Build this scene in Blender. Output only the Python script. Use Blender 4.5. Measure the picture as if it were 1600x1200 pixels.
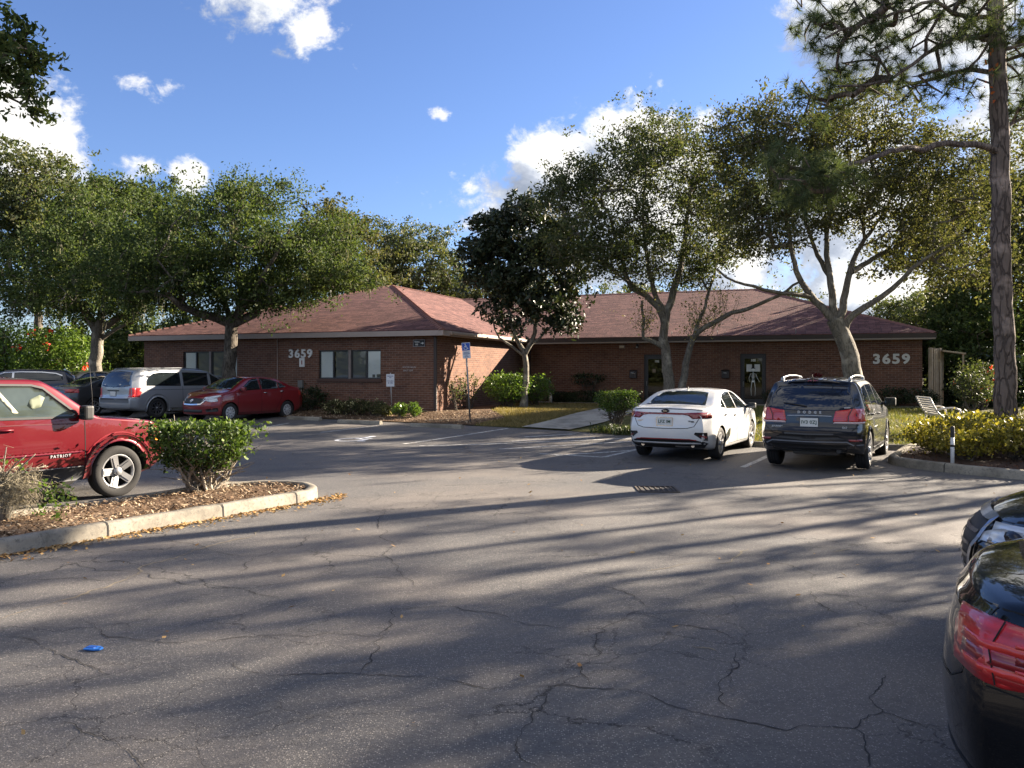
import bpy, bmesh, math, random
import numpy as np
from mathutils import Vector, Matrix
from mathutils.bvhtree import BVHTree
from mathutils.geometry import delaunay_2d_cdt

for o in list(bpy.data.objects):
    bpy.data.objects.remove(o, do_unlink=True)
SC = bpy.context.scene
COL = SC.collection
R = math.radians
PI = math.pi

# ------------------------------------------------------------------ camera
F = 1294.0            # focal length in pixels of the 1600 px wide photograph
HZ = 582.0            # horizon row
CH = 1.8              # eye height
cam_d = bpy.data.cameras.new('camera')
cam_d.sensor_width = 36.0
cam_d.lens = 36.0 * F / 1600.0
cam_d.shift_y = -(600.0 - HZ) / 1600.0
cam_d.clip_start = 0.05
cam_d.clip_end = 3000
cam = bpy.data.objects.new('camera', cam_d)
cam.location = (0, 0, CH)
cam.rotation_euler = (R(90), 0, 0)
COL.objects.link(cam)
SC.camera = cam

# ------------------------------------------------------------------ light
SUN_AZ = 30.5          # degrees from +X towards +Y
SUN_EL = 21.0
SUN_STRENGTH = 5.0
SKY_STRENGTH = 0.05
EXPOSURE = 2.4
sun_dir = Vector((math.cos(R(SUN_AZ)) * math.cos(R(SUN_EL)), math.sin(R(SUN_AZ)) * math.cos(R(SUN_EL)), math.sin(R(SUN_EL))))
sd = bpy.data.lights.new('sun', 'SUN')
sd.energy = SUN_STRENGTH
sd.angle = R(0.53)
sd.color = (1.0, 0.86, 0.68)
so = bpy.data.objects.new('sun', sd)
so.rotation_euler = sun_dir.to_track_quat('Z', 'Y').to_euler()
so.location = (60, 40, 60)
COL.objects.link(so)
SC.view_settings.view_transform = 'Standard'
SC.view_settings.look = 'None'
SC.view_settings.exposure = EXPOSURE
SC.view_settings.gamma = 1.0
SC.view_settings.use_curve_mapping = False
SC.cycles.max_bounces = 8
SC.cycles.transparent_max_bounces = 8
SC.cycles.caustics_reflective = False
SC.cycles.caustics_refractive = False

W = bpy.data.worlds.new('World')
SC.world = W
W.use_nodes = True
wt = W.node_tree
for n in list(wt.nodes):
    wt.nodes.remove(n)


class NT:
    """small helper for wiring shader nodes"""
    def __init__(self, tree):
        self.t = tree
    def n(self, typ, **kw):
        nd = self.t.nodes.new(typ)
        for k, v in kw.items():
            setattr(nd, k, v)
        return nd
    def l(self, a, b):
        self.t.links.new(a, b)
    def val(self, sock, v):
        if isinstance(v, bpy.types.NodeSocket):
            self.l(v, sock)
        elif v is not None:
            sock.default_value = v
    def m(self, op, a, b=None, c=None, clamp=False):
        nd = self.n('ShaderNodeMath', operation=op, use_clamp=clamp)
        self.val(nd.inputs[0], a)
        if b is not None: self.val(nd.inputs[1], b)
        if c is not None: self.val(nd.inputs[2], c)
        return nd.outputs[0]
    def vm(self, op, a, b=None, scale=None):
        nd = self.n('ShaderNodeVectorMath', operation=op)
        self.val(nd.inputs[0], a)
        if b is not None: self.val(nd.inputs[1], b)
        if scale is not None: self.val(nd.inputs['Scale'], scale)
        return nd.outputs[0]
    def noise(self, vec, scale, detail=4.0, rough=0.55, dist=0.0, out=0):
        nd = self.n('ShaderNodeTexNoise')
        if vec is not None: self.l(vec, nd.inputs['Vector'])
        nd.inputs['Scale'].default_value = scale
        nd.inputs['Detail'].default_value = detail
        nd.inputs['Roughness'].default_value = rough
        nd.inputs['Distortion'].default_value = dist
        return nd.outputs[out]
    def ramp(self, fac, stops, interp='LINEAR'):
        nd = self.n('ShaderNodeValToRGB')
        cr = nd.color_ramp
        cr.interpolation = interp
        while len(cr.elements) < len(stops):
            cr.elements.new(0.5)
        for e, (p, c) in zip(cr.elements, stops):
            e.position = p
            e.color = (c[0], c[1], c[2], 1) if not isinstance(c, (int, float)) else (c, c, c, 1)
        self.val(nd.inputs[0], fac)
        return nd.outputs[0]
    def mix(self, fac, a, b, blend='MIX'):
        nd = self.n('ShaderNodeMix', data_type='RGBA', blend_type=blend)
        self.val(nd.inputs[0], fac)
        for i, v in ((6, a), (7, b)):
            if isinstance(v, bpy.types.NodeSocket): self.l(v, nd.inputs[i])
            else: nd.inputs[i].default_value = (v[0], v[1], v[2], 1)
        return nd.outputs[2]
    def smooth(self, x, a, b):
        nd = self.n('ShaderNodeMapRange', interpolation_type='SMOOTHSTEP')
        self.val(nd.inputs[0], x)
        nd.inputs[1].default_value = a
        nd.inputs[2].default_value = b
        return nd.outputs[0]


wn = NT(wt)
sky = wn.n('ShaderNodeTexSky', sky_type='NISHITA')
sky.sun_disc = False
sky.sun_elevation = R(SUN_EL)
sky.sun_rotation = R(90 - SUN_AZ)
sky.altitude = 10
sky.air_density = 1.0
sky.dust_density = 0.35
sky.ozone_density = 2.6
bg_sky = wn.n('ShaderNodeBackground')
bg_sky.inputs[1].default_value = SKY_STRENGTH
hs = wn.n('ShaderNodeHueSaturation')
hs.inputs['Saturation'].default_value = 1.0
hs.inputs['Value'].default_value = 1.0
wn.l(sky.outputs[0], hs.inputs['Color'])
tint = wn.mix(1.0, hs.outputs[0], (0.56, 0.60, 0.79), 'MULTIPLY')
wn.l(tint, bg_sky.inputs[0])
tc = wn.n('ShaderNodeTexCoord')
sep = wn.n('ShaderNodeSeparateXYZ')
wn.l(tc.outputs['Generated'], sep.inputs[0])
az = wn.m('ARCTAN2', sep.outputs[0], sep.outputs[1])
el = wn.m('ARCSINE', sep.outputs[2])
cvec = wn.n('ShaderNodeCombineXYZ')
wn.l(az, cvec.inputs[0]); wn.l(wn.m('MULTIPLY', el, 1.25), cvec.inputs[1])
def azel(u, v):
    return math.atan2(u - 800, F), math.atan2(HZ - v, math.hypot(F, u - 800))
# cumulus clouds given by their bearing and height above the horizon (read off the photograph once)
CLOUDS = [(405, -10, 150, 75, .62), (470, 40, 70, 60, .55), (242, 136, 62, 34, .36), (692, 176, 28, 20, .45),
          (15, 235, 105, 75, 1.2), (-60, 150, 110, 80, 1.1), (215, 262, 45, 42, .55), (300, 278, 50, 45, .6),
          (880, 258, 84, 62, 1.0), (960, 330, 160, 140, 1.1), (800, 325, 115, 75, .62), (1105, 186, 50, 35, .6),
          (1400, 40, 170, 100, 1.1), (1350, 330, 260, 170, .75), (1250, 60, 40, 60, .5), (1370, 455, 120, 60, 1.1), (1650, 200, 160, 200, .8),
          (1130, 380, 150, 110, .8), (2150, 260, 330, 180, 1.0), (-700, 350, 300, 120, .9), (2900, 350, 420, 160, .9), (-2600, 330, 600, 120, .8)]
# unseen cloud banks added for fill light behind and above the viewer: bearing, height, half sizes (radians), weight
FILL_BANKS = [(R(-160), R(28), .75, .30, 1.0), (R(165), R(34), .8, .34, 1.0), (R(-100), R(40), .45, .3, .9), (R(110), R(52), .6, .3, .9), (R(180), R(62), 1.2, .2, .85), (R(-180), R(62), 1.2, .2, .85), (R(-60), R(60), .7, .2, .8)]
def cloud_density(vec_off):
    a = wn.m('ADD', az, vec_off[0]); e = wn.m('ADD', el, vec_off[1])
    tot = None
    blobs = [(*azel(u, v), ru / F * math.cos(azel(u, v)[0]) ** 2, rv / F * math.cos(azel(u, v)[0]), wgt) for (u, v, ru, rv, wgt) in CLOUDS] + FILL_BANKS
    for (a0, e0, ra, re, wgt) in blobs:
        dx = wn.m('MULTIPLY', wn.m('SUBTRACT', a, a0), 1 / ra)
        dy = wn.m('MULTIPLY', wn.m('SUBTRACT', e, e0), 1 / re)
        d2 = wn.m('ADD', wn.m('MULTIPLY', dx, dx), wn.m('MULTIPLY', dy, dy))
        g = wn.m('MULTIPLY', wn.m('EXPONENT', wn.m('MULTIPLY', d2, -0.9)), wgt)
        tot = g if tot is None else wn.m('MAXIMUM', tot, g)
    cv = wn.vm('ADD', cvec.outputs[0], (vec_off[0], vec_off[1] * 1.25, 0))
    nz = wn.noise(cv, 9.0, 10.0, 0.62, 0.2)
    nz2 = wn.noise(cv, 30.0, 8.0, 0.66, 0.3)
    k = wn.m('ADD', wn.m('MULTIPLY', wn.m('SUBTRACT', nz, 0.5), 1.3), wn.m('MULTIPLY', wn.m('SUBTRACT', nz2, 0.5), 0.7))
    return wn.m('ADD', tot, k)
d0 = cloud_density((0, 0))
d1 = cloud_density((0.035, 0.03))
alpha = wn.smooth(d0, 0.30, 0.56)
litc = wn.m('ADD', wn.m('MULTIPLY', wn.m('SUBTRACT', d0, d1), 1.3), 0.62, clamp=True)
ccol = wn.ramp(litc, [(0.0, (0.30, 0.34, 0.42)), (0.45, (0.50, 0.54, 0.62)), (0.75, (0.82, 0.84, 0.87)), (1.0, (1.0, 0.97, 0.92))])
bg_cl = wn.n('ShaderNodeBackground')
bg_cl.inputs[1].default_value = 0.24
wn.l(ccol, bg_cl.inputs[0])
mxs = wn.n('ShaderNodeMixShader')
wn.l(wn.m('MULTIPLY', alpha, 0.96), mxs.inputs[0]); wn.l(bg_sky.outputs[0], mxs.inputs[1]); wn.l(bg_cl.outputs[0], mxs.inputs[2])
wo = wn.n('ShaderNodeOutputWorld')
wn.l(mxs.outputs[0], wo.inputs[0])

# ------------------------------------------------------------------ generic helpers
def K(u, v, Y):
    """world point that the photograph shows at pixel (u, v), at depth Y"""
    return Vector(((u - 800) / F * Y, Y, CH - (v - HZ) / F * Y))

E1 = Vector((0.9338, -0.3578)); E2 = Vector((0.3578, 0.9338)); B0 = Vector((-2.71, 30.0))
def bdist(x, y):
    return (x - B0.x) * E2.x + (y - B0.y) * E2.y
def gz(x, y):
    """height of the ground: the lot is level and rises gently to the building"""
    b = (x - B0.x) * E2.x + (y - B0.y) * E2.y
    return np.interp(b, [-10.5, -9, -7, -4, -2.5, 0, 6, 9, 40], [0, 0.015, 0.055, 0.14, 0.22, 0.38, 0.42, 0.45, 0.5])
def gpt(u, v):
    """ground point under pixel (u, v)"""
    Y = 12.0
    for i in range(60):
        x = (u - 800) / F * Y
        Yn = (CH - float(gz(x, Y))) * F / (v - HZ)
        Y = 0.5 * Y + 0.5 * Yn
    return Vector(((u - 800) / F * Y, Y, float(gz((u - 800) / F * Y, Y))))

def tag(o, label=None, cat=None, group=None, kind=None):
    if label: o['label'] = label
    if cat: o['category'] = cat
    if group: o['group'] = group
    if kind: o['kind'] = kind
    return o

def empty(name, loc=(0, 0, 0), rz=0.0, parent=None):
    o = bpy.data.objects.new(name, None)
    o.empty_display_size = 0.3
    o.location = loc
    o.rotation_euler = (0, 0, rz)
    if parent: o.parent = parent
    COL.objects.link(o)
    return o

def link(name, me, parent=None):
    o = bpy.data.objects.new(name, me)
    if parent: o.parent = parent
    COL.objects.link(o)
    return o

def copy_tree(o, parent=None):
    c = o.copy()
    COL.objects.link(c)
    if parent: c.parent = parent
    for ch in list(o.children):
        copy_tree(ch, c)
    return c

def np_mesh(name, verts, faces, mats, smooth=False, mat_idx=None):
    verts = np.asarray(verts, dtype=np.float32).reshape(-1, 3)
    faces = np.asarray(faces, dtype=np.int32)
    me = bpy.data.meshes.new(name)
    k = faces.shape[1]
    me.vertices.add(len(verts)); me.vertices.foreach_set('co', verts.ravel())
    me.loops.add(faces.size); me.loops.foreach_set('vertex_index', faces.ravel())
    me.polygons.add(len(faces))
    me.polygons.foreach_set('loop_start', np.arange(0, faces.size, k, dtype=np.int32))
    me.polygons.foreach_set('use_smooth', np.full(len(faces), bool(smooth)))
    for m in (mats if isinstance(mats, (list, tuple)) else [mats]):
        me.materials.append(m)
    if mat_idx is not None:
        me.polygons.foreach_set('material_index', np.asarray(mat_idx, dtype=np.int32))
    me.update(calc_edges=True)
    return me


class MB:
    """collects shapes and links them as one mesh object"""
    def __init__(self):
        self.v = []; self.f = []; self.mi = []; self.sm = []
    def add(self, vs, fs, mi=0, smooth=False):
        b = len(self.v)
        self.v += [tuple(p) for p in vs]
        for f in fs:
            self.f.append([b + i for i in f]); self.mi.append(mi); self.sm.append(smooth)
    def box(self, x0, y0, z0, x1, y1, z1, mi=0, M=None, bev=0.0):
        if bev > 0:
            bm = bmesh.new()
            bmesh.ops.create_cube(bm, size=1.0)
            for v in bm.verts:
                v.co = Vector(((x0 + x1) / 2 + v.co.x * (x1 - x0), (y0 + y1) / 2 + v.co.y * (y1 - y0), (z0 + z1) / 2 + v.co.z * (z1 - z0)))
            bmesh.ops.bevel(bm, geom=bm.edges[:], offset=bev, segments=2, affect='EDGES', profile=0.6)
            vs = [M @ v.co if M else v.co.copy() for v in bm.verts]
            fs = [[v.index for v in f.verts] for f in bm.faces]
            bm.verts.index_update()
            fs = [[v.index for v in f.verts] for f in bm.faces]
            bm.free()
            self.add(vs, fs, mi)
            return self
        vs = [Vector(p) for p in ((x0, y0, z0), (x1, y0, z0), (x1, y1, z0), (x0, y1, z0), (x0, y0, z1), (x1, y0, z1), (x1, y1, z1), (x0, y1, z1))]
        if M: vs = [M @ p for p in vs]
        self.add(vs, [(0, 3, 2, 1), (4, 5, 6, 7), (0, 1, 5, 4), (1, 2, 6, 5), (2, 3, 7, 6), (3, 0, 4, 7)], mi)
        return self
    def tube(self, pts, radii, n=10, mi=0, caps=True, smooth=True):
        pts = [Vector(p) for p in pts]
        if isinstance(radii, (int, float)): radii = [radii] * len(pts)
        rings = []
        ref = Vector((0.13, 0.31, 1)).normalized()
        for i, p in enumerate(pts):
            d = (pts[min(i + 1, len(pts) - 1)] - pts[max(i - 1, 0)]).normalized()
            a = d.cross(ref)
            if a.length < 0.05: a = d.cross(Vector((1, 0, 0)))
            a.normalize(); b = d.cross(a)
            rings.append([p + (a * math.cos(2 * PI * k / n) + b * math.sin(2 * PI * k / n)) * radii[i] for k in range(n)])
        vs = [q for r in rings for q in r]
        fs = []
        for i in range(len(pts) - 1):
            for k in range(n):
                fs.append((i * n + k, i * n + (k + 1) % n, (i + 1) * n + (k + 1) % n, (i + 1) * n + k))
        self.add(vs, fs, mi, smooth)
        if caps:
            b = len(self.v) - len(vs)
            self.f.append([b + k for k in range(n)][::-1]); self.mi.append(mi); self.sm.append(False)
            self.f.append([b + (len(pts) - 1) * n + k for k in range(n)]); self.mi.append(mi); self.sm.append(False)
        return self
    def lathe(self, prof, n=24, mi=0, M=None, smooth=True, closed=False):
        """prof: (r, z) pairs about local Z"""
        vs = []
        for (r, z) in prof:
            for k in range(n):
                p = Vector((r * math.cos(2 * PI * k / n), r * math.sin(2 * PI * k / n), z))
                vs.append(M @ p if M else p)
        fs = []
        m = len(prof)
        for i in range(m if closed else m - 1):
            j = (i + 1) % m
            for k in range(n):
                fs.append((i * n + k, i * n + (k + 1) % n, j * n + (k + 1) % n, j * n + k))
        self.add(vs, fs, mi, smooth)
        return self
    def prism(self, poly, ext, mi=0, M=None):
        """poly: list of 3D points (planar), ext: extrusion vector"""
        n = len(poly)
        ext = Vector(ext)
        vs = [Vector(p) for p in poly] + [Vector(p) + ext for p in poly]
        if M: vs = [M @ p for p in vs]
        fs = [list(range(n))[::-1], list(range(n, 2 * n))] + [(i, (i + 1) % n, n + (i + 1) % n, n + i) for i in range(n)]
        self.add(vs, fs, mi)
        return self
    def mesh(self, name, mats, fix=True):
        me = bpy.data.meshes.new(name)
        me.from_pydata(self.v, [], self.f)
        for m in (mats if isinstance(mats, (list, tuple)) else [mats]):
            me.materials.append(m)
        me.polygons.foreach_set('material_index', self.mi)
        me.polygons.foreach_set('use_smooth', self.sm)
        if fix:
            bm = bmesh.new(); bm.from_mesh(me)
            bmesh.ops.recalc_face_normals(bm, faces=bm.faces[:])
            bm.to_mesh(me); bm.free()
        me.update()
        return me
    def build(self, name, mats, parent=None, fix=True):
        return link(name, self.mesh(name, mats, fix), parent)


def text_mesh(s, size, depth=0.01, bold=0.0, spacing=1.0, mat=None):
    cu = bpy.data.curves.new('lettering', 'FONT')
    cu.body = s; cu.size = size; cu.extrude = depth; cu.offset = bold
    cu.align_x = 'CENTER'; cu.align_y = 'CENTER'; cu.space_character = spacing
    cu.resolution_u = 3
    ob = bpy.data.objects.new('lettering', cu)
    COL.objects.link(ob)
    dg = bpy.context.evaluated_depsgraph_get()
    me = bpy.data.meshes.new_from_object(ob.evaluated_get(dg))
    bpy.data.objects.remove(ob, do_unlink=True)
    me.materials.clear()
    if mat: me.materials.append(mat)
    return me

def text_obj(name, s, size, loc, rot, mat, parent=None, depth=0.01, bold=0.0, spacing=1.0, sx=1.0):
    o = link(name, text_mesh(s, size, depth, bold, spacing, mat), parent)
    o.location = loc; o.rotation_euler = rot; o.scale = (sx, 1, 1)
    return o

# ------------------------------------------------------------------ materials
MATS = {}
def new_mat(name):
    m = bpy.data.materials.new(name)
    m.use_nodes = True
    t = m.node_tree
    for n in list(t.nodes): t.nodes.remove(n)
    h = NT(t)
    out = h.n('ShaderNodeOutputMaterial')
    b = h.n('ShaderNodeBsdfPrincipled')
    h.l(b.outputs[0], out.inputs[0])
    MATS[name] = m
    return m, h, b, out

def obj_vec(h, scale=None):
    t = h.n('ShaderNodeTexCoord')
    return t.outputs['Object']
def world_vec(h):
    g = h.n('ShaderNodeNewGeometry')
    return g.outputs['Position']

def M(name, col, rough=0.6, metal=0.0, var=0.12, vscale=6.0, bump=0.0, bscale=40.0, coat=0.0, spec=0.5, emit=None):
    if name in MATS: return MATS[name]
    m, h, b, out = new_mat(name)
    v = obj_vec(h)
    n = h.noise(v, vscale, 5.0, 0.6)
    f = h.m('ADD', h.m('MULTIPLY', h.m('SUBTRACT', n, 0.5), var * 2), 1.0)
    c = h.vm('SCALE', (col[0], col[1], col[2]), scale=f)
    h.l(c, b.inputs['Base Color'])
    b.inputs['Metallic'].default_value = metal
    rr = h.m('ADD', h.m('MULTIPLY', h.m('SUBTRACT', n, 0.5), 0.15), rough, clamp=True)
    h.l(rr, b.inputs['Roughness'])
    b.inputs['Coat Weight'].default_value = coat
    b.inputs['Coat Roughness'].default_value = 0.04
    b.inputs['Specular IOR Level'].default_value = spec
    if bump > 0:
        bn = h.n('ShaderNodeBump')
        bn.inputs['Strength'].default_value = bump
        bn.inputs['Distance'].default_value = 0.01
        h.l(h.noise(v, bscale, 5.0, 0.65), bn.inputs['Height'])
        h.l(bn.outputs[0], b.inputs['Normal'])
    return m

def leaf_mat(name, stops, trans=0.35, rough=0.58, spec=0.28):
    """foliage: colour differs leaf by leaf"""
    if name in MATS: return MATS[name]
    m, h, b, out = new_mat(name)
    g = h.n('ShaderNodeNewGeometry')
    n = len(stops)
    big = h.noise(world_vec(h), 0.9, 2.0, 0.5)
    f = h.m('ADD', h.m('MULTIPLY', g.outputs['Random Per Island'], 0.75), h.m('MULTIPLY', h.m('SUBTRACT', big, 0.3), 0.55), clamp=True)
    c = h.ramp(f, [(i / max(1, n - 1), s) for i, s in enumerate(stops)])
    h.l(c, b.inputs['Base Color'])
    b.inputs['Roughness'].default_value = rough
    b.inputs['Specular IOR Level'].default_value = spec
    tr = h.n('ShaderNodeBsdfTranslucent')
    tcol = h.mix(1.0, c, (1.28, 1.32, 0.6), 'MULTIPLY')
    h.l(tcol, tr.inputs[0])
    mx = h.n('ShaderNodeMixShader')
    mx.inputs[0].default_value = trans
    h.l(b.outputs[0], mx.inputs[1]); h.l(tr.outputs[0], mx.inputs[2])
    h.l(mx.outputs[0], out.inputs[0])
    return m

def bark_mat(name, c0, c1, scale=1.0, strength=0.7):
    if name in MATS: return MATS[name]
    m, h, b, out = new_mat(name)
    v = world_vec(h)
    mp = h.n('ShaderNodeMapping')
    mp.inputs['Scale'].default_value = (9 * scale, 9 * scale, 2.2 * scale)
    h.l(v, mp.inputs[0])
    n1 = h.noise(mp.outputs[0], 1.3, 6.0, 0.65, 0.5)
    n2 = h.noise(v, 2.5, 3.0)
    vo = h.n('ShaderNodeTexVoronoi', feature='DISTANCE_TO_EDGE')
    h.l(h.vm('ADD', mp.outputs[0], h.vm('SCALE', h.noise(mp.outputs[0], 1.5, 2.0, out=1), scale=0.8)), vo.inputs['Vector'])
    vo.inputs['Scale'].default_value = 1.2
    ed = h.smooth(vo.outputs[0], 0.0, 0.14)
    c = h.mix(h.m('MULTIPLY', n1, ed), c0, c1)
    c = h.mix(h.smooth(n2, 0.52, 0.75), c, [min(1, k * 1.55) for k in c1])
    h.l(c, b.inputs['Base Color'])
    b.inputs['Roughness'].default_value = 0.9
    b.inputs['Specular IOR Level'].default_value = 0.2
    bn = h.n('ShaderNodeBump')
    bn.inputs['Strength'].default_value = strength
    bn.inputs['Distance'].default_value = 0.03
    h.l(h.m('ADD', h.m('MULTIPLY', ed, 0.7), n1), bn.inputs['Height'])
    h.l(bn.outputs[0], b.inputs['Normal'])
    return m

def paint_mat(name, col, metal=0.25, rough=0.32, dust=0.06, spec=0.5):
    if name in MATS: return MATS[name]
    m, h, b, out = new_mat(name)
    v = obj_vec(h)
    n = h.noise(v, 3.0, 6.0, 0.6)
    sp = h.n('ShaderNodeSeparateXYZ'); h.l(v, sp.inputs[0])
    low = h.smooth(sp.outputs[2], 0.75, 0.15)
    c = h.mix(h.m('MULTIPLY', h.m('MULTIPLY', low, n), dust * 6, clamp=True), col, (0.16, 0.14, 0.12))
    h.l(c, b.inputs['Base Color'])
    b.inputs['Metallic'].default_value = metal
    b.inputs['Specular IOR Level'].default_value = spec
    h.l(h.m('ADD', h.m('MULTIPLY', n, 0.12), rough), b.inputs['Roughness'])
    b.inputs['Coat Weight'].default_value = 1.0
    h.l(h.m('MULTIPLY', h.m('ADD', n, low), min(0.06, dust), ), b.inputs['Coat Roughness'])
    return m

def glass_mat(name, col=(0.012, 0.016, 0.018), rough=0.03, var=0.5):
    if name in MATS: return MATS[name]
    m, h, b, out = new_mat(name)
    v = obj_vec(h)
    n = h.noise(v, 2.2, 3.0, 0.5)
    h.l(h.vm('SCALE', tuple(col), scale=h.m('ADD', h.m('MULTIPLY', n, var * 2), 1 - var)), b.inputs['Base Color'])
    b.inputs['Roughness'].default_value = rough
    b.inputs['Specular IOR Level'].default_value = 0.8
    return m
# ------------------------------------------------------------------ ground materials
def asphalt_material():
    m, h, b, out = new_mat('asphalt')
    v = world_vec(h)
    big = h.noise(v, 0.16, 4.0, 0.55)
    mid = h.noise(v, 1.1, 5.0, 0.6)
    fine = h.noise(v, 210.0, 3.0, 0.75)
    grit = h.n('ShaderNodeTexVoronoi', feature='F1'); grit.inputs['Scale'].default_value = 88.0
    h.l(v, grit.inputs['Vector'])
    base = h.ramp(h.m('ADD', h.m('MULTIPLY', big, 0.6), h.m('MULTIPLY', mid, 0.4)), [(0.3, (0.066, 0.067, 0.072)), (0.5, (0.104, 0.099, 0.097)), (0.68, (0.152, 0.140, 0.128))])
    gr2 = h.noise(v, 26.0, 6.0, 0.75)
    gr3 = h.noise(v, 55.0, 3.0, 0.7)
    base = h.vm('SCALE', base, scale=h.m('ADD', -0.25, h.m('ADD', h.m('MULTIPLY', gr2, 1.35), h.m('MULTIPLY', gr3, 1.15))))
    worn = h.smooth(h.noise(h.vm('ADD', v, (17, 3, 0)), 0.22, 5.0, 0.6), 0.45, 0.62)
    base = h.mix(h.m('MULTIPLY', worn, 0.40), base, (0.190, 0.160, 0.136))
    # pale stones set in the tar
    rnd = h.n('ShaderNodeSeparateColor'); h.l(grit.outputs['Color'], rnd.inputs[0])
    stone = h.m('MULTIPLY', h.smooth(rnd.outputs[0], 0.55, 0.9), h.smooth(grit.outputs['Distance'], 0.5, 0.2))
    c = h.mix(h.m('MULTIPLY', stone, 0.72), base, (0.44, 0.40, 0.35))
    dark = h.m('MULTIPLY', h.smooth(fine, 0.52, 0.36), 0.6)
    c = h.mix(dark, c, (0.038, 0.037, 0.038))
    # hairline cracking
    wv = h.vm('ADD', v, h.vm('SCALE', h.noise(v, 1.3, 7.0, 0.7, out=1), scale=0.9))
    vo = h.n('ShaderNodeTexVoronoi', feature='DISTANCE_TO_EDGE'); vo.inputs['Scale'].default_value = 0.62
    h.l(wv, vo.inputs['Vector'])
    wv2 = h.vm('ADD', v, h.vm('SCALE', h.noise(v, 3.0, 6.0, 0.7, out=1), scale=0.35))
    vo2 = h.n('ShaderNodeTexVoronoi', feature='DISTANCE_TO_EDGE'); vo2.inputs['Scale'].default_value = 1.9
    h.l(wv2, vo2.inputs['Vector'])
    msk = h.smooth(h.noise(v, 0.35, 3.0), 0.46, 0.6)
    msk2 = h.smooth(h.noise(h.vm('ADD', v, (31, 7, 0)), 0.3, 3.0), 0.52, 0.64)
    cr = h.m('MULTIPLY', h.smooth(vo.outputs[0], 0.008, 0.003), msk)
    cr2 = h.m('MULTIPLY', h.smooth(vo2.outputs[0], 0.012, 0.004), msk2)
    crk = h.m('MAXIMUM', cr, h.m('MULTIPLY', cr2, 0.7))
    c = h.mix(h.m('MULTIPLY', crk, 0.8), c, (0.014, 0.013, 0.013))
    # oil and tyre stains
    st = h.smooth(h.noise(h.vm('ADD', v, (5, 90, 0)), 0.8, 5.0, 0.65), 0.58, 0.74)
    c = h.mix(h.m('MULTIPLY', st, 0.55), c, (0.03, 0.03, 0.032))
    h.l(c, b.inputs['Base Color'])
    b.inputs['Roughness'].default_value = 0.82
    b.inputs['Specular IOR Level'].default_value = 0.35
    bn = h.n('ShaderNodeBump'); bn.inputs['Strength'].default_value = 0.75; bn.inputs['Distance'].default_value = 0.003
    hh = h.m('SUBTRACT', h.m('ADD', fine, h.m('MULTIPLY', grit.outputs['Distance'], -0.9)), h.m('MULTIPLY', crk, 2.5))
    h.l(hh, bn.inputs['Height']); h.l(bn.outputs[0], b.inputs['Normal'])
    return m

def turf_material(name, a, bb, c3):
    m, h, b, out = new_mat(name)
    v = world_vec(h)
    n = h.noise(v, 0.9, 6.0, 0.65); n2 = h.noise(v, 14.0, 5.0, 0.7)
    c = h.ramp(h.m('ADD', h.m('MULTIPLY', n, 0.6), h.m('MULTIPLY', n2, 0.4)), [(0.32, a), (0.5, bb), (0.68, c3)])
    h.l(c, b.inputs['Base Color']); b.inputs['Roughness'].default_value = 0.95
    b.inputs['Specular IOR Level'].default_value = 0.1
    bn = h.n('ShaderNodeBump'); bn.inputs['Strength'].default_value = 0.8; bn.inputs['Distance'].default_value = 0.05
    h.l(n2, bn.inputs['Height']); h.l(bn.outputs[0], b.inputs['Normal'])
    return m

def concrete_material(name='concrete', col=(0.30, 0.27, 0.22), dark=(0.10, 0.095, 0.085)):
    m, h, b, out = new_mat(name)
    v = world_vec(h)
    n = h.noise(v, 1.7, 6.0, 0.65); n2 = h.noise(v, 22.0, 5.0, 0.7); n3 = h.noise(v, 160.0, 2.0)
    c = h.mix(h.smooth(n, 0.38, 0.68), col, [k * 0.5 for k in col])
    c = h.mix(h.m('MULTIPLY', h.smooth(n2, 0.50, 0.70), 0.8), c, dark)
    c = h.mix(h.m('MULTIPLY', h.smooth(n3, 0.55, 0.8), 0.5), c, [min(1, k * 1.4) for k in col])
    h.l(c, b.inputs['Base Color']); b.inputs['Roughness'].default_value = 0.9
    b.inputs['Specular IOR Level'].default_value = 0.25
    bn = h.n('ShaderNodeBump'); bn.inputs['Strength'].default_value = 0.5; bn.inputs['Distance'].default_value = 0.01
    h.l(h.m('ADD', n2, h.m('MULTIPLY', n3, 0.6)), bn.inputs['Height']); h.l(bn.outputs[0], b.inputs['Normal'])
    return m

ASPH = asphalt_material()
GRASS_SOIL = turf_material('turf', (0.045, 0.040, 0.018), (0.085, 0.085, 0.030), (0.16, 0.125, 0.06))
MULCH = turf_material('mulch', (0.045, 0.028, 0.018), (0.12, 0.078, 0.050), (0.26, 0.185, 0.125))
CONC = concrete_material()
CONC_WALK = concrete_material('walk_concrete', (0.36, 0.34, 0.30), (0.20, 0.18, 0.15))
def worn_paint_material():
    m, h, b, out = new_mat('worn_road_paint')
    v = world_vec(h)
    n = h.noise(v, 9.0, 7.0, 0.7); n2 = h.noise(v, 60.0, 3.0)
    c = h.mix(h.smooth(h.m('ADD', h.m('MULTIPLY', n, 0.6), h.m('MULTIPLY', n2, 0.4)), 0.42, 0.58), (0.60, 0.59, 0.56), (0.16, 0.155, 0.15))
    h.l(c, b.inputs['Base Color']); b.inputs['Roughness'].default_value = 0.8
    return m
RPAINT = worn_paint_material()

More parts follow.
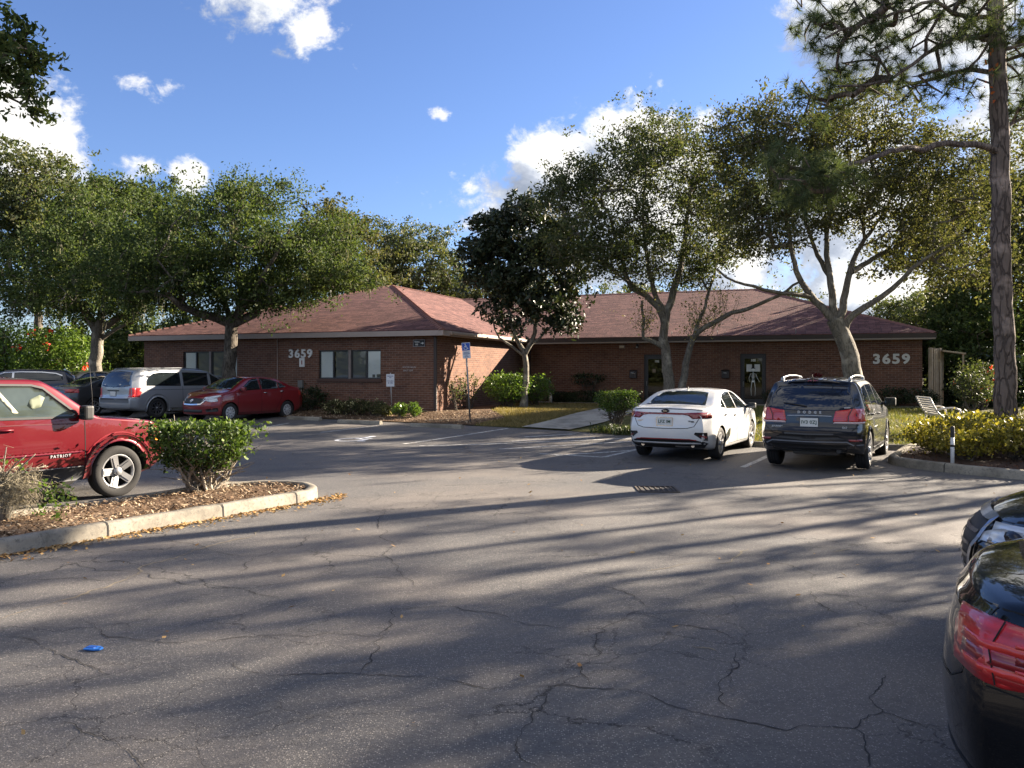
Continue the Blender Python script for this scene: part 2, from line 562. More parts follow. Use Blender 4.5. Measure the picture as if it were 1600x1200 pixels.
# ------------------------------------------------------------------ sheets that follow the ground
def inside(poly, x, y):
    x = np.asarray(x); y = np.asarray(y)
    r = np.zeros(x.shape, bool)
    n = len(poly)
    for i in range(n):
        x0, y0 = poly[i][0], poly[i][1]; x1, y1 = poly[(i + 1) % n][0], poly[(i + 1) % n][1]
        c = ((y0 > y) != (y1 > y)) & (x < (x1 - x0) * (y - y0) / ((y1 - y0) + 1e-12) + x0)
        r ^= c
    return r

def cdt_poly(poly, step):
    """triangulate a 2D polygon with interior grid points"""
    bd = []
    n = len(poly)
    for i in range(n):
        p = Vector(poly[i][:2]); q = Vector(poly[(i + 1) % n][:2])
        k = max(1, int(math.ceil((q - p).length / step)))
        for j in range(k):
            bd.append(p.lerp(q, j / k))
    xs = [p.x for p in bd]; ys = [p.y for p in bd]
    gx, gy = np.meshgrid(np.arange(min(xs) + step * 0.5, max(xs), step), np.arange(min(ys) + step * 0.47, max(ys), step))
    gx = gx.ravel(); gy = gy.ravel()
    ok = inside([(p.x, p.y) for p in bd], gx, gy)
    gx = gx[ok]; gy = gy[ok]
    if len(gx):
        B = np.array([(p.x, p.y) for p in bd])
        keep = np.ones(len(gx), bool)
        for i in range(0, len(gx), 2000):
            d = np.hypot(gx[i:i + 2000, None] - B[None, :, 0], gy[i:i + 2000, None] - B[None, :, 1]).min(1)
            keep[i:i + 2000] = d > step * 0.4
        gx = gx[keep]; gy = gy[keep]
    pts = bd + [Vector((a, c)) for a, c in zip(gx, gy)]
    edges = [(i, (i + 1) % len(bd)) for i in range(len(bd))]
    res = delaunay_2d_cdt(pts, edges, [], 1, 1e-5)
    return res[0], res[2], len(bd)

def sheet(name, poly, dz, mat, step=1.0, parent=None, dome=0.0):
    vs, fs, nb = cdt_poly(poly, step)
    vv = [(p.x, p.y, float(gz(p.x, p.y)) + dz) for p in vs]
    if dome:
        P_ = [(p[0], p[1]) for p in poly]
        for i, p in enumerate(vs):
            d = 9
            for k in range(len(P_)):
                a = Vector(P_[k]); b_ = Vector(P_[(k + 1) % len(P_)])
                t = max(0, min(1, (Vector((p.x, p.y)) - a).dot(b_ - a) / max(1e-9, (b_ - a).length_squared)))
                d = min(d, (Vector((p.x, p.y)) - a.lerp(b_, t)).length)
            vv[i] = (vv[i][0], vv[i][1], vv[i][2] + dome * min(1, d / 0.5) + 0.012 * math.sin(p.x * 7) * math.cos(p.y * 6) * min(1, d / 0.3))
    me = bpy.data.meshes.new(name)
    me.from_pydata(vv, [], [list(f) for f in fs])
    me.materials.append(mat)
    bm = bmesh.new(); bm.from_mesh(me)
    for f in bm.faces:
        if f.normal.z < 0: f.normal_flip()
        f.smooth = True
    bm.to_mesh(me); bm.free()
    return link(name, me, parent)

# the base ground: grassy soil out to the horizon
gl = np.concatenate([[-900, -400, -200, -120, -80], np.arange(-60, 61, 2.0), [80, 120, 200, 400, 900]])
GX, GY = np.meshgrid(gl, gl)
GZ = gz(GX, GY) - 0.06
nn = len(gl)
idx = np.arange(nn * nn).reshape(nn, nn)
qf = np.stack([idx[:-1, :-1], idx[:-1, 1:], idx[1:, 1:], idx[1:, :-1]], -1).reshape(-1, 4)
tag(link('ground', np_mesh('ground', np.stack([GX, GY, GZ], -1), qf, GRASS_SOIL, True)), kind='structure')

LOT = [(-45, 50), (-30, 41.6), (-7.1, 28.75), (-1.2, 25.5), (0.29, 24.6), (1.64, 23.6), (2.7, 22.6), (4.4, 21.2), (6.04, 20.1), (7.6, 19.8), (9.3, 19.2), (12, 18.4), (40, 8), (40, -25), (-45, -25)]
tag(sheet('parking_lot', LOT, 0.0, ASPH, 1.6), kind='structure')
tag(sheet('lawn', [(0.29, 24.6), (1.64, 23.6), (2.7, 22.6), (4.4, 21.2), (6.04, 20.1), (7.6, 19.8), (9.3, 19.2), (12, 18.4), (26, 13.2), (40, 20), (40, 60), (19, 60), (17, 31.6), (0.38, 38.1), (-2.6, 30.2), (-1.2, 25.5)], 0.012, GRASS_SOIL, 1.2), kind='structure')
tag(sheet('mulch_bed', [(-30, 41.6), (-7.1, 28.75), (-1.2, 25.5), (-0.2, 27.2), (-0.6, 29.5), (-0.9, 32), (-0.3, 35.6), (0.36, 38.0), (-2.70, 29.98), (-15.6, 34.92), (-28, 43)], 0.028, MULCH, 0.8), kind='structure')
walk_poly = [(0.29, 24.62), (1.64, 23.62), (2.75, 25.3), (3.75, 27.2), (5.0, 30.6), (5.9, 34.4), (15.2, 30.8), (15.7, 32.0), (1.2, 37.6), (0.8, 36.5), (4.2, 35.2), (3.3, 31.4), (2.2, 28.2), (1.2, 26.2)]
tag(sheet('sidewalk', walk_poly, 0.05, CONC_WALK, 0.8), kind='structure')

# painted bay lines, worn thin
def paint_strip(name, px, w=0.1, dz=0.005):
    pts = [gpt(*p) if len(p) == 2 else Vector(p) for p in px]
    mb = MB()
    a = None
    for i in range(len(pts) - 1):
        p, q = pts[i], pts[i + 1]
        d = Vector((q.x - p.x, q.y - p.y, 0)); L = d.length; d.normalize(); s = Vector((-d.y, d.x, 0)) * w / 2
        k = max(1, int(L / 0.5))
        for j in range(k):
            c0 = p + d * (L * j / k); c1 = p + d * (L * (j + 1) / k)
            q4 = [c0 - s, c1 - s, c1 + s, c0 + s]
            mb.add([(t.x, t.y, float(gz(t.x, t.y)) + dz) for t in q4], [(0, 1, 2, 3)])
    o = mb.build(name, RPAINT)
    return tag(o, kind='structure')
for px in ([(630, 694), (793, 669.5)], [(500, 676), (604, 663.5)], [(843, 709), (943, 714.5), (1000, 701)], [(1160, 730.5), (1201, 712)], [(655, 697), (760, 694), (1010, 684)],
           [(800, 690), (930, 684)], [(780, 702), (900, 695), (985, 690)], [(868, 712), (985, 704)], [(415, 668), (452, 661)], [(820, 683), (900, 678)], [(1300, 781), (1420, 740)][:0]):
    if px: paint_strip('parking_line', px, 0.12)
# the wheelchair symbol painted on the tarmac
ada_c = gpt(563, 686)
def wheelchair(mb, T, s):
    """flat wheelchair figure, unit about 1 m tall, T maps (x, y) to a point"""
    def stroke(pts, w):
        for i in range(len(pts) - 1):
            p = Vector(pts[i]); q = Vector(pts[i + 1]); d = (q - p).normalized(); n = Vector((-d.y, d.x)) * w / 2
            mb.add([T(c) for c in (p - n - d * w * .3, q - n + d * w * .3, q + n + d * w * .3, p + n - d * w * .3)], [(0, 1, 2, 3)])
    ring = [(-.08 + .30 * math.cos(a), -.18 + .30 * math.sin(a)) for a in np.linspace(R(110), R(400), 18)]
    stroke(ring, .085)
    stroke([(-.10, .36), (-.06, -.02), (.20, -.02), (.32, -.34), (.42, -.30)], .10)
    stroke([(-.08, .17), (.16, .17)], .08)
    hd = [(-.11 + .085 * math.cos(a), .46 + .085 * math.sin(a)) for a in np.linspace(0, 2 * PI, 13)[:-1]]
    mb.add([T(Vector(p)) for p in hd], [tuple(range(12))])
mbw = MB()
hx = Vector((0.866, -0.5)); hy = Vector((0.5, 0.866))
def Tg(p):
    q = Vector((ada_c.x, ada_c.y)) + hx * p.x * 1.15 + hy * p.y * 1.4
    return (q.x, q.y, float(gz(q.x, q.y)) + 0.006)
wheelchair(mbw, Tg, 1)
tag(mbw.build('accessible_bay_symbol', M('symbol_paint', (.55, .57, .62), .8, var=.35, vscale=7), fix=False), kind='structure')

# the long open cracks, some filled with pale sand
CRK_DARK = M('crack_shadow', (0.030, 0.028, 0.027), 0.95, var=0.5, vscale=3)
CRK_SAND = M('crack_sand', (0.20, 0.165, 0.115), 0.95, var=0.4, vscale=8)
A0 = lambda P_: [(x / 2, 780 + y / 2) for x, y in P_]
A1 = lambda P_: [(800 + x / 2, 740 + y / 2) for x, y in P_]
CR = [A0([(105, 168), (200, 195), (270, 212), (400, 225), (470, 245), (600, 268), (690, 272), (780, 290), (920, 322)]),
      A0([(485, 100), (530, 125), (620, 145), (680, 165), (800, 180)]), A0([(0, 248), (130, 252), (250, 248), (360, 258)]),
      A0([(20, 430), (70, 432), (130, 460), (200, 490), (270, 520), (340, 548)]), A0([(195, 695), (240, 715), (290, 735), (370, 765), (410, 795), (450, 840)]),
      A0([(720, 510), (770, 535), (830, 550), (960, 545), (1120, 548), (1280, 555), (1420, 570), (1500, 588), (1600, 590)]),
      A0([(260, 380), (300, 405), (420, 440), (560, 450), (760, 430), (860, 425), (960, 430), (1190, 428)]),
      A0([(1190, 430), (1185, 470), (1160, 490), (1160, 510), (1130, 535), (1125, 548)]), A0([(1150, 0), (1180, 80), (1210, 130), (1225, 190), (1245, 215), (1300, 275)]),
      A0([(950, 160), (1080, 175), (1215, 185)]), A0([(1225, 340), (1220, 380), (1190, 430)]), A0([(1225, 342), (1290, 340), (1400, 335), (1500, 352), (1600, 378)]),
      A0([(800, 180), (850, 165), (940, 145), (955, 120), (1000, 105)]), A0([(740, 230), (800, 180)]),
      A1([(0, 668), (110, 665), (230, 670), (360, 675), (480, 720), (560, 745), (700, 770), (860, 805), (1070, 798), (1090, 770), (1160, 745), (1230, 770), (1340, 795)]),
      A1([(80, 678), (105, 715), (60, 760), (30, 800), (15, 840), (25, 890), (80, 920)]), A1([(1165, 630), (1135, 680), (1130, 720), (1160, 745)]),
      A1([(1070, 798), (1105, 840), (1115, 890), (1110, 920)]), A1([(190, 345), (280, 352), (350, 370), (400, 395), (430, 420)]),
      A1([(400, 435), (460, 455), (540, 475), (640, 490), (700, 520)]), A1([(725, 245), (800, 265), (880, 290), (930, 310), (970, 345)]),
      A1([(0, 460), (100, 475), (280, 485), (290, 495), (265, 520), (280, 560), (240, 580), (215, 600), (215, 625), (240, 665)]), A1([(280, 485), (400, 430)]),
      A1([(930, 365), (945, 400), (1020, 440)]), A1([(1180, 30), (1210, 45), (1290, 60), (1390, 75), (1410, 85)]), A1([(700, 560), (710, 600), (650, 650), (660, 690), (690, 740)]),
      A1([(940, 365), (1100, 385), (1280, 400)])]
SANDY = [A0([(0, 375), (90, 345), (200, 315), (270, 295), (360, 262), (430, 235), (520, 190), (600, 165), (640, 152), (720, 130), (800, 110), (830, 90), (860, 78)]),
         A1([(740, 235), (420, 305)]), A1([(1000, 245), (1060, 235)]), A1([(560, 540), (640, 555)])]
rg = random.Random(4)
def crack_strip(mb, px, w, mi, dz):
    pts = [gpt(*p).xy for p in px]
    for lev in range(4):
        out = [pts[0]]
        for p, q in zip(pts[:-1], pts[1:]):
            d = q - p
            if d.length > 0.05:
                m_ = p.lerp(q, rg.uniform(.4, .6)) + Vector((-d.y, d.x)) * rg.gauss(0, .10)
                out += [m_, q]
            else: out.append(q)
        pts = out
    L = []; Rr = []
    n = len(pts)
    ph = rg.uniform(0, 9)
    for i, p in enumerate(pts):
        d = (pts[min(i + 1, n - 1)] - pts[max(0, i - 1)]).normalized()
        s = Vector((-d.y, d.x))
        env = min(1, 6 * i / n + .15, 6 * (n - 1 - i) / n + .15)
        ww = w * env * (0.55 + 0.45 * math.sin(i * 0.33 + ph) * math.sin(i * .11)) * rg.uniform(.5, 1.4) + .0015
        a = p + s * ww / 2; b_ = p - s * ww / 2
        L.append((a.x, a.y, float(gz(a.x, a.y)) + dz)); Rr.append((b_.x, b_.y, float(gz(b_.x, b_.y)) + dz))
    mb.add(L + Rr, [(i, i + 1, n + i + 1, n + i) for i in range(n - 1)], mi)
mbc = MB()
for c in CR:
    crack_strip(mbc, c, 0.0105, 0, 0.004)
for c in SANDY:
    crack_strip(mbc, c, 0.03, 1, 0.0035)
oc = mbc.build('pavement_cracks', [CRK_DARK, CRK_SAND], fix=False)
tag(oc, kind='structure')

# ------------------------------------------------------------------ kerbed islands
def offset_in(poly, d):
    n = len(poly); out = []
    area = sum(poly[i][0] * poly[(i + 1) % n][1] - poly[(i + 1) % n][0] * poly[i][1] for i in range(n))
    s = 1 if area > 0 else -1
    for i in range(n):
        p = Vector(poly[i - 1][:2]); q = Vector(poly[i][:2]); r_ = Vector(poly[(i + 1) % n][:2])
        d0 = (q - p).normalized(); d1 = (r_ - q).normalized()
        n0 = Vector((-d0.y, d0.x)) * s; n1 = Vector((-d1.y, d1.x)) * s
        b_ = (n0 + n1); b_.normalize()
        k = d / max(.5, b_.dot(n0))
        out.append((q.x + b_.x * k, q.y + b_.y * k))
    return out
def kerb(name, poly, h=0.16, w=0.16, joints=()):
    prof = [(0.0, -0.05), (0.012, h - 0.035), (0.03, h - 0.008), (0.055, h), (w - 0.02, h + 0.002), (w, h - 0.03), (w + .005, 0.0)]
    loops = [(offset_in(poly, o), z) for o, z in prof]
    n = len(poly); vs = []; fs = []
    rr = random.Random(2)
    jit = [rr.gauss(0, .004) for _ in range(n)]
    for lp, z in loops:
        vs += [(x, y, float(gz(x, y)) + z + (jit[i] if z > 0.03 else 0)) for i, (x, y) in enumerate(lp)]
    for k in range(len(prof) - 1):
        for i in range(n):
            fs.append((k * n + i, k * n + (i + 1) % n, (k + 1) * n + (i + 1) % n, (k + 1) * n + i))
    mb = MB(); mb.add(vs, fs, 0, True)
    for (x, y) in joints:                       # open joints between the cast lengths
        i = min(range(n), key=lambda q: (poly[q][0] - x) ** 2 + (poly[q][1] - y) ** 2)
        p = Vector(poly[i]); t = (Vector(poly[(i + 1) % n]) - Vector(poly[i - 1])).normalized()
        nn_ = (Vector(offset_in(poly, .2)[i]) - p).normalized()
        for (o0, z0), (o1, z1) in zip(prof[:-2], prof[1:-1]):
            q = [p + nn_ * (o0 - .003) - t * .009, p + nn_ * (o0 - .003) + t * .009, p + nn_ * (o1 - .003) + t * .009, p + nn_ * (o1 - .003) - t * .009]
            zz = [z0, z0, z1, z1]
            mb.add([(a.x, a.y, float(gz(a.x, a.y)) + z + .004) for a, z in zip(q, zz)], [(0, 1, 2, 3)], 1)
    o = mb.build(name, [CONC, CRK_DARK])
    return tag(o, kind='structure')

def dense(poly, step=0.25):
    out = []
    n = len(poly)
    for i in range(n):
        p = Vector(poly[i][:2]); q = Vector(poly[(i + 1) % n][:2]); k = max(1, int((q - p).length / step))
        out += [tuple(p.lerp(q, j / k)) for j in range(k)]
    return out
hd = Vector((0.545, 0.8385)); pd = Vector((-0.8385, 0.545))
C1 = Vector((-3.68, 11.78)); r1 = 0.9
isl = [tuple(C1 - pd * r1 - hd * 9)]
isl += [tuple(C1 + (-pd * math.cos(a) + hd * math.sin(a)) * r1) for a in np.linspace(0, PI, 15)]
isl += [tuple(C1 + pd * r1 - hd * 9)]
ISL1 = dense(isl, 0.3)
kerb('island_kerb', ISL1, joints=[tuple(gpt(155, 832).xy), tuple(gpt(462, 786).xy), tuple(gpt(300, 806).xy)])
tag(sheet('island_mulch', offset_in(ISL1, 0.15), 0.10, MULCH, 0.22, dome=0.05), kind='structure')
isl2 = [(7.42, 16.35), (7.36, 16.0), (7.44, 15.62), (7.62, 15.2), (7.95, 14.65), (8.5, 13.9), (9.3, 13.1), (10.4, 12.5), (12, 12.1), (14.5, 12.6), (15.4, 14.5), (15.2, 18.0), (13.5, 19.6), (11.0, 19.9), (9.4, 19.2), (8.4, 17.9), (7.7, 16.8)]
ISL2 = dense(isl2, 0.3)
kerb('island_kerb', ISL2, joints=[(7.7, 15.05), (9.3, 13.1)])
tag(sheet('island_mulch', offset_in(ISL2, 0.15), 0.10, M('dark_mulch', (0.05, 0.026, 0.016), .95, var=.5, vscale=20, bump=.8, bscale=50), 0.25, dome=0.05), kind='structure')

# ------------------------------------------------------------------ loose ground cover
def flakes(name, n, poly, size, mat, seed, zoff=0.01, tilt=0.5, base=None, aspect=0.4, weight=None, curl=False):
    r = np.random.default_rng(seed)
    P_ = np.array([(p[0], p[1]) for p in poly]); lo = P_.min(0); hi = P_.max(0)
    xs = np.empty(0); ys = np.empty(0)
    while len(xs) < n:
        x = r.uniform(lo[0], hi[0], n * 2); y = r.uniform(lo[1], hi[1], n * 2)
        ok = inside(poly, x, y)
        if weight is not None: ok &= r.random(n * 2) < weight(x, y)
        xs = np.concatenate([xs, x[ok]]); ys = np.concatenate([ys, y[ok]])
    xs = xs[:n]; ys = ys[:n]
    z = gz(xs, ys) + zoff + (r.random(n) * size * 0.25) + (base(xs, ys) if base else 0)
    c = np.stack([xs, ys, z], 1)
    a = r.uniform(0, 2 * PI, n); L = size * r.uniform(.5, 1.3, n)
    t1 = r.normal(0, tilt, n); t2 = r.normal(0, tilt, n)
    d = np.stack([np.cos(a), np.sin(a), np.sin(t1)], 1); s = np.stack([-np.sin(a), np.cos(a), np.sin(t2)], 1)
    h_ = (L / 2)[:, None]; w_ = (L * aspect / 2)[:, None]
    V = np.stack([c - d * h_, c + s * w_, c + d * h_, c - s * w_], 1).reshape(-1, 3)
    Fc = np.arange(n * 4).reshape(n, 4)
    return link(name, np_mesh(name, V, Fc, mat))
CHIP = leaf_mat('bark_chips', [(0.06, 0.036, 0.024), (0.18, 0.115, 0.07), (0.36, 0.27, 0.18), (0.50, 0.41, 0.30)], 0.0, 0.9, 0.1)
DRYLEAF = leaf_mat('dry_leaves', [(0.16, 0.075, 0.03), (0.33, 0.19, 0.075), (0.42, 0.28, 0.13), (0.24, 0.13, 0.05)], 0.1, 0.8, 0.15)
dm = lambda x, y: 0.13
tag(flakes('wood_chips', 9000, offset_in(ISL1, 0.17), 0.05, CHIP, 3, 0.015, .45, base=dm), kind='stuff')
tag(flakes('wood_chips', 4000, offset_in(ISL2, 0.17), 0.05, leaf_mat('red_chips', [(0.03, .014, .01), (.10, .045, .026), (.18, .09, .05)], 0, .9, .1), 5, 0.015, .45, base=dm), kind='stuff')
tag(flakes('fallen_leaves', 7000, [(-20, 36.1), (-7.1, 28.85), (-1.2, 25.6), (-0.2, 27.2), (-.6, 30), (-2.7, 29.9), (-15, 34.6)], 0.07, CHIP, 8, 0.035, .4), kind='stuff')
ring = offset_in(ISL1, -0.42)
kd = lambda x, y: np.where(inside(ISL1, x, y), 0.0, np.exp(-np.abs(((x - C1.x) * -pd.x + (y - C1.y) * -pd.y) - r1 - .02) * 11))
tag(flakes('leaf_litter', 2600, ring, 0.055, DRYLEAF, 9, 0.008, .35, aspect=.5, weight=kd), kind='stuff')
tag(flakes('scattered_leaves', 260, [(-6.5, 3), (3, 2.6), (8, 12), (5, 19), (-4, 22), (-7, 14)], 0.055, DRYLEAF, 12, 0.008, .3, aspect=.5), kind='stuff')

def blades(name, n, poly, hgt, mat, seed, weight=None, width=0.006, zoff=0.01):
    r = np.random.default_rng(seed)
    P_ = np.array([(p[0], p[1]) for p in poly]); lo = P_.min(0); hi = P_.max(0)
    xs = np.empty(0); ys = np.empty(0)
    while len(xs) < n:
        x = r.uniform(lo[0], hi[0], n * 2); y = r.uniform(lo[1], hi[1], n * 2)
        ok = inside(poly, x, y)
        if weight is not None: ok &= r.random(n * 2) < weight(x, y)
        xs = np.concatenate([xs, x[ok]]); ys = np.concatenate([ys, y[ok]])
    xs = xs[:n]; ys = ys[:n]
    z = gz(xs, ys) + zoff
    a = r.uniform(0, 2 * PI, n); L = hgt * r.uniform(.4, 1.2, n)
    lean = r.normal(0, .5, (n, 2)) * L[:, None]
    w_ = width * r.uniform(.7, 1.6, n)
    b0 = np.stack([xs - np.cos(a) * w_, ys - np.sin(a) * w_, z], 1); b1 = np.stack([xs + np.cos(a) * w_, ys + np.sin(a) * w_, z], 1)
    t = np.stack([xs + lean[:, 0], ys + lean[:, 1], z + L], 1)
    V = np.stack([b0, b1, t], 1).reshape(-1, 3)
    return link(name, np_mesh(name, V, np.arange(n * 3).reshape(n, 3), mat))
GRASS = leaf_mat('grass_blades', [(0.05, 0.06, 0.016), (0.11, 0.13, 0.03), (0.21, 0.19, 0.06), (0.32, 0.25, 0.12)], 0.3, 0.6, 0.2)
DRYGRASS = leaf_mat('dry_grass_blades', [(0.09, 0.08, 0.025), (0.22, 0.17, 0.07), (0.36, 0.27, 0.13)], 0.3, 0.6, 0.2)
tag(blades('grass', 42000, [(4.6, 21.3), (6.04, 20.15), (7.6, 19.85), (9.3, 19.25), (12, 18.6), (15, 19), (16, 31), (6.2, 34.0), (5.0, 30)], 0.10, GRASS, 21, width=.009), kind='stuff')
tag(blades('dry_grass', 26000, [(-1.2, 25.55), (.29, 24.7), (1.2, 26.3), (2.2, 28.3), (3.3, 31.5), (4.1, 35), (.8, 36.4), (-.5, 34), (-.7, 29.8), (-.2, 27.3)], 0.09, DRYGRASS, 22, width=.009), kind='stuff')
# ------------------------------------------------------------------ the brick building, built in its own axes (x along the front, y into the building)
BR = math.atan2(E1.y, E1.x)
BM = Matrix.Translation((B0.x, B0.y, 0)) @ Matrix.Rotation(BR, 4, 'Z')
def bpt(a, b, z): return BM @ Vector((a, b, z))

def brick_mat(name, axis):
    m, h, b, out = new_mat(name)
    v = obj_vec(h)
    s = h.n('ShaderNodeSeparateXYZ'); h.l(v, s.inputs[0])
    cx = h.n('ShaderNodeCombineXYZ')
    h.l(s.outputs[axis], cx.inputs[0]); h.l(s.outputs[2], cx.inputs[1])
    br = h.n('ShaderNodeTexBrick')
    h.l(cx.outputs[0], br.inputs['Vector'])
    br.inputs['Scale'].default_value = 1.0
    br.inputs['Brick Width'].default_value = 0.245
    br.inputs['Row Height'].default_value = 0.083
    br.inputs['Mortar Size'].default_value = 0.0085
    br.inputs['Mortar Smooth'].default_value = 0.2
    br.inputs['Bias'].default_value = -0.1
    br.inputs['Color1'].default_value = (0.178, 0.084, 0.053, 1)
    br.inputs['Color2'].default_value = (0.118, 0.056, 0.040, 1)
    br.inputs['Mortar'].default_value = (0.21, 0.155, 0.12, 1)
    n = h.noise(v, 1.1, 5.0, 0.6); n2 = h.noise(v, 9.0, 4.0, 0.6)
    bn2 = h.noise(h.vm('MULTIPLY', v, (2.2, 2.2, 9.0)), 1.0, 3.0, 0.7)
    c = h.vm('SCALE', br.outputs[0], scale=h.m('ADD', h.m('MULTIPLY', n, 0.6), h.m('ADD', h.m('MULTIPLY', n2, 0.4), h.m('MULTIPLY', bn2, 0.9))))
    h.l(c, b.inputs['Base Color']); b.inputs['Roughness'].default_value = 0.88
    b.inputs['Specular IOR Level'].default_value = 0.25
    bn = h.n('ShaderNodeBump'); bn.inputs['Strength'].default_value = 0.6; bn.inputs['Distance'].default_value = 0.008
    h.l(h.m('SUBTRACT', h.m('MULTIPLY', n2, 0.4), br.outputs['Fac']), bn.inputs['Height']); h.l(bn.outputs[0], b.inputs['Normal'])
    return m
BRICK_F = brick_mat('brick_front', 0); BRICK_S = brick_mat('brick_side', 1)

def shingle_mat(name, axis):
    m, h, b, out = new_mat(name)
    v = obj_vec(h)
    s = h.n('ShaderNodeSeparateXYZ'); h.l(v, s.inputs[0])
    cx = h.n('ShaderNodeCombineXYZ')
    h.l(s.outputs[axis], cx.inputs[0]); h.l(h.m('MULTIPLY', s.outputs[1 - axis], 1.05), cx.inputs[1])
    br = h.n('ShaderNodeTexBrick', offset=0.37, offset_frequency=3, squash=0.8, squash_frequency=4)
    h.l(h.vm('ADD', cx.outputs[0], h.vm('SCALE', h.noise(v, 5.0, 2.0, out=1), scale=0.06)), br.inputs['Vector'])
    br.inputs['Scale'].default_value = 1.0
    br.inputs['Brick Width'].default_value = 0.40
    br.inputs['Row Height'].default_value = 0.19
    br.inputs['Mortar Size'].default_value = 0.012
    br.inputs['Mortar Smooth'].default_value = 0.7
    br.inputs['Color1'].default_value = (0.205, 0.100, 0.086, 1)
    br.inputs['Color2'].default_value = (0.105, 0.048, 0.044, 1)
    br.inputs['Mortar'].default_value = (0.065, 0.034, 0.032, 1)
    n = h.noise(v, 0.45, 5.0, 0.6); n2 = h.noise(v, 30.0, 3.0, 0.6); n3 = h.noise(h.vm('MULTIPLY', v, (1.0, 1.0, 4.0)), 6.5, 4.0, 0.7)
    c = h.vm('SCALE', br.outputs[0], scale=h.m('ADD', h.m('MULTIPLY', n, 0.5), h.m('ADD', h.m('MULTIPLY', n2, 0.4), h.m('MULTIPLY', h.m('SUBTRACT', n3, 0.22), 1.5))))
    h.l(c, b.inputs['Base Color']); b.inputs['Roughness'].default_value = 0.92
    b.inputs['Specular IOR Level'].default_value = 0.2
    bn = h.n('ShaderNodeBump'); bn.inputs['Strength'].default_value = 0.8; bn.inputs['Distance'].default_value = 0.012
    h.l(h.m('SUBTRACT', n2, h.m('MULTIPLY', br.outputs['Fac'], 1.5)), bn.inputs['Height']); h.l(bn.outputs[0], b.inputs['Normal'])
    return m
SH_F = shingle_mat('shingles_front', 0); SH_S = shingle_mat('shingles_side', 1)
FASCIA_SKYLIT = M('fascia_skylit_paint', (0.33, 0.27, 0.24), 0.7, var=.15)  # wing fascia: sky light on the boards is put into this pale colour
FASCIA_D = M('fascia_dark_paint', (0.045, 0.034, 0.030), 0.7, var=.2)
GUTTER = M('gutter_edge_paint', (0.24, 0.20, 0.17), 0.6, var=.15)
SOFFIT = M('soffit_paint', (0.16, 0.12, 0.10), 0.8, var=.1)
DARKMETAL = M('dark_bronze_metal', (0.022, 0.018, 0.016), 0.45, metal=.3, var=.1)
ALU = M('window_frame_dark', (0.028, 0.026, 0.026), 0.5, var=.1)
BLIND = M('window_blind', (0.88, 0.90, 0.88), 0.7, var=.05)
MULLION = M('mullion_paint', (0.22, 0.18, 0.16), 0.7, var=.1)
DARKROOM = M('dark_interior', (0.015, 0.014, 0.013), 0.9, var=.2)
def clear_glass(name='window_glass', tint=(0.75, 0.8, 0.8), a=0.55):
    m, h, b, out = new_mat(name)
    g = h.n('ShaderNodeBsdfGlossy'); g.inputs['Roughness'].default_value = 0.02; g.inputs[0].default_value = (1, 1, 1, 1)
    tr = h.n('ShaderNodeBsdfTransparent'); tr.inputs[0].default_value = (*tint, 1)
    fr = h.n('ShaderNodeFresnel'); fr.inputs[0].default_value = 1.5
    mx = h.n('ShaderNodeMixShader')
    h.l(h.m('ADD', h.m('MULTIPLY', fr.outputs[0], 0.9), 0.0), mx.inputs[0]); h.l(tr.outputs[0], mx.inputs[1]); h.l(g.outputs[0], mx.inputs[2])
    h.l(mx.outputs[0], out.inputs[0])
    return m
WGLASS = clear_glass('window_glass', (0.93, 0.95, 0.95))
DGLASS = clear_glass('door_glass', (0.35, 0.36, 0.36))

bld = empty('brick_office', (B0.x, B0.y, 0), BR)
tag(bld, 'single storey brown brick office with red shingle hip roofs and two street number signs', 'building')
ZE = 3.14; ZT = 3.32; OV = 0.42
def wall_front(mb, a0, a1, b, z0, z1, holes, mi, axis=0, depth=0.12, out=-1):
    """wall in the plane y=b (axis 0) or x=b (axis 1) with rectangular holes (a0,a1,z0,z1) and reveals"""
    hs = sorted(holes)
    def P_(a, d, z): return (a, b - out * d, z) if axis == 0 else (b - out * d, a, z)
    def quad(x0, x1, y0, y1):
        mb.add([P_(x0, 0, y0), P_(x1, 0, y0), P_(x1, 0, y1), P_(x0, 0, y1)], [(0, 1, 2, 3)], mi)
    x = a0
    for (h0, h1, k0, k1) in hs:
        quad(x, h0, z0, z1)
        if k0 > z0: quad(h0, h1, z0, k0)
        quad(h0, h1, k1, z1)
        for q in ([P_(h0, 0, k0), P_(h0, depth, k0), P_(h0, depth, k1), P_(h0, 0, k1)], [P_(h1, 0, k0), P_(h1, depth, k0), P_(h1, depth, k1), P_(h1, 0, k1)],
                  [P_(h0, 0, k1), P_(h1, 0, k1), P_(h1, depth, k1), P_(h0, depth, k1)], [P_(h0, 0, k0), P_(h1, 0, k0), P_(h1, depth, k0), P_(h0, depth, k0)]):
            mb.add(q, [(0, 1, 2, 3)], mi)
        x = h1
    quad(x, a1, z0, z1)
WIN = [(-11.62, -8.9, 1.58, 2.66), (-5.05, -2.33, 1.56, 2.65)]
DOOR = [(5.74, 6.80, 0.40, 2.58), (9.79, 10.83, 0.40, 2.58)]
mb = MB(); wall_front(mb, -13.7, 0.0, 0.0, -0.2, ZE, WIN, 0); wall_front(mb, 0.0, 16.63, 8.63, -0.2, ZE, DOOR, 0)
mb.add([(16.63, 25.8, -.2), (-13.7, 25.8, -.2), (-13.7, 25.8, ZE), (16.63, 25.8, ZE)], [(0, 1, 2, 3)], 0)
mb.add([(0, 0, -.2), (0, 8.63, -.2), (0, 8.63, ZE), (0, 0, ZE)], [(0, 1, 2, 3)], 1)
mb.add([(16.63, 8.63, -.2), (16.63, 25.8, -.2), (16.63, 25.8, ZE), (16.63, 8.63, ZE)], [(0, 1, 2, 3)], 1)
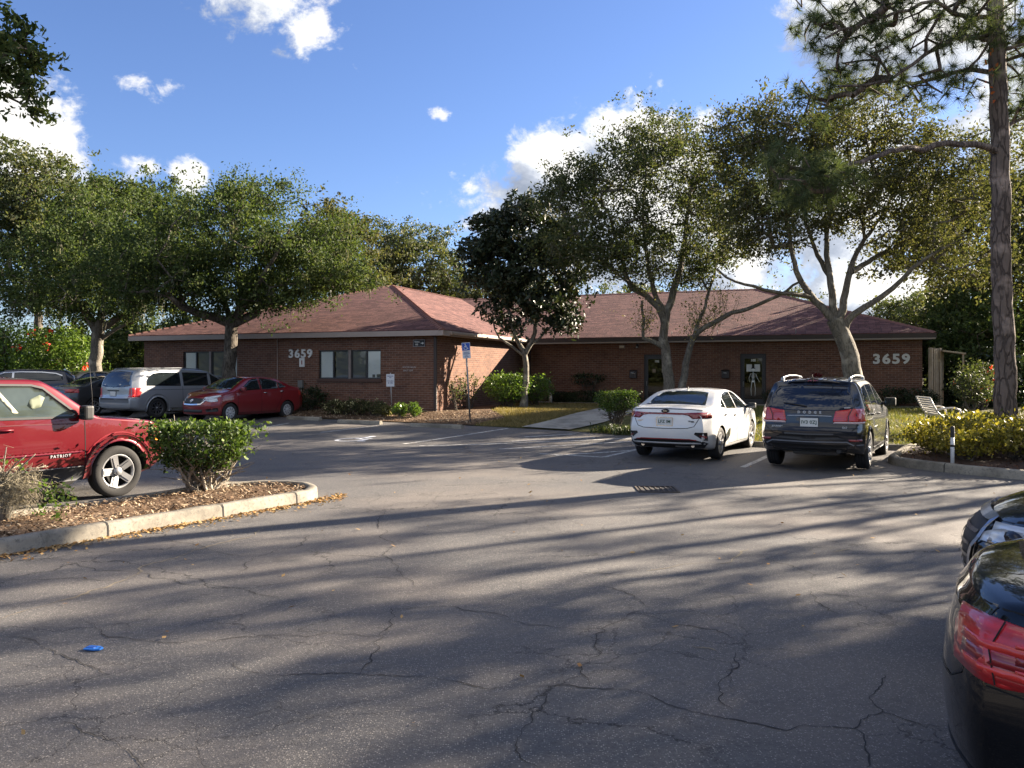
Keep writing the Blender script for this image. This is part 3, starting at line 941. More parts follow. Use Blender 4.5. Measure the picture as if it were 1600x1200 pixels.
mb.add([(-13.7, 0, -.2), (-13.7, 25.8, -.2), (-13.7, 25.8, ZE), (-13.7, 0, ZE)], [(0, 1, 2, 3)], 1)
mb.build('wall', [BRICK_F, BRICK_S], bld, fix=False)
# soldier course sills under the windows
for (a0, a1, z0, z1) in WIN:
    m2 = MB().box(a0 - .05, -.07, z0 - .11, a1 + .05, .10, z0 - .004)
    m2.build('sill', M('brick_sill', (0.085, 0.045, 0.032), .85, var=.3, vscale=14), bld)
# roof planes: (name, polygon, material)
PK = (-6.85, 8.9, 6.08); RJ = (-6.85, 17.2, 6.08); PM = (9.73, 17.2, 6.08); PL = (-6.85, 17.2, 6.08)
e = OV
RZ = ZT + 0.02
planes = [([(-13.7 - e, -e, RZ), (e, -e, RZ), PK], SH_F), ([(e, -e, RZ), (e, 8.63 - e, RZ), RJ, PK], SH_S), ([(-13.7 - e, 25.8 + e, RZ), (-13.7 - e, -e, RZ), PK, RJ], SH_S),
          ([(e, 8.63 - e, RZ), (16.63 + e, 8.63 - e, RZ), PM, RJ], SH_F), ([(16.63 + e, 8.63 - e, RZ), (16.63 + e, 25.8 + e, RZ), PM], SH_S),
          ([(16.63 + e, 25.8 + e, RZ), (-13.7 - e, 25.8 + e, RZ), RJ, PM], SH_F)]
for poly, mt in planes:
    m2 = MB()
    P_ = [Vector(p) for p in poly]
    nrm = (P_[1] - P_[0]).cross(P_[2] - P_[0]).normalized()
    if nrm.z < 0: nrm = -nrm
    m2.add(P_, [tuple(range(len(P_)))], 0)
    # the lapped shingle edge at the eave
    m2.add([P_[0] + Vector((0, 0, -.03)), P_[1] + Vector((0, 0, -.03)), P_[1], P_[0]], [(0, 1, 2, 3)], 0)
    o = m2.build('roof', mt, bld, fix=False)
def ridge_cap(p, q):
    p = Vector(p); q = Vector(q); d = (q - p); L = d.length; d.normalize()
    s = d.cross(Vector((0, 0, 1))).normalized(); u = s.cross(d)
    if u.z < 0: u = -u
    m2 = MB(); n = int(L / 0.28)
    for i in range(n):
        a = p + d * (L * i / n); b_ = p + d * (L * (i + 1.06) / n)
        m2.add([a - s * .16 - u * .03, a + u * .045, a + s * .16 - u * .03, b_ - s * .15 - u * .045, b_ + u * .025, b_ + s * .15 - u * .045], [(0, 1, 4, 3), (1, 2, 5, 4), (0, 2, 1)], 0)
    m2.build('ridge_cap', M('ridge_shingle', (0.19, 0.085, 0.066), .92, var=.4, vscale=5, bump=.4), bld)
for p, q in (((e, -e, RZ), PK), ((-13.7 - e, -e, RZ), PK), (PK, RJ), (RJ, PM), (PM, (16.63 + e, 8.63 - e, RZ))):
    ridge_cap(p, q)
# fascia boards, gutter lip and soffit
def fascia(p, q, z0, z1, th, mat, nm='fascia'):
    p = Vector((*p, 0)); q = Vector((*q, 0)); d = (q - p).normalized(); n = Vector((d.y, -d.x, 0))
    m2 = MB()
    c = [p, q, q + n * th, p + n * th]
    m2.prism([(v.x, v.y, z0) for v in c], (0, 0, z1 - z0))
    m2.build(nm, mat, bld)
fascia((-13.7 - e, -e), (e - .0, -e), ZE - .02, ZT - .012, .03, FASCIA_SKYLIT)
fascia((e, -e - .03), (e, 8.63 - e - .03), ZE - .02, ZT - .012, .03, FASCIA_SKYLIT)
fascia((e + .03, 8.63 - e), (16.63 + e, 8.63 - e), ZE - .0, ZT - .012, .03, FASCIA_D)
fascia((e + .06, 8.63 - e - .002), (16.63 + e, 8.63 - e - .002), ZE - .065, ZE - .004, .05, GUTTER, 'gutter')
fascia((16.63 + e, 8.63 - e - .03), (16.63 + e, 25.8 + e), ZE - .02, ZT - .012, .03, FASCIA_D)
m2 = MB()
m2.box(-13.7 - e, -e + .002, ZE - .006, e - .004, -.004, ZE + .02).box(.004, -.002, ZE - .004, e - .004, 8.63 - e - .01, ZE + .02).box(.01, 8.63 - e + .004, ZE + .003, 16.63 + e, 8.62, ZE + .02)
m2.box(16.64, 8.63, ZE - .004, 16.63 + e, 25.8, ZE + .02).box(-13.7 - e, 0, ZE - .004, -13.71, 25.8, ZE + .02)
m2.build('soffit', SOFFIT, bld)
# gutter with a bright worn lip along the sunlit side of the wing
m2 = MB()
m2.box(e + .03, 0.1, ZE + .03, e + .13, 8.63 - e - .06, ZE + .13, bev=.02)
m2.build('gutter', M('gutter_metal', (0.30, 0.24, 0.20), .5, var=.35, vscale=4), bld)
# windows: blinds and dark sashes behind real panes
def window(a0, a1, z0, z1, tidy):
    w = empty('window', (0, 0, 0), 0, bld)
    mid = (a0 + a1) / 2
    f = MB(); y0 = .06; y1 = .11
    f.box(a0, y0, z1 - .05, a1, y1, z1).box(a0, y0, z0, a1, y1, z0 + .05)
    for x in (a0, mid - .10, mid + .05, a1 - .05): f.box(x, y0 + .002, z0 + .05, x + .05, y1, z1 - .05)
    for c in ((a0 + mid) / 2 - .05, (a1 + mid) / 2 + .05): f.box(c - .03, y0 - .004, z0 + .05, c + .03, y1 - .004, z1 - .05)
    f.build('frame', ALU, w)
    MB().box(mid - .05, .02, z0 + .006, mid + .05, .10, z1 - .004).build('mullion', MULLION, w)
    pn = MB(); pn.add([(a0 + .04, .085, z0 + .04), (a1 - .04, .085, z0 + .04), (a1 - .04, .085, z1 - .04), (a0 + .04, .085, z1 - .04)], [(0, 1, 2, 3)]); pn.build('pane', WGLASS, w, fix=False)
    # horizontal slat blinds hang in the outer lights, the inner lights are dark insect screens
    for (x0, x1) in ((a0 + .05, (a0 + mid) / 2 - .05), ((a1 + mid) / 2 + .05, a1 - .05)):
        b_ = MB(); n = 34
        for i in range(n):
            z = z0 + .05 + (z1 - z0 - .1) * (i + .5) / n; hgt = (z1 - z0 - .1) / n
            b_.add([(x0, .098, z - hgt * .5), (x1, .098, z - hgt * .5), (x1, .112, z + hgt * .52), (x0, .112, z + hgt * .52)], [(0, 1, 2, 3)])
        b_.build('blind', BLIND, w, fix=False)
    for (x0, x1) in (((a0 + mid) / 2 + .03, mid - .1), (mid + .1, (a1 + mid) / 2 - .03)):
        b_ = MB(); n = 34
        for i in range(n):
            z = z0 + .05 + (z1 - z0 - .1) * (i + .5) / n; hgt = (z1 - z0 - .1) / n
            b_.add([(x0, .098, z - hgt * .5), (x1, .098, z - hgt * .5), (x1, .112, z + hgt * .52), (x0, .112, z + hgt * .52)], [(0, 1, 2, 3)])
        b_.build('insect_screen', M('screened_blind', (0.15, 0.16, 0.165), .8, var=.1), w, fix=False)
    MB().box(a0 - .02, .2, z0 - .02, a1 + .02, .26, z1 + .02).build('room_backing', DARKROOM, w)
    return w
for i, (a0, a1, z0, z1) in enumerate(WIN):
    w = window(a0, a1, z0, z1, i)
    if i == 1:
        k = MB().box(a1 - .42, .10, z0 + .05, a1 - .30, .13, z0 + .17, bev=.01).box(a1 - .24, .10, z0 + .05, a1 - .06, .13, z0 + .18, bev=.01)
        k.build('window_ornament', DARKROOM, w)
# doors: dark bronze frames round full height glass
def door(a0, a1, z0, z1):
    d = empty('door', (0, 0, 0), 0, bld)
    b0 = 8.63
    f = MB()
    f.box(a0, b0 + .03, z0, a0 + .07, b0 + .11, z1).box(a1 - .07, b0 + .03, z0, a1, b0 + .11, z1).box(a0 + .07, b0 + .03, z1 - .07, a1 - .07, b0 + .11, z1)
    f.build('frame', DARKMETAL, d)
    l = MB()
    l.box(a0 + .075, b0 + .05, z0 + .05, a0 + .17, b0 + .09, z1 - .075).box(a1 - .17, b0 + .05, z0 + .05, a1 - .075, b0 + .09, z1 - .075)
    l.box(a0 + .17, b0 + .05, z1 - .2, a1 - .17, b0 + .09, z1 - .075).box(a0 + .17, b0 + .05, z0 + .05, a1 - .17, b0 + .09, z0 + .3)
    l.build('leaf_frame', M('door_bronze', (0.03, 0.025, 0.023), .4, metal=.3, var=.1), d)
    MB().box(a0 + .165, b0 + .068, z0 + .29, a1 - .165, b0 + .074, z1 - .19).build('glass', DGLASS, d)
    hd_ = MB(); hd_.tube([(a0 + .125, b0 + .05, 1.42), (a0 + .125, b0 - .02, 1.42), (a0 + .125, b0 - .02, 1.22), (a0 + .125, b0 + .05, 1.22)], .012, 8)
    hd_.build('handle', M('worn_steel', (.45, .44, .42), .35, metal=.9), d)
    MB().box(a0 - .1, b0 + .9, z0 - .1, a1 + .1, b0 + .95, z1 + .1).build('room_backing', M('dim_room', (.05, .045, .04), .9, var=.6, vscale=2.2), d)
    return d
D1 = door(*DOOR[0]); D2 = door(*DOOR[1])
WLET = M('white_vinyl', (0.75, 0.75, 0.72), 0.6, var=.05)
text_obj('suite_number', '102', .13, (6.29, 8.63 + .062, 2.28), (PI / 2, 0, 0), WLET, D1, .002, .004)
text_obj('suite_number', '100', .14, (10.31, 8.63 + .062, 2.30), (PI / 2, 0, 0), WLET, D2, .002, .004)
pap = M('white_paper', (0.62, 0.62, 0.60), .8, var=.1, vscale=9)
for x0_ in (10.04, 10.36): MB().box(x0_, 8.69, 1.84, x0_ + .22, 8.693, 2.14).build('posted_notice', pap, D2)
# jointed paper skeleton hung on the glass
sk = MB(); yb = 8.676
sk.lathe([(0, -.012), (.055, -.01), (.07, 0), (.055, .01), (0, .012)], 14, M=Matrix.Translation((10.31, yb, 1.90)) @ Matrix.Rotation(PI / 2, 4, 'X'))
sk.tube([(10.31, yb, 1.82), (10.30, yb, 1.45)], .012, 6)
for i in range(5):
    z = 1.76 - i * .055; w_ = .09 - abs(i - 1.5) * .012
    sk.tube([(10.31 - w_, yb, z - .02), (10.31, yb, z), (10.31 + w_, yb, z - .02)], .009, 5)
sk.box(10.25, yb - .008, 1.40, 10.37, yb + .008, 1.47)
for s, k in ((-1, 1), (1, 1)):
    sk.tube([(10.31 + s * .10, yb, 1.75), (10.31 + s * .17, yb, 1.56), (10.31 + s * (.13 if s < 0 else .26), yb, 1.40)], .010, 5)
    sk.tube([(10.31 + s * .05, yb, 1.41), (10.31 + s * .09, yb, 1.12), (10.31 + s * .07, yb, .84)], .012, 5)
sk.build('paper_skeleton', WLET, D2)
hat = MB().box(10.22, yb - .012, 1.965, 10.40, yb - .004, 1.99).box(10.26, yb - .012, 1.99, 10.36, yb - .004, 2.09)
hat.build('paper_hat', DARKROOM, D2)
for x0_ in (6.10, 6.5): MB().box(x0_, 8.693, 1.80, x0_ + .14, 8.697, 1.96).build('posted_notice', M('faded_paper', (.22, .17, .13), .8, var=.1), D1)
# downspouts and conduit
MB().box(-.10, -.10, .2, .012, -.012, ZE - .02, bev=.012).build('downspout', M('brown_downspout', (.04, .028, .024), .6, var=.1), bld)
MB().box(e + .02, 8.63 - .10, .3, e + .11, 8.63 - .02, ZE - .02, bev=.012).build('downspout', MATS['brown_downspout'], bld)
MB().tube([(-6.93, -.03, .3), (-6.93, -.03, ZE - .02)], .018, 8).build('conduit', M('conduit_paint', (.30, .22, .18), .6), bld)
MB().box(-5.93, -.12, 1.20, -5.72, -.004, 1.50, bev=.01).build('meter_box', M('meter_grey', (.16, .15, .13), .6, var=.2), bld)
MB().tube([(-5.82, -.04, .3), (-5.82, -.04, 1.21)], .02, 8).build('conduit', MATS['conduit_paint'], bld)
for (a, b_) in ((-10.0, 4.5), (-8.6, 6.2)):
    zt = 3.34 + (b_ + .42) * .296
    MB().tube([(a, b_, zt - .1), (a, b_, zt + .35)], .04, 8).build('vent_pipe', M('vent_grey', (.3, .28, .27), .6), bld)
for a in (2.6, 7.0, 8.9, 12.0):
    MB().tube([(a, 8.63 - e + .1, RZ), (a, 8.63 - e + .1, RZ + .22)], .012, 6).build('vent_pipe', MATS['vent_grey'], bld)

# ------------------------------------------------------------------ things fixed to the walls
NUMW = M('number_sign_white', (0.66, 0.64, 0.60), .6, var=.06)
def house_number(a, b, z, size, step, label):
    t = empty('house_number', bpt(a, b, z), BR)
    tag(t, label, 'house number', 'street numbers on the brick walls')
    for i, ch in enumerate('3659'):
        text_obj('digit', ch, size, ((i - 1.5) * step, -.03, 0), (PI / 2, 0, 0), NUMW, t, .018, .014 if size < .5 else .02, sx=1.12)
house_number(-5.86, 0, 2.515, .44, .285, 'pale 3659 digits above the small red symbol plaque by the wing windows')
house_number(15.53, 8.63, 2.315, .52, .35, 'larger pale 3659 digits near the outer brick corner behind the black SUV')
t = empty('wall_plaque', bpt(-5.80, -.012, 2.19), BR); tag(t, 'small white plaque with dark red round symbol under the street number', 'plaque')
MB().box(-.12, -.012, -.17, .12, .01, .17).build('plate', NUMW, t)
mk = MB(); mk.lathe([(.055, -.016), (.095, -.016), (.095, -.013), (.055, -.013)], 20, M=Matrix.Rotation(PI / 2, 4, 'X') @ Matrix.Scale(1.2, 4, (0, 1, 0)), closed=True)
mk.box(-.02, -.018, -.08, .02, -.013, .08); mk.build('symbol', M('sign_dark_red', (.22, .03, .03), .6), t)
t = empty('direction_sign', bpt(-.72, -.012, 2.87), BR); tag(t, 'dark wall sign with white arrow beside the wing corner', 'sign')
MB().box(-.24, -.02, -.13, .24, .01, .13).build('plate', M('sign_black', (.012, .012, .014), .5), t)
fr = MB().box(-.24, -.026, .115, .24, -.019, .13).box(-.24, -.026, -.13, .24, -.019, -.115).box(-.24, -.026, -.115, -.225, -.019, .115).box(.225, -.026, -.115, .24, -.019, .115)
fr.build('border', M('sign_border_grey', (.3, .28, .28), .6), t)
text_obj('lettering', 'Suites', .085, (-.08, -.024, .05), (PI / 2, 0, 0), WLET, t, .002, .001)
text_obj('lettering', '100', .085, (-.10, -.024, -.05), (PI / 2, 0, 0), WLET, t, .002, .001)
ar = MB().box(.07, -.026, -.012, .15, -.021, .012).prism([(.14, -.026, -.045), (.20, -.026, 0), (.14, -.026, .045)], (0, .004, 0)); ar.build('arrow', WLET, t)
# faint remains of lettering by the corner
text_obj('faded_lettering', 'WATER MAIN', .09, (-1.14, -.008, 1.99), (PI / 2, 0, 0), M('faded_white_paint', (.38, .34, .32), .8, var=.4, vscale=30), bld, .002, .001)
text_obj('faded_lettering', 'SHUT OFF', .09, (-1.18, -.008, 1.87), (PI / 2, 0, 0), MATS['faded_white_paint'], bld, .002, .001)
BOXB = M('mailbox_bronze', (.03, .022, .02), .45, metal=.2, var=.1)
for (a, lab) in ((5.28, 'dark bronze wall mailbox beside the door behind the twin trunked oak'), (9.2, 'dark bronze wall mailbox beside the door with the paper skeleton')):
    t = empty('wall_mailbox', bpt(a, 8.63, 1.72), BR); tag(t, lab, 'mailbox', 'mailboxes beside the doors')
    MB().box(-.16, -.13, -.17, .16, -.002, .15, bev=.015).build('box', BOXB, t)
    MB().prism([(-.17, -.15, .13), (.17, -.15, .13), (.17, -.15, .145), (-.17, -.15, .145)], (0, .15, .05)).build('lid', BOXB, t)
    text_obj('lettering', 'MAIL', .07, (-.02, -.134, .06), (PI / 2, 0, 0), MATS['white_vinyl'], t, .001)
t = empty('wall_light', bpt(4.78, 8.63, 2.93), BR); tag(t, 'boxy tan wall light under the dark eave near a door', 'wall light')
MB().box(-.13, -.10, -.08, .13, -.002, .08, bev=.015).build('housing', M('light_housing_tan', (.26, .18, .12), .5), t)
MB().box(-.10, -.125, -.06, .10, -.10, .05, bev=.01).build('lens', M('lamp_lens', (.45, .38, .28), .3), t)
t = empty('security_camera', bpt(5.45, 8.63, 2.95), BR); tag(t, 'small dark security camera under the eave beside the wall light', 'camera')
MB().box(-.05, -.06, -.05, .05, -.002, .10).build('bracket', DARKMETAL, t)
MB().tube([(0, -.05, 0), (0.02, -.22, -.05)], [.05, .055], 12).build('barrel', DARKMETAL, t)
MB().tube([(0.021, -.222, -.05), (0.023, -.235, -.053)], .04, 12).build('lens', M('camera_lens', (.35, .33, .30), .2), t)
# ------------------------------------------------------------------ cars
def pchip(pts):
    x = np.array([p[0] for p in pts], float); y = np.array([p[1] for p in pts], float)
    h = np.diff(x); d = np.diff(y) / h
    m = np.zeros(len(x))
    m[0] = d[0]; m[-1] = d[-1]
    for i in range(1, len(x) - 1):
        if d[i - 1] * d[i] > 0:
            w1 = 2 * h[i] + h[i - 1]; w2 = h[i] + 2 * h[i - 1]
            m[i] = (w1 + w2) / (w1 / d[i - 1] + w2 / d[i])
    def f(q):
        q = min(max(q, x[0]), x[-1])
        i = min(len(x) - 2, max(0, int(np.searchsorted(x, q)) - 1))
        t = (q - x[i]) / h[i]
        return float((1 + 2 * t) * (1 - t) ** 2 * y[i] + t * (1 - t) ** 2 * h[i] * m[i] + t * t * (3 - 2 * t) * y[i + 1] + t * t * (t - 1) * h[i] * m[i + 1])
    return f

TYRE = M('tyre_rubber', (0.018, 0.017, 0.017), 0.85, var=.2, vscale=12, bump=.25, bscale=90)
RIM = M('alloy_silver', (0.40, 0.40, 0.41), 0.40, metal=.6, var=.1)
RIMD = M('alloy_dark', (0.05, 0.05, 0.055), 0.35, metal=.7, var=.1)
HUBW = M('plastic_hubcap', (0.55, 0.56, 0.57), 0.35, metal=.5, var=.08)
WELL = M('wheel_well_black', (0.010, 0.010, 0.010), 0.9, var=.2)
BLACKP = M('black_plastic', (0.017, 0.017, 0.018), 0.6, var=.2, vscale=20)
GREYP = M('grey_plastic', (0.06, 0.06, 0.063), 0.6, var=.2, vscale=20)
SEAM = M('panel_gap', (0.006, 0.006, 0.006), 0.9, var=.0)
CHROME = M('chrome_trim', (0.62, 0.63, 0.65), 0.15, metal=1.0, var=.05)
PLATE = M('plate_white', (0.60, 0.61, 0.60), 0.45, var=.08, vscale=12)
PLTXT = M('plate_green_text', (0.03, 0.07, 0.05), 0.5)
REDL = None
LETGREY = M('badge_grey', (.42, .43, .45), .4, metal=.2, var=.05)
def lamp_mat(name, col, rough=0.08):
    if name in MATS: return MATS[name]
    m, h, b, out = new_mat(name)
    v = obj_vec(h)
    w = h.n('ShaderNodeTexWave', wave_type='BANDS', bands_direction='Z'); w.inputs['Scale'].default_value = 9.0; w.inputs['Distortion'].default_value = 2.0
    h.l(v, w.inputs['Vector'])
    n = h.noise(v, 7.0, 3.0)
    c = h.vm('SCALE', tuple(col), scale=h.m('ADD', 0.55, h.m('ADD', h.m('MULTIPLY', w.outputs[1], 0.35), h.m('MULTIPLY', n, 0.6))))
    h.l(c, b.inputs['Base Color'])
    b.inputs['Roughness'].default_value = 0.35
    b.inputs['Coat Weight'].default_value = 1.0; b.inputs['Coat Roughness'].default_value = 0.02
    return m
REDL = lamp_mat('tail_lamp_red', (0.44, 0.010, 0.010))
REDD = lamp_mat('tail_lamp_dark_red', (0.20, 0.008, 0.010))
CLEARL = lamp_mat('headlamp_clear', (0.52, 0.55, 0.58))
AMBER = lamp_mat('amber_lamp', (0.85, 0.28, 0.02))
CGLASS = glass_mat('tinted_car_glass')

def make_wheel(parent, x, y, r, wid, style, n_sp=10, steer=0.0):
    """wheel with its axle along local Y, outer face towards +/-y"""
    s = 1 if y > 0 else -1
    w = empty('wheel', (x, y, r), 0, parent)
    w.rotation_euler = (0, 0, steer + (0 if s > 0 else PI))
    key = ('wheel', round(r, 3), round(wid, 3), style, n_sp)
    MX = Matrix.Rotation(-PI / 2, 4, 'X')        # local z -> +y
    hw = wid / 2
    if key not in MATS:
        rr = r * (0.66 if style != 'hub' else 0.61)
        t = MB()
        prof = [(rr, -hw * .85), (rr + .01, -hw * .95), (r * .9, -hw), (r * .97, -hw * .86), (r, -hw * .7)]
        for g in (-.4, 0, .4):
            prof += [(r, hw * (g - .12)), (r - .008, hw * (g - .09)), (r - .008, hw * (g + .09)), (r, hw * (g + .12))]
        prof += [(r, hw * .7), (r * .97, hw * .86), (r * .9, hw * .995), (r * .8, hw * 1.0), (rr + .012, hw * .95), (rr, hw * .85), (rr - .01, hw * .6)]
        t.lathe(prof, 40, M=MX)
        tyre = t.mesh('tyre', TYRE)
        q = MB()
        q.lathe([(rr + .003, hw * .90), (rr - .010, hw * .94), (rr - .022, hw * .84), (rr - .026, hw * .5)], 40, mi=1, M=MX)
        q.lathe([(rr - .026, hw * .5), (rr - .03, -hw * .3), (0.03, -hw * .32)], 40, mi=0, M=MX)
        zf = hw * .62
        if style == 'five':
            for k in range(5):
                A = Matrix.Rotation(2 * PI * k / 5 + .3, 4, 'Y')
                wi, wo = r * .13, r * .24
                q.prism([(-wi, zf - .02, r * .12), (wi, zf - .02, r * .12), (wo * .62, zf + .02, rr - .014), (-wo * .62, zf + .02, rr - .014)], (0, .022, 0), 1, M=A)
                q.prism([(-wi * .35, zf, r * .12), (wi * .35, zf, r * .12), (wo * .30, zf + .034, rr - .03), (-wo * .30, zf + .034, rr - .03)], (0, .012, 0), 1, M=A)
        elif style == 'hub':
            q.lathe([(rr - .005, hw * .9), (rr - .05, hw * 1.0), (rr * .45, hw * .92), (0.0, hw * .95)], 40, mi=1, M=MX)
            for k in range(n_sp):
                A = Matrix.Rotation(2 * PI * k / n_sp, 4, 'Y')
                q.prism([(-r * .02, hw * .97, rr * .5), (r * .05, hw * .97, rr * .55), (r * .10, hw * .985, rr * .86), (r * .045, hw * .99, rr * .88)], (0, .006, 0), 2, M=A)
        else:
            for k in range(n_sp):
                A = Matrix.Rotation(2 * PI * k / n_sp, 4, 'Y')
                off = .018 if style == 'pair' and k % 2 else 0
                wi, wo = r * .055, r * .075
                q.prism([(-wi + off, zf, r * .10), (wi + off, zf, r * .10), (wo + off * 2, zf + .018, rr - .012), (-wo + off * 2, zf + .018, rr - .012)], (0, .016, 0), 1, M=A)
        q.lathe([(0.0, zf + .05), (r * .13, zf + .048), (r * .165, zf + .03), (r * .17, zf - .02)], 20, mi=1, M=MX)
        for k in range(5):
            a = 2 * PI * k / 5
            q.tube([(r * .22 * math.sin(a), zf - .01, r * .22 * math.cos(a)), (r * .22 * math.sin(a), zf + .02, r * .22 * math.cos(a))], .011, 6, mi=2)
        mats = {'dark': [WELL, MATS['alloy_spoke_dark'] if 'alloy_spoke_dark' in MATS else RIMD, WELL]}.get(style, [WELL, HUBW if style == 'hub' else RIM, RIMD])
        rim = q.mesh('rim', mats)
        MATS[key] = (tyre, rim)
    tyre, rim = MATS[key]
    link('tyre', tyre, w); link('rim', rim, w)
    return w

class Car:
    def __init__(s, name, label, cat, spec, loc, heading, paint, group=None):
        s.sp = spec
        s.root = empty(name, loc, R(heading))
        tag(s.root, label, cat, group)
        s.paint = paint
        s.body()
    def body(s):
        sp = s.sp
        top = pchip(sp['top']); belt = pchip(sp['belt']); bot = pchip(sp['bot']); wid = pchip(sp['w'])
        x0 = sp['top'][0][0]; x1 = sp['top'][-1][0]
        tumb = sp.get('tumb', .42); crn = sp.get('crown', .05); cr_r = sp.get('round', .07); bulge = sp.get('bulge', .02)
        rc = sp.get('rc', .28); ce = sp.get('ce', .10)
        pr = pchip(sp['rear']); pf = pchip(sp['front'])
        kr = sp.get('kr', .14); kf = sp.get('kf', .22); Lf = sp.get('fall', .55)
        def warp(x, y, z):
            w = sp['W'] / 2
            a = max(0, 1 - (x - x0) / Lf); b = max(0, 1 - (x1 - x) / Lf)
            a = a * a * (3 - 2 * a); b = b * b * (3 - 2 * b)
            yy = abs(y) / w
            return x + a * (kr * yy ** 2.6 - pr(z)) + b * (-kf * yy ** 2.6 + pf(z))
        xs = sorted(set([round(float(v), 4) for v in np.concatenate([np.linspace(x0, x1, 96), x0 + np.array([.01, .03, .06, .09]), x1 - np.array([.01, .03, .06, .09])])]))
        def section(x):
            w = wid(x)
            d = min(x - x0, x1 - x)
            if d < rc: w *= 1 - ce * (1 - d / rc) ** 2
            zb = bot(x); zt = top(x); zs = min(belt(x), zt - .015)
            P_ = [(0, zb), (.45 * w, zb), (.80 * w, zb), (.90 * w, zb + .005), (.945 * w, zb + .03), (.965 * w, zb + .075)]
            zl = zb + .075
            for t in np.linspace(0, 1, 11)[1:]:
                y = w * (.965 + .035 * min(1, t * 2.2) ** .7) - (bulge + .01) * t ** 3
                P_.append((y, zl + (zs - zl) * t))
            ys = P_[-1][0]
            cr = min(crn, max(.012, (zt - zs) * .45)) if zt - zs < .2 else crn
            zc = max(zt - cr, zs + .004)
            yc = ys - tumb * max(0, zc - zs)
            rr = min(cr_r, .45 * max(.004, zc - zs) + .02)
            L = math.hypot(yc - ys, zc - zs)
            tend = max(.2, 1 - rr / max(L, 1e-6))
            for t in (.08, .25, .45, .65, .85, 1.0):
                q = t * tend
                P_.append((ys + (yc - ys) * q + .012 * math.sin(PI * q) * min(1, L / .3), zs + (zc - zs) * q))
            pa = P_[-1]; pc_y = yc - rr * 1.1
            pe = (pc_y, zt - cr * (pc_y / max(yc, .1)) ** 2)
            for t in (.25, .5, .75):
                P_.append(((1 - t) ** 2 * pa[0] + 2 * t * (1 - t) * yc + t * t * pe[0], (1 - t) ** 2 * pa[1] + 2 * t * (1 - t) * (zc + .25 * cr) + t * t * pe[1]))
            for t in (0, .15, .35, .55, .75, .9, 1):
                y = pc_y * (1 - t)
                P_.append((y, zt - cr * (y / max(yc, .1)) ** 2))
            return P_
        rings = [section(x) for x in xs]
        n = len(rings[0])
        vs = []; fs = []
        idx = {}
        def vid(i, k, sgn):
            if k in (0, n - 1): sgn = 0
            key = (i, k, sgn)
            if key not in idx:
                y, z = rings[i][k]
                y = y * (sgn if sgn else 1)
                idx[key] = len(vs); vs.append((warp(xs[i], y, z), y, z))
            return idx[key]
        for i in range(len(xs) - 1):
            for k in range(n - 1):
                for sg in (1, -1):
                    q = [vid(i, k, sg), vid(i + 1, k, sg), vid(i + 1, k + 1, sg), vid(i, k + 1, sg)]
                    if sg < 0: q = q[::-1]
                    q = list(dict.fromkeys(q))
                    if len(q) >= 3: fs.append(q)
        for end, i in ((0, 0), (1, len(xs) - 1)):
            NC = 14
            grid = []
            for k in range(n):
                y, z = rings[i][k]
                if k in (0, n - 1): grid.append([vid(i, k, 0)]); continue
                row = []
                for j in range(NC + 1):
                    t = j / NC * 2 - 1
                    if j == 0: row.append(vid(i, k, -1))
                    elif j == NC: row.append(vid(i, k, 1))
                    else:
                        row.append(len(vs)); vs.append((warp(xs[i], y * t, z), y * t, z))
                grid.append(row)
            for k in range(n - 1):
                a, b = grid[k], grid[k + 1]
                if len(a) == 1:
                    for j in range(len(b) - 1): fs.append([a[0], b[j], b[j + 1]] if end else [a[0], b[j + 1], b[j]])
                elif len(b) == 1:
                    for j in range(len(a) - 1): fs.append([a[j + 1], a[j], b[0]] if end else [a[j], a[j + 1], b[0]])
                else:
                    for j in range(NC):
                        q = [a[j], a[j + 1], b[j + 1], b[j]]
                        fs.append(q[::-1] if end else q)
        s.bvh = BVHTree.FromPolygons([Vector(v) for v in vs], fs)
        me = bpy.data.meshes.new('body')
        me.from_pydata(vs, [], fs)
        me.materials.append(s.paint); me.materials.append(WELL)
        bm = bmesh.new(); bm.from_mesh(me)
        bmesh.ops.remove_doubles(bm, verts=bm.verts[:], dist=0.0004)
        bmesh.ops.recalc_face_normals(bm, faces=bm.faces[:])
        for f in bm.faces: f.smooth = True
        bm.to_mesh(me); bm.free()
        s.bodyo = link('body', me, s.root)
        # wheel arches
        cut = MB()
        r = sp['wheel_r']
        hw = sp['W'] / 2
        for ax in sp['axles']:
            for sg in (1, -1):
                MX = Matrix.Translation((ax, sg * (hw + .1), r * sp.get('arch_up', 1.0))) @ Matrix.Rotation(PI / 2 * sg, 4, 'X')
                ra = r * sp.get('arch', 1.16)
                prof = [(0, -.05), (ra, -.05), (ra, .42), (0, .42)]
                cut.lathe(prof[1:3], 36, mi=1, M=MX, smooth=False)
                b = len(cut.v)
                for z in (-.05, .42):
                    cut.add([MX @ Vector((ra * math.cos(2 * PI * k / 36), ra * math.sin(2 * PI * k / 36), z)) for k in range(36)], [tuple(range(36))], 1)
        cme = bpy.data.meshes.new('cut')
        cme.from_pydata(cut.v, [], cut.f)
        cme.materials.append(s.paint); cme.materials.append(WELL)
        bm = bmesh.new(); bm.from_mesh(cme)
        bmesh.ops.remove_doubles(bm, verts=bm.verts[:], dist=0.0005)
        bmesh.ops.recalc_face_normals(bm, faces=bm.faces[:])
        for f in bm.faces: f.material_index = 1
        bm.to_mesh(cme); bm.free()
        co = link('cut', cme)
        s.bodyo.parent = None
        md = s.bodyo.modifiers.new('b', 'BOOLEAN'); md.operation = 'DIFFERENCE'; md.object = co; md.solver = 'EXACT'
        dg = bpy.context.evaluated_depsgraph_get()
        nm = bpy.data.meshes.new_from_object(s.bodyo.evaluated_get(dg))
        s.bodyo.modifiers.clear()
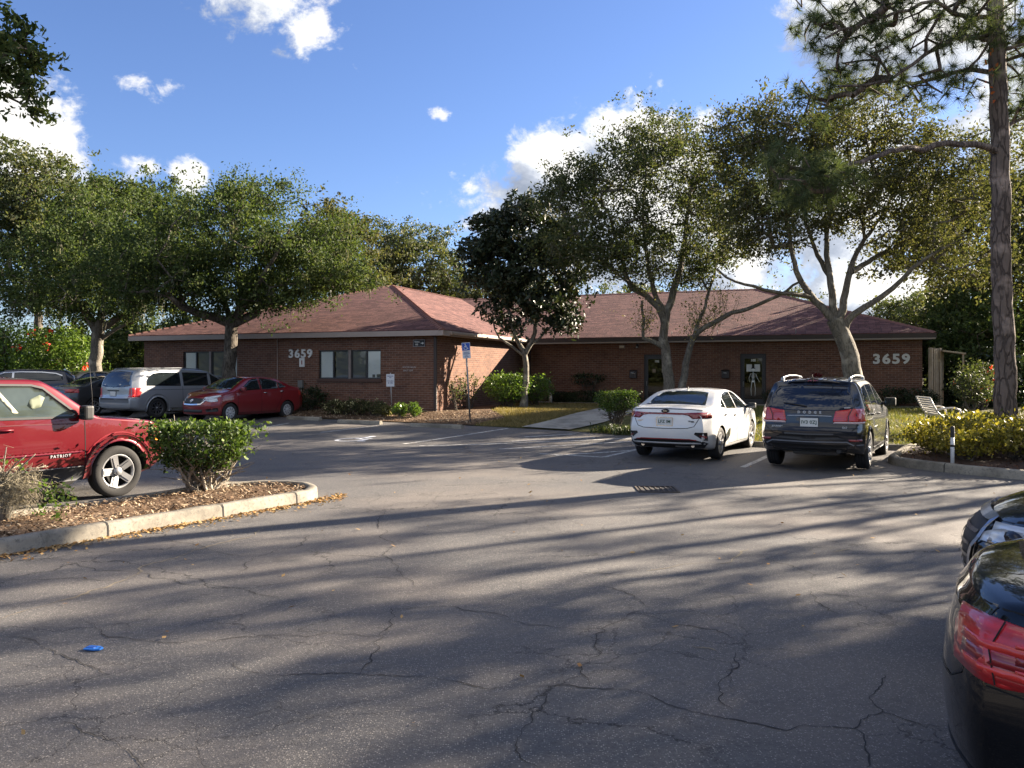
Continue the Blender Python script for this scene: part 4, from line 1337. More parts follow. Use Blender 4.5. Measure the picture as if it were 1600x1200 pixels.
        nm.name = 'body'
        s.bodyo.data = nm
        s.bodyo.parent = s.root
        bpy.data.objects.remove(co, do_unlink=True)
        nm.set_sharp_from_angle(angle=R(38))
        steer = sp.get('steer', 0)
        for j, ax in enumerate(sp['axles']):
            for sg in (1, -1):
                make_wheel(s.root, ax, sg * (hw - sp.get('tw', .21) / 2 - sp.get('inset', .02)), r, sp.get('tw', .21), sp.get('style', 'spoke'), sp.get('spokes', 10), steer if j == 1 else 0)
    # -- projection of details on to the bodywork
    def proj(s, p, view, off, sg=1):
        if view == 'side': o = Vector((p[0], 3 * sg, p[1])); d = Vector((0, -sg, 0))
        elif view == 'rear': o = Vector((-5, p[0], p[1])); d = Vector((1, 0, 0))
        elif view == 'front': o = Vector((5, p[0], p[1])); d = Vector((-1, 0, 0))
        else: o = Vector((p[0], p[1], 4)); d = Vector((0, 0, -1))
        h, nn, i, dist = s.bvh.ray_cast(o, d)
        L2 = s.sp['L'] / 2
        for _ in range(40):            # keep corner-wrapping pieces on the face they belong to
            if view in ('rear', 'front'):
                if h is not None and abs(h.x) > L2 - .42: break
                o.y *= .985
            elif view == 'side':
                if h is not None and abs(nn.y) > .25: break
                o.x *= .992
            else:
                if h is not None: break
                o.y *= .985
            h, nn, i, dist = s.bvh.ray_cast(o, d)
        if h is None:
            h, nn, i, dist = s.bvh.find_nearest(o + d * 2.5)
        if nn.dot(d) > 0: nn = -nn
        return h + nn * off, d
    def patch(s, name, view, poly, mat, off=.004, step=.06, sg=1, parent=None, depth=.012, smooth=True, label=None):
        vs2, fs2, nb = cdt_poly(poly, step)
        top_ = []; dirs = None
        for p in vs2:
            q, d = s.proj(p, view, off, sg)
            top_.append(q); dirs = d
        n = len(top_)
        rim = list(range(nb))
        vs = top_ + [top_[i] + dirs * (depth + off) for i in rim]
        fs = [list(f) for f in fs2] + [(rim[i], rim[(i + 1) % nb], n + (i + 1) % nb, n + i) for i in range(nb)]
        me = bpy.data.meshes.new(name)
        me.from_pydata(vs, [], fs)
        me.materials.append(mat)
        bm = bmesh.new(); bm.from_mesh(me)
        for f in bm.faces:
            if len([1 for v in f.verts if v.index >= n]) == 0:
                if f.normal.dot(dirs) > 0: f.normal_flip()
                f.smooth = smooth
        bm.to_mesh(me); bm.free()
        o = link(name, me, parent or s.root)
        if label: o['label'] = label
        return o
    def both(s, name, poly, mat, **kw):
        return [s.patch(name, 'side', poly, mat, sg=g, **kw) for g in (1, -1)]
    def mir(s, name, view, poly, mat, **kw):
        return [s.patch(name, view, poly, mat, **kw), s.patch(name, view, [(-p[0], p[1]) if view != 'top' else (p[0], -p[1]) for p in poly][::-1], mat, **kw)]
    def strip(s, name, view, pts, w, mat, off=.003, sg=1, closed=False, parent=None):
        P_ = [Vector(p) for p in pts]
        fine = []
        for p, q in zip(P_[:-1], P_[1:]):
            k = max(1, int((q - p).length / .05))
            fine += [p.lerp(q, j / k) for j in range(k)]
        fine.append(P_[-1])
        n = len(fine); A = []; B = []
        for i, p in enumerate(fine):
            d = (fine[min(i + 1, n - 1)] - fine[max(i - 1, 0)]).normalized(); nn = Vector((-d.y, d.x)) * w / 2
            A.append(s.proj(p + nn, view, off, sg)[0]); B.append(s.proj(p - nn, view, off, sg)[0])
        mb = MB(); mb.add(A + B, [(i, i + 1, n + i + 1, n + i) for i in range(n - 1)], 0)
        return mb.build(name, mat, parent or s.root, fix=False)
    def seams(s, lines, w=.012):
        for g in (1, -1):
            for l in lines: s.strip('door_seam', 'side', l, w, SEAM, .002, g)
    def handle(s, x, z, mat=None, ln=.17):
        for g in (1, -1):
            q, d = s.proj((x, z), 'side', .0, g)
            mb = MB()
            mb.tube([q + Vector((-ln / 2, -g * .01, 0)), q + Vector((-ln / 2 + .03, g * .03, .004)), q + Vector((ln / 2 - .03, g * .03, .004)), q + Vector((ln / 2, -g * .01, 0))], [.012, .015, .015, .012], 8)
            mb.build('door_handle', mat or s.paint, s.root)
    def mirrors(s, x, z, mat, w=.20, h=.14, dp=.10):
        for g in (1, -1):
            q, d = s.proj((x, z), 'side', 0, g)
            m = empty('wing_mirror', q, 0, s.root)
            mb = MB(); mb.box(-dp * .6, g * .05, -h * .35, dp * .4, g * (w + .03), h * .65, bev=.032) if g > 0 else mb.box(-dp * .6, -(w + .03), -h * .35, dp * .4, -.05, h * .65, bev=.032)
            mb.build('housing', mat, m)
            mb = MB(); mb.tube([(0, -g * .03, -.02), (0, g * .08, 0)], [.035, .03], 8); mb.build('arm', BLACKP, m)
            mb = MB(); y0, y1 = sorted((g * .065, g * (w + .015))); mb.box(-dp * .6 - .004, y0, -h * .27, -dp * .6 + .01, y1, h * .57); mb.build('mirror_glass', CGLASS, m)
    def plate(s, view, y, z, txt, w=.31, h=.155, frame=BLACKP):
        q, d = s.proj((y, z), view, .0)
        pl = empty('license_plate', q - d * .012, 0, s.root)
        pl.rotation_euler = (PI / 2, 0, -PI / 2 if view == 'rear' else PI / 2)
        MB().box(-w / 2 - .012, -h / 2 - .012, -.02, w / 2 + .012, h / 2 + .012, .002).build('frame', frame, pl)
        MB().box(-w / 2, -h / 2, -.01, w / 2, h / 2, .006).build('plate', PLATE, pl)
        if txt:
            o = link('lettering', text_mesh(txt, .085, .001, .002, 1.05, PLTXT), pl); o.location = (0, 0, .0075)
        return pl
    def lettering(s, view, y, z, txt, size, mat, sp_=1.0, bold=.002, sg=1, name='lettering'):
        q, d = s.proj((y, z), view, .004, sg)
        o = link(name, text_mesh(txt, size, .003, bold, sp_, mat), s.root)
        o.location = q - d * .004
        rz = {'rear': -PI / 2, 'front': PI / 2, 'side': 0 if sg < 0 else PI}[view]
        o.rotation_euler = (PI / 2, 0, rz)
        return o
    def fin(s, x, mat):
        q, d = s.proj((x, 0), 'top', 0)
        mb = MB(); mb.prism([q + Vector((.09, -.008, -.01)), q + Vector((-.05, -.008, -.01)), q + Vector((-.055, -.008, .055)), q + Vector((-.03, -.008, .06))], (0, .016, 0)); mb.build('antenna_fin', mat, s.root)
    def arch_trim(s, ax, r0, r1, mat, off=.01, name='arch_trim', a0=-12, a1=192):
        r = s.sp['wheel_r'] * s.sp.get('arch_up', 1.0)
        out = [(ax + r1 * math.cos(R(a)), r + r1 * math.sin(R(a))) for a in np.linspace(a0, a1, 22)]
        inn = [(ax + r0 * math.cos(R(a)), r + r0 * math.sin(R(a))) for a in np.linspace(a1, a0, 22)]
        return s.both(name, out + inn, mat, off=off, step=.07, depth=.02)

def sedan_spec(L=4.64, W=1.80, H=1.435, wb=2.70, r=.32, ro=.97, **kw):
    """x runs from tail (-) to nose (+); proportions scale from a 4.64 m saloon"""
    k = L / 4.64; z = H / 1.435
    a0 = -L / 2 + ro
    S = lambda pts: [(x * k, h * z) for x, h in pts]
    d = dict(L=L, W=W, wheel_r=r, axles=(a0, a0 + wb),
             top=S([(-2.32, .96), (-2.24, 1.055), (-2.1, 1.085), (-1.75, 1.105), (-1.62, 1.13), (-1.1, 1.32), (-.8, 1.395), (-.4, 1.43), (0, 1.435), (.35, 1.41), (.6, 1.34), (1.0, 1.16), (1.25, 1.045), (1.42, 1.0), (1.8, .93), (2.15, .83), (2.27, .76), (2.32, .68)]),
             belt=S([(-2.32, .84), (-1.9, .95), (-1.3, .985), (-.5, .965), (.5, .935), (1.2, .915), (1.7, .86), (2.1, .76), (2.32, .62)]),
             bot=S([(-2.32, .36), (-2.1, .27), (-1.5, .2), (1.5, .19), (2.1, .22), (2.32, .26)]),
             w=[(-L / 2, W / 2 * .93), (-L / 2 + .35, W / 2 * .975), (-.9, W / 2), (.9, W / 2), (L / 2 - .4, W / 2 * .965), (L / 2, W / 2 * .90)],
             rear=[(.2, -.10), (.42, .0), (.62, .02), (.80, .0), (.94, -.03), (1.06, -.015), (1.2, -.02)], front=[(.15, -.06), (.35, .0), (.55, .02), (.75, -.05), (.95, -.10)],
             tumb=.52, crown=.045, round=.075, kr=.20, kf=.34, fall=.6, rc=.32, ce=.10, tw=.215, style='spoke', spokes=10, arch=1.13)
    d.update(kw)
    return d
def sedan_glass(c, L=4.64, H=1.435, tint=None, third=True):
    k = L / 4.64; z = H / 1.435
    T = tint or CGLASS
    S = lambda pts: [(x * k, h * z) for x, h in pts]
    c.both('side_window', S([(.02, .99), (.97, .965), (.72, 1.12), (.42, 1.285), (.25, 1.335), (.02, 1.352)]), T, off=.005)
    c.both('side_window', S([(-.06, .992), (-.84, 1.015), (-.86, 1.24), (-.6, 1.315), (-.3, 1.35), (-.06, 1.355)]), T, off=.005)
    c.both('quarter_window', S([(-.90, 1.02), (-1.25, 1.06), (-1.08, 1.16), (-.905, 1.225)]), T, off=.005)
    y = c.sp['W'] / 1.8
    c.patch('rear_window', 'top', [(-.93 * k, -.50 * y), (-1.25 * k, -.565 * y), (-1.63 * k, -.63 * y), (-1.66 * k, -.3 * y), (-1.67 * k, 0), (-1.66 * k, .3 * y), (-1.63 * k, .63 * y), (-1.25 * k, .565 * y), (-.93 * k, .50 * y), (-.90 * k, .25 * y), (-.89 * k, 0), (-.90 * k, -.25 * y)], T, off=.005)
    c.patch('windshield', 'top', [(.52 * k, -.54 * y), (.85 * k, -.62 * y), (1.20 * k, -.70 * y), (1.29 * k, -.35 * y), (1.32 * k, 0), (1.29 * k, .35 * y), (1.20 * k, .70 * y), (.85 * k, .62 * y), (.52 * k, .54 * y), (.46 * k, .25 * y), (.45 * k, 0), (.46 * k, -.25 * y)], T, off=.005)
    zb = .25 * z
    c.seams([S([(1.05, .30), (1.08, .6), (1.02, .93)]), S([(-.02, .26), (-.02, .97)]), S([(-.02, .985), (-.02, 1.35)]), S([(-.98, .98), (-1.02, .75), (-.80, .45), (-.72, .28)]), S([(1.05, .275), (-.72, .275)])])

def place_by_wheel(u, v, Y, side, ax, hw, heading):
    """car origin so that the tyre at (ax, side*hw) stands at the ground point seen at pixel (u, v), depth Y"""
    p = K(u, v, Y); a = R(heading)
    f = Vector((math.cos(a), math.sin(a))); l = Vector((-f.y, f.x))
    q = Vector((p.x, p.y)) - f * ax - l * (side * hw)
    return Vector((q.x, q.y, float(gz(q.x, q.y))))

G_LOT = 'cars parked in the lot'
# --- white saloon ----------------------------------------------------------------------------------
WHITE = paint_mat('white_paint', (0.66, 0.665, 0.67), .0, .35)
sp = sedan_spec(style='pair', spokes=10, r=.325, kr=.22)
hdg = 61
p = place_by_wheel(1121, 719, 17.0, -1, sp['axles'][0], .80, hdg)
c = Car('parked_sedan', 'clean white sedan parked tail out beside the black SUV', 'car', sp, p, hdg, WHITE, G_LOT)
sedan_glass(c)
c.mir('tail_light', 'rear', [(.90, .865), (.90, .965), (.62, .975), (.36, .962), (.36, .93), (.46, .915), (.55, .85)], REDD, step=.05, off=.006)
c.patch('tail_light_bar', 'rear', [(-.37, .93), (-.37, .962), (0, .966), (.37, .962), (.37, .93), (0, .934)], REDD, off=.006)
c.both('tail_light', [(-2.30, .862), (-2.30, .967), (-1.98, .955), (-2.06, .875)], REDD, off=.006, step=.04)
c.strip('spoiler_lip', 'rear', [(-.70, 1.015), (-.5, 1.035), (0, 1.043), (.5, 1.035), (.70, 1.015)], .014, SEAM)
c.strip('trunk_seam', 'rear', [(-.66, .845), (-.58, .70), (-.45, .665), (0, .655), (.45, .665), (.58, .70), (.66, .845)], .012, SEAM)
c.patch('emblem', 'rear', [(.085 * math.cos(a), .998 + .033 * math.sin(a)) for a in np.linspace(0, 2 * PI, 25)[:-1]], M('emblem_black', (.01, .01, .012), .3), off=.012)
c.lettering('rear', 0, .998, 'KIA', .048, CHROME, 1.0, .001).location.x -= .012
c.lettering('rear', .52, .80, 'FORTE', .035, CHROME, 1.3); c.lettering('rear', -.52, .80, 'GT-Line', .04, BLACKP)
c.plate('rear', 0, .79, 'LFZ IM', frame=CHROME)
c.mir('bumper_vent', 'rear', [(.80, .58), (.80, .42), (.75, .425), (.58, .55), (.60, .585)], BLACKP, off=.004)
c.mir('reflector', 'rear', [(.78, .50), (.78, .475), (.68, .52), (.68, .54)], REDD, off=.012)
c.patch('rear_diffuser', 'rear', [(-.80, .36), (-.74, .40), (-.5, .455), (0, .46), (.5, .455), (.74, .40), (.80, .36), (.7, .26), (0, .24), (-.7, .26)], BLACKP, off=.006)
c.strip('red_trim', 'rear', [(-.62, .432), (-.5, .445), (0, .45), (.5, .445), (.62, .432)], .012, M('trim_red', (.35, .02, .02), .4), .009)
for yy in (-.52, .52):
    q, d = c.proj((yy, .31), 'rear', 0)
    MB().tube([q + Vector((.06, 0, 0)), q + Vector((-.02, 0, 0))], .035, 14).build('exhaust_tip', CHROME, c.root)
c.mirrors(.93, 1.0, BLACKP, .2, .13)
c.handle(-.22, .86); c.handle(-1.0, .90)
c.fin(-.72, BLACKP)
c.mir('headlight', 'front', [(.88, .66), (.86, .74), (.5, .70), (.46, .64)], CLEARL, step=.05)
c.patch('grille', 'front', [(-.42, .56), (-.46, .66), (0, .68), (.46, .66), (.42, .56), (0, .54)], BLACKP, step=.06)
# --- black SUV -------------------------------------------------------------------------------------
def suv_spec(L, W, H, wb, r, ro, **kw):
    k = L / 4.89; z = H / 1.69; a0 = -L / 2 + ro
    S = lambda pts: [(x * k, h * z) for x, h in pts]
    d = dict(L=L, W=W, wheel_r=r, axles=(a0, a0 + wb),
             top=S([(-2.445, 1.40), (-2.40, 1.52), (-2.30, 1.60), (-2.0, 1.645), (-1.2, 1.685), (-.4, 1.69), (.1, 1.66), (.45, 1.58), (.9, 1.37), (1.22, 1.19), (1.38, 1.13), (1.8, 1.07), (2.2, .98), (2.38, .88), (2.445, .76)]),
             belt=S([(-2.445, 1.08), (-2.0, 1.12), (-1, 1.09), (.2, 1.04), (1.2, 1.0), (1.8, .96), (2.2, .86), (2.445, .7)]),
             bot=S([(-2.445, .42), (-2.2, .33), (-1.5, .25), (1.5, .24), (2.1, .27), (2.445, .32)]),
             w=[(-L / 2, W / 2 * .955), (-L / 2 + .35, W / 2 * .985), (-.9, W / 2), (.9, W / 2), (L / 2 - .4, W / 2 * .975), (L / 2, W / 2 * .91)],
             rear=[(.3, -.06), (.5, .04), (.72, .05), (.80, -.01), (1.06, -.045), (1.35, -.17), (1.55, -.30), (1.75, -.33)], front=[(.2, -.08), (.45, .0), (.65, .02), (.85, -.03), (1.1, -.10)],
             tumb=.36, crown=.045, round=.09, kr=.13, kf=.28, fall=.6, rc=.3, ce=.09, tw=.23, style='five', arch=1.14)
    d.update(kw)
    return d
BLACK = paint_mat('black_blue_paint', (0.006, 0.008, 0.013), .1, .3, dust=.05, spec=.2)
sp = suv_spec(4.89, 1.85, 1.69, 2.89, .36, .98)
hdg = 60
p = place_by_wheel(1350, 733, 15.35, -1, sp['axles'][0], .80, hdg)
c = Car('parked_suv', 'black SUV with roof rails parked tail out beside the white sedan', 'SUV', sp, p, hdg, BLACK, G_LOT)
GL_SUV = glass_mat('suv_glass', (0.010, 0.014, 0.026))
c.patch('rear_window', 'rear', [(-.745, 1.145), (-.70, 1.33), (-.60, 1.525), (0, 1.555), (.60, 1.525), (.70, 1.33), (.745, 1.145), (.5, 1.10), (0, 1.085), (-.5, 1.10)], GL_SUV, off=.006)
c.patch('rear_spoiler', 'rear', [(-.60, 1.575), (-.58, 1.60), (0, 1.645), (.58, 1.60), (.60, 1.575), (0, 1.60)], BLACKP, off=.03, step=.05)
c.patch('high_brake_light', 'rear', [(-.10, 1.597), (-.10, 1.62), (.10, 1.62), (.10, 1.597)], REDD, off=.034, step=.05)
c.both('side_window', [(.03, 1.14), (1.0, 1.09), (.72, 1.28), (.42, 1.46), (.25, 1.525), (.03, 1.55)], GL_SUV)
c.both('side_window', [(-.05, 1.145), (-.98, 1.17), (-.98, 1.55), (-.05, 1.555)], GL_SUV)
c.both('quarter_window', [(-1.05, 1.175), (-1.85, 1.22), (-1.80, 1.40), (-1.55, 1.51), (-1.05, 1.545)], GL_SUV)
c.patch('windshield', 'top', [(.32, -.56), (.7, -.63), (1.14, -.72), (1.22, -.35), (1.25, 0), (1.22, .35), (1.14, .72), (.7, .63), (.32, .56), (.25, .3), (.23, 0), (.25, -.3)], GL_SUV)
c.mir('tail_light', 'rear', [(.90, .905), (.90, 1.13), (.72, 1.135), (.66, 1.0), (.66, .905)], REDL, step=.04, off=.010, depth=.03)
c.mir('tail_light', 'rear', [(.645, .905), (.645, 1.0), (.70, 1.13), (.44, 1.09), (.40, .90)], REDL, step=.04, off=.010, depth=.03)
c.both('tail_light', [(-2.42, .905), (-2.42, 1.135), (-2.16, 1.12), (-2.20, .93)], REDL, step=.04, off=.010)
c.mir('reverse_light', 'rear', [(.89, .868), (.89, .902), (.43, .902), (.40, .868)], M('reverse_lens', (.55, .42, .42), .15), step=.05, off=.010)
c.strip('chrome_strip', 'rear', [(-.38, 1.0), (0, 1.008), (.38, 1.0)], .011, LETGREY, .012)
c.lettering('rear', 0, 1.062, 'DODGE', .06, LETGREY, 2.6, .004)
c.plate('rear', 0, .885, 'IV3 0ZJ')
c.lettering('rear', .56, .80, 'JOURNEY', .042, LETGREY, 1.1); c.lettering('rear', -.60, .80, 'SXT', .045, LETGREY, 1.1)
c.strip('bumper_edge', 'rear', [(-.78, .64), (-.60, .70), (-.42, .685), (0, .675), (.42, .685), (.60, .70), (.78, .64)][2:5], .028, GREYP, .012)
c.strip('tailgate_seam', 'rear', [(-.80, .90), (-.78, .80), (-.62, .68), (0, .66), (.62, .68), (.78, .80), (.80, .90)], .014, SEAM, .002)
c.patch('bumper_inset', 'rear', [(-.60, .60), (-.5, .66), (0, .655), (.5, .66), (.60, .60), (0, .56)], BLACKP, off=.006)
c.strip('bumper_moulding', 'rear', [(-.88, .50), (-.74, .50), (-.64, .55), (0, .54), (.64, .55), (.74, .50), (.88, .50)], .022, M('moulding_grey', (.13, .14, .16), .35), .012)
c.patch('lower_bumper', 'rear', [(-.70, .50), (0, .49), (.70, .50), (.62, .38), (0, .36), (-.62, .38)], BLACKP, off=.004)
c.mir('reflector', 'rear', [(.86, .56), (.86, .60), (.66, .60), (.68, .56)], REDD, off=.012)
q, d = c.proj((-.50, .40), 'rear', 0)
MB().tube([q + Vector((.2, 0, -.02)), q + Vector((-.03, 0, -.02))], .04, 14).build('exhaust_pipe', BLACKP, c.root)
MB().lathe([(.02, 0), (.035, .01), (.035, .25), (.02, .26)], 12, M=Matrix.Translation((-1.9, .15, .30)) @ Matrix.Rotation(PI / 2, 4, 'X')).box(-2.15, -.45, .27, -1.75, .35, .40, bev=.05).build('silencer', M('underbody_metal', (.10, .09, .08), .6, metal=.5), c.root)
for g in (1, -1):
    pts = [c.proj((x, g * .60), 'top', 0)[0] + Vector((0, 0, dz)) for x, dz in ((-1.85, .0), (-1.72, .055), (-1.2, .07), (-.5, .065), (.0, .055), (.12, 0))]
    m2 = MB(); m2.tube(pts, .018, 8)
    for x in (-1.74, -.02): m2.box(x - .06, g * .60 - .025, pts[1].z - .07, x + .06, g * .60 + .025, pts[1].z)
    m2.build('roof_rail', M('rail_silver', (.30, .31, .33), .3, metal=.6), c.root)
for yy in (-.36, -.12, .12, .36):
    c.strip('roof_rib', 'top', [(-2.1, yy), (-1.2, yy), (.1, yy)], .05, BLACK, .012)
q, d = c.proj((-2.05, .0), 'top', 0)
MB().tube([q, q + Vector((-.07, 0, .17))], [.014, .004], 8).build('antenna', BLACKP, c.root)
MB().tube([Vector(c.proj((.05, 1.16), 'rear', .02)[0]), Vector(c.proj((.3, 1.20), 'rear', .03)[0]), Vector(c.proj((.46, 1.22), 'rear', .02)[0])], [.014, .011, .008], 8).build('rear_wiper', BLACKP, c.root)
c.patch('window_sticker', 'rear', [(-.58, 1.135), (-.58, 1.16), (-.68, 1.165), (-.68, 1.14)], M('sticker_grey', (.35, .36, .37), .6), off=.010, step=.05)
c.mirrors(.92, 1.15, BLACKP, .24, .17, .11)
c.handle(-.22, .98); c.handle(-1.15, 1.0)
c.seams([[(1.12, .36), (1.14, .7), (1.06, 1.06)], [(0, .34), (0, 1.12)], [(-1.02, 1.14), (-1.06, .85), (-.86, .55), (-.76, .36)], [(1.12, .36), (-.76, .36)]])
for ax in sp['axles']: c.arch_trim(ax, .405, .44, BLACK, .014)
c.both('sill_trim', [(-.85, .27), (.95, .27), (.95, .36), (-.85, .36)], BLACKP, off=.012, step=.1)
c.mir('headlight', 'front', [(.88, .80), (.84, .92), (.5, .90), (.48, .80)], CLEARL, step=.05)
c.patch('grille', 'front', [(-.45, .66), (-.46, .84), (.46, .84), (.45, .66)], BLACKP)
# --- grey minivan ----------------------------------------------------------------------------------
GREYV = paint_mat('silver_grey_paint', (0.33, 0.345, 0.37), .45, .34)
L = 5.15
spv = dict(L=L, W=2.0, wheel_r=.345, axles=(-1.56, 1.52),
           top=[(-2.575, 1.52), (-2.54, 1.63), (-2.44, 1.70), (-2.0, 1.735), (-1.0, 1.75), (0, 1.745), (.55, 1.70), (.95, 1.56), (1.4, 1.31), (1.72, 1.16), (2.0, 1.09), (2.3, 1.0), (2.5, .88), (2.575, .76)],
           belt=[(-2.575, 1.09), (-1.8, 1.09), (0, 1.07), (1.4, 1.05), (2.0, .96), (2.4, .82), (2.575, .7)],
           bot=[(-2.575, .36), (-2.3, .28), (-1.6, .22), (1.6, .2), (2.3, .22), (2.575, .28)],
           w=[(-2.575, .955), (-2.2, .985), (-1, 1.0), (1, 1.0), (2.1, .97), (2.575, .90)],
           rear=[(.3, -.02), (.5, .04), (.70, .04), (.76, -.01), (1.08, -.03), (1.4, -.12), (1.7, -.28)], front=[(.2, -.08), (.5, .0), (.75, 0), (1.0, -.1)],
           tumb=.24, crown=.05, round=.10, kr=.10, kf=.3, fall=.6, rc=.3, ce=.07, tw=.225, style='dark', spokes=9, arch=1.15)
hdg = 59
MATS['alloy_spoke_dark'] = M('machined_dark_alloy', (.16, .16, .165), .35, metal=.7)
p = place_by_wheel(244, 657, 29.0, -1, -1.56, .9, hdg)
c = Car('parked_minivan', 'silver grey minivan parked nose in beside the red sedan', 'minivan', spv, p, hdg, GREYV, G_LOT)
c.patch('rear_window', 'rear', [(-.80, 1.13), (-.74, 1.40), (-.66, 1.60), (0, 1.64), (.66, 1.60), (.74, 1.40), (.80, 1.13), (.5, 1.09), (0, 1.075), (-.5, 1.09)], GL_SUV, off=.006)
c.both('side_window', [(.72, 1.11), (1.46, 1.10), (1.1, 1.34), (.72, 1.54)], CGLASS)
c.both('side_window', [(-.48, 1.11), (.62, 1.11), (.62, 1.57), (-.48, 1.60)], CGLASS)
c.both('quarter_window', [(-.60, 1.11), (-1.98, 1.13), (-1.96, 1.30), (-1.85, 1.45), (-1.66, 1.55), (-1.4, 1.59), (-.60, 1.60)], CGLASS)
c.patch('windshield', 'top', [(.85, -.66), (1.2, -.72), (1.6, -.80), (1.68, 0), (1.6, .80), (1.2, .72), (.85, .66), (.78, 0)], CGLASS)
c.mir('tail_light', 'rear', [(.97, .74), (.97, 1.06), (.78, 1.06), (.76, .90), (.74, .74)], REDL, step=.05, off=.012)
c.both('tail_light', [(-2.53, .74), (-2.53, 1.06), (-2.36, 1.06), (-2.40, .76)], REDL, step=.05, off=.012)
c.mir('reverse_light', 'rear', [(.96, .70), (.96, .738), (.74, .738), (.74, .70)], M('reverse_lens', (.55, .42, .42), .15), off=.012)
c.plate('rear', 0.05, .86, '', frame=BLACKP)
c.strip('plate_recess', 'rear', [(-.28, .965), (.38, .965)], .035, BLACKP, .01)
c.patch('bumper_step', 'rear', [(-.80, .54), (-.80, .70), (.80, .70), (.80, .54)], M('bumper_shade_grey', (.10, .105, .115), .45), off=.006)
c.strip('bumper_line', 'rear', [(-.95, .44), (0, .43), (.95, .44)], .03, M('bumper_pale_grey', (.28, .29, .31), .4), .01)
c.seams([[(1.5, .34), (1.5, 1.08)], [(.67, .33), (.67, 1.09)], [(-.53, .38), (-.53, 1.1)], [(-2.1, .99), (.6, .99)], [(1.5, .34), (-1.05, .34)]])
for ax in spv['axles']: c.arch_trim(ax, .40, .50, GREYV, .02)
c.both('sill_trim', [(-1.0, .30), (1.0, .30), (1.0, .345), (-1.0, .345)], CHROME, off=.01, step=.1)
c.mirrors(1.33, 1.14, GREYV, .24, .17)
c.handle(.45, .97); c.handle(.90, .97)
for g in (1, -1):
    pts = [c.proj((x, g * .70), 'top', 0)[0] + Vector((0, 0, dz)) for x, dz in ((-2.1, .0), (-1.95, .04), (-.5, .045), (.4, .03), (.5, 0))]
    MB().tube(pts, .016, 8).build('roof_rail', MATS['rail_silver'], c.root)
c.mir('headlight', 'front', [(.86, .72), (.82, .86), (.45, .84), (.45, .74)], CLEARL)
c.patch('grille', 'front', [(-.4, .6), (-.4, .78), (.4, .78), (.4, .6)], BLACKP)
for yy, zz in ((.62, 1.15), (-.25, 1.15)):
    c.patch('window_sticker', 'rear', [(yy, zz), (yy, zz + .04), (yy - .1, zz + .04), (yy - .1, zz)], M('sticker_white', (.6, .6, .6), .6), off=.010)
# --- red saloon facing out -------------------------------------------------------------------------
REDP = paint_mat('red_paint', (0.215, 0.008, 0.014), .35, .3)
sp = sedan_spec(4.46, 1.695, 1.51, 2.60, .31, .98, style='hub', spokes=9, kf=.40, tumb=.46)
hdg = 241
p = place_by_wheel(447, 656, 29.6, 1, sp['axles'][0], .76, hdg)
c = Car('parked_sedan', 'dark red sedan facing out beside the silver minivan', 'car', sp, p, hdg, REDP, G_LOT)
sedan_glass(c, 4.46, 1.51)
# grille, lamps and bumper of the nose
c.patch('grille', 'front', [(-.40, .60), (-.50, .72), (-.46, .775), (0, .79), (.46, .775), (.50, .72), (.40, .60), (0, .585)], BLACKP, off=.008)
c.strip('grille_chrome', 'front', [(-.52, .775), (-.50, .72), (-.38, .60), (0, .585), (.38, .60), (.50, .72), (.52, .775)], .035, CHROME, .014)
c.patch('emblem', 'front', [(.062 * math.cos(a), .70 + .062 * math.sin(a)) for a in np.linspace(0, 2 * PI, 21)[:-1]], CHROME, off=.02)
c.patch('emblem', 'front', [(.075, .69), (.075, .712), (-.075, .712), (-.075, .69)], CHROME, off=.026)
c.mir('headlight', 'front', [(.84, .70), (.84, .80), (.66, .80), (.50, .745), (.52, .70), (.66, .67)], CLEARL, off=.008, step=.04)
c.both('headlight', [(2.18, .70), (2.1, .80), (1.72, .89), (1.70, .85), (1.95, .74)], CLEARL, off=.008, step=.04)
c.mir('bumper_vent', 'front', [(.78, .36), (.76, .48), (.52, .43), (.55, .35)], BLACKP, off=.006)
c.patch('lower_grille', 'front', [(-.42, .33), (-.44, .43), (.44, .43), (.42, .33)], BLACKP, off=.006)
c.strip('bumper_seam', 'front', [(-.5, .56), (0, .545), (.5, .56)], .012, SEAM)
c.mirrors(.88, 1.06, REDP, .18, .13)
c.handle(-.2, .93, CHROME); c.handle(-.98, .965, CHROME)
c.both('tail_light', [(-2.18, .80), (-2.20, .98), (-1.93, 1.0), (-2.02, .84)], REDL, off=.006, step=.04)
c.mir('tail_light', 'rear', [(.83, .80), (.83, .98), (.55, .98), (.58, .82)], REDL, off=.008)
c.plate('rear', 0, .86, '')
# --- dark grey saloon between the minivan and the red off-roader -------------------------------------
DGREY = paint_mat('dark_grey_paint', (0.060, 0.058, 0.058), .5, .32)
sp = sedan_spec(4.64, 1.78, 1.455, 2.70, .32, .99, style='spoke', spokes=8)
hdg = 59
p = place_by_wheel(146, 652, 30.6, -1, sp['axles'][0], .79, hdg)
c = Car('parked_sedan', 'dark grey sedan half hidden between the silver minivan and the red off-roader', 'car', sp, p, hdg, DGREY, G_LOT)
sedan_glass(c, 4.64, 1.455)
c.mir('tail_light', 'rear', [(.88, .84), (.88, .98), (.40, .955), (.46, .93), (.66, .85)], REDL, off=.010, step=.05)
c.both('tail_light', [(-2.28, .84), (-2.28, .975), (-1.96, .965), (-2.10, .87)], REDL, off=.010, step=.04)
c.plate('rear', 0, .80, '')
c.mirrors(.93, 1.0, DGREY, .2, .13)
c.handle(-.22, .87); c.handle(-1.0, .91)
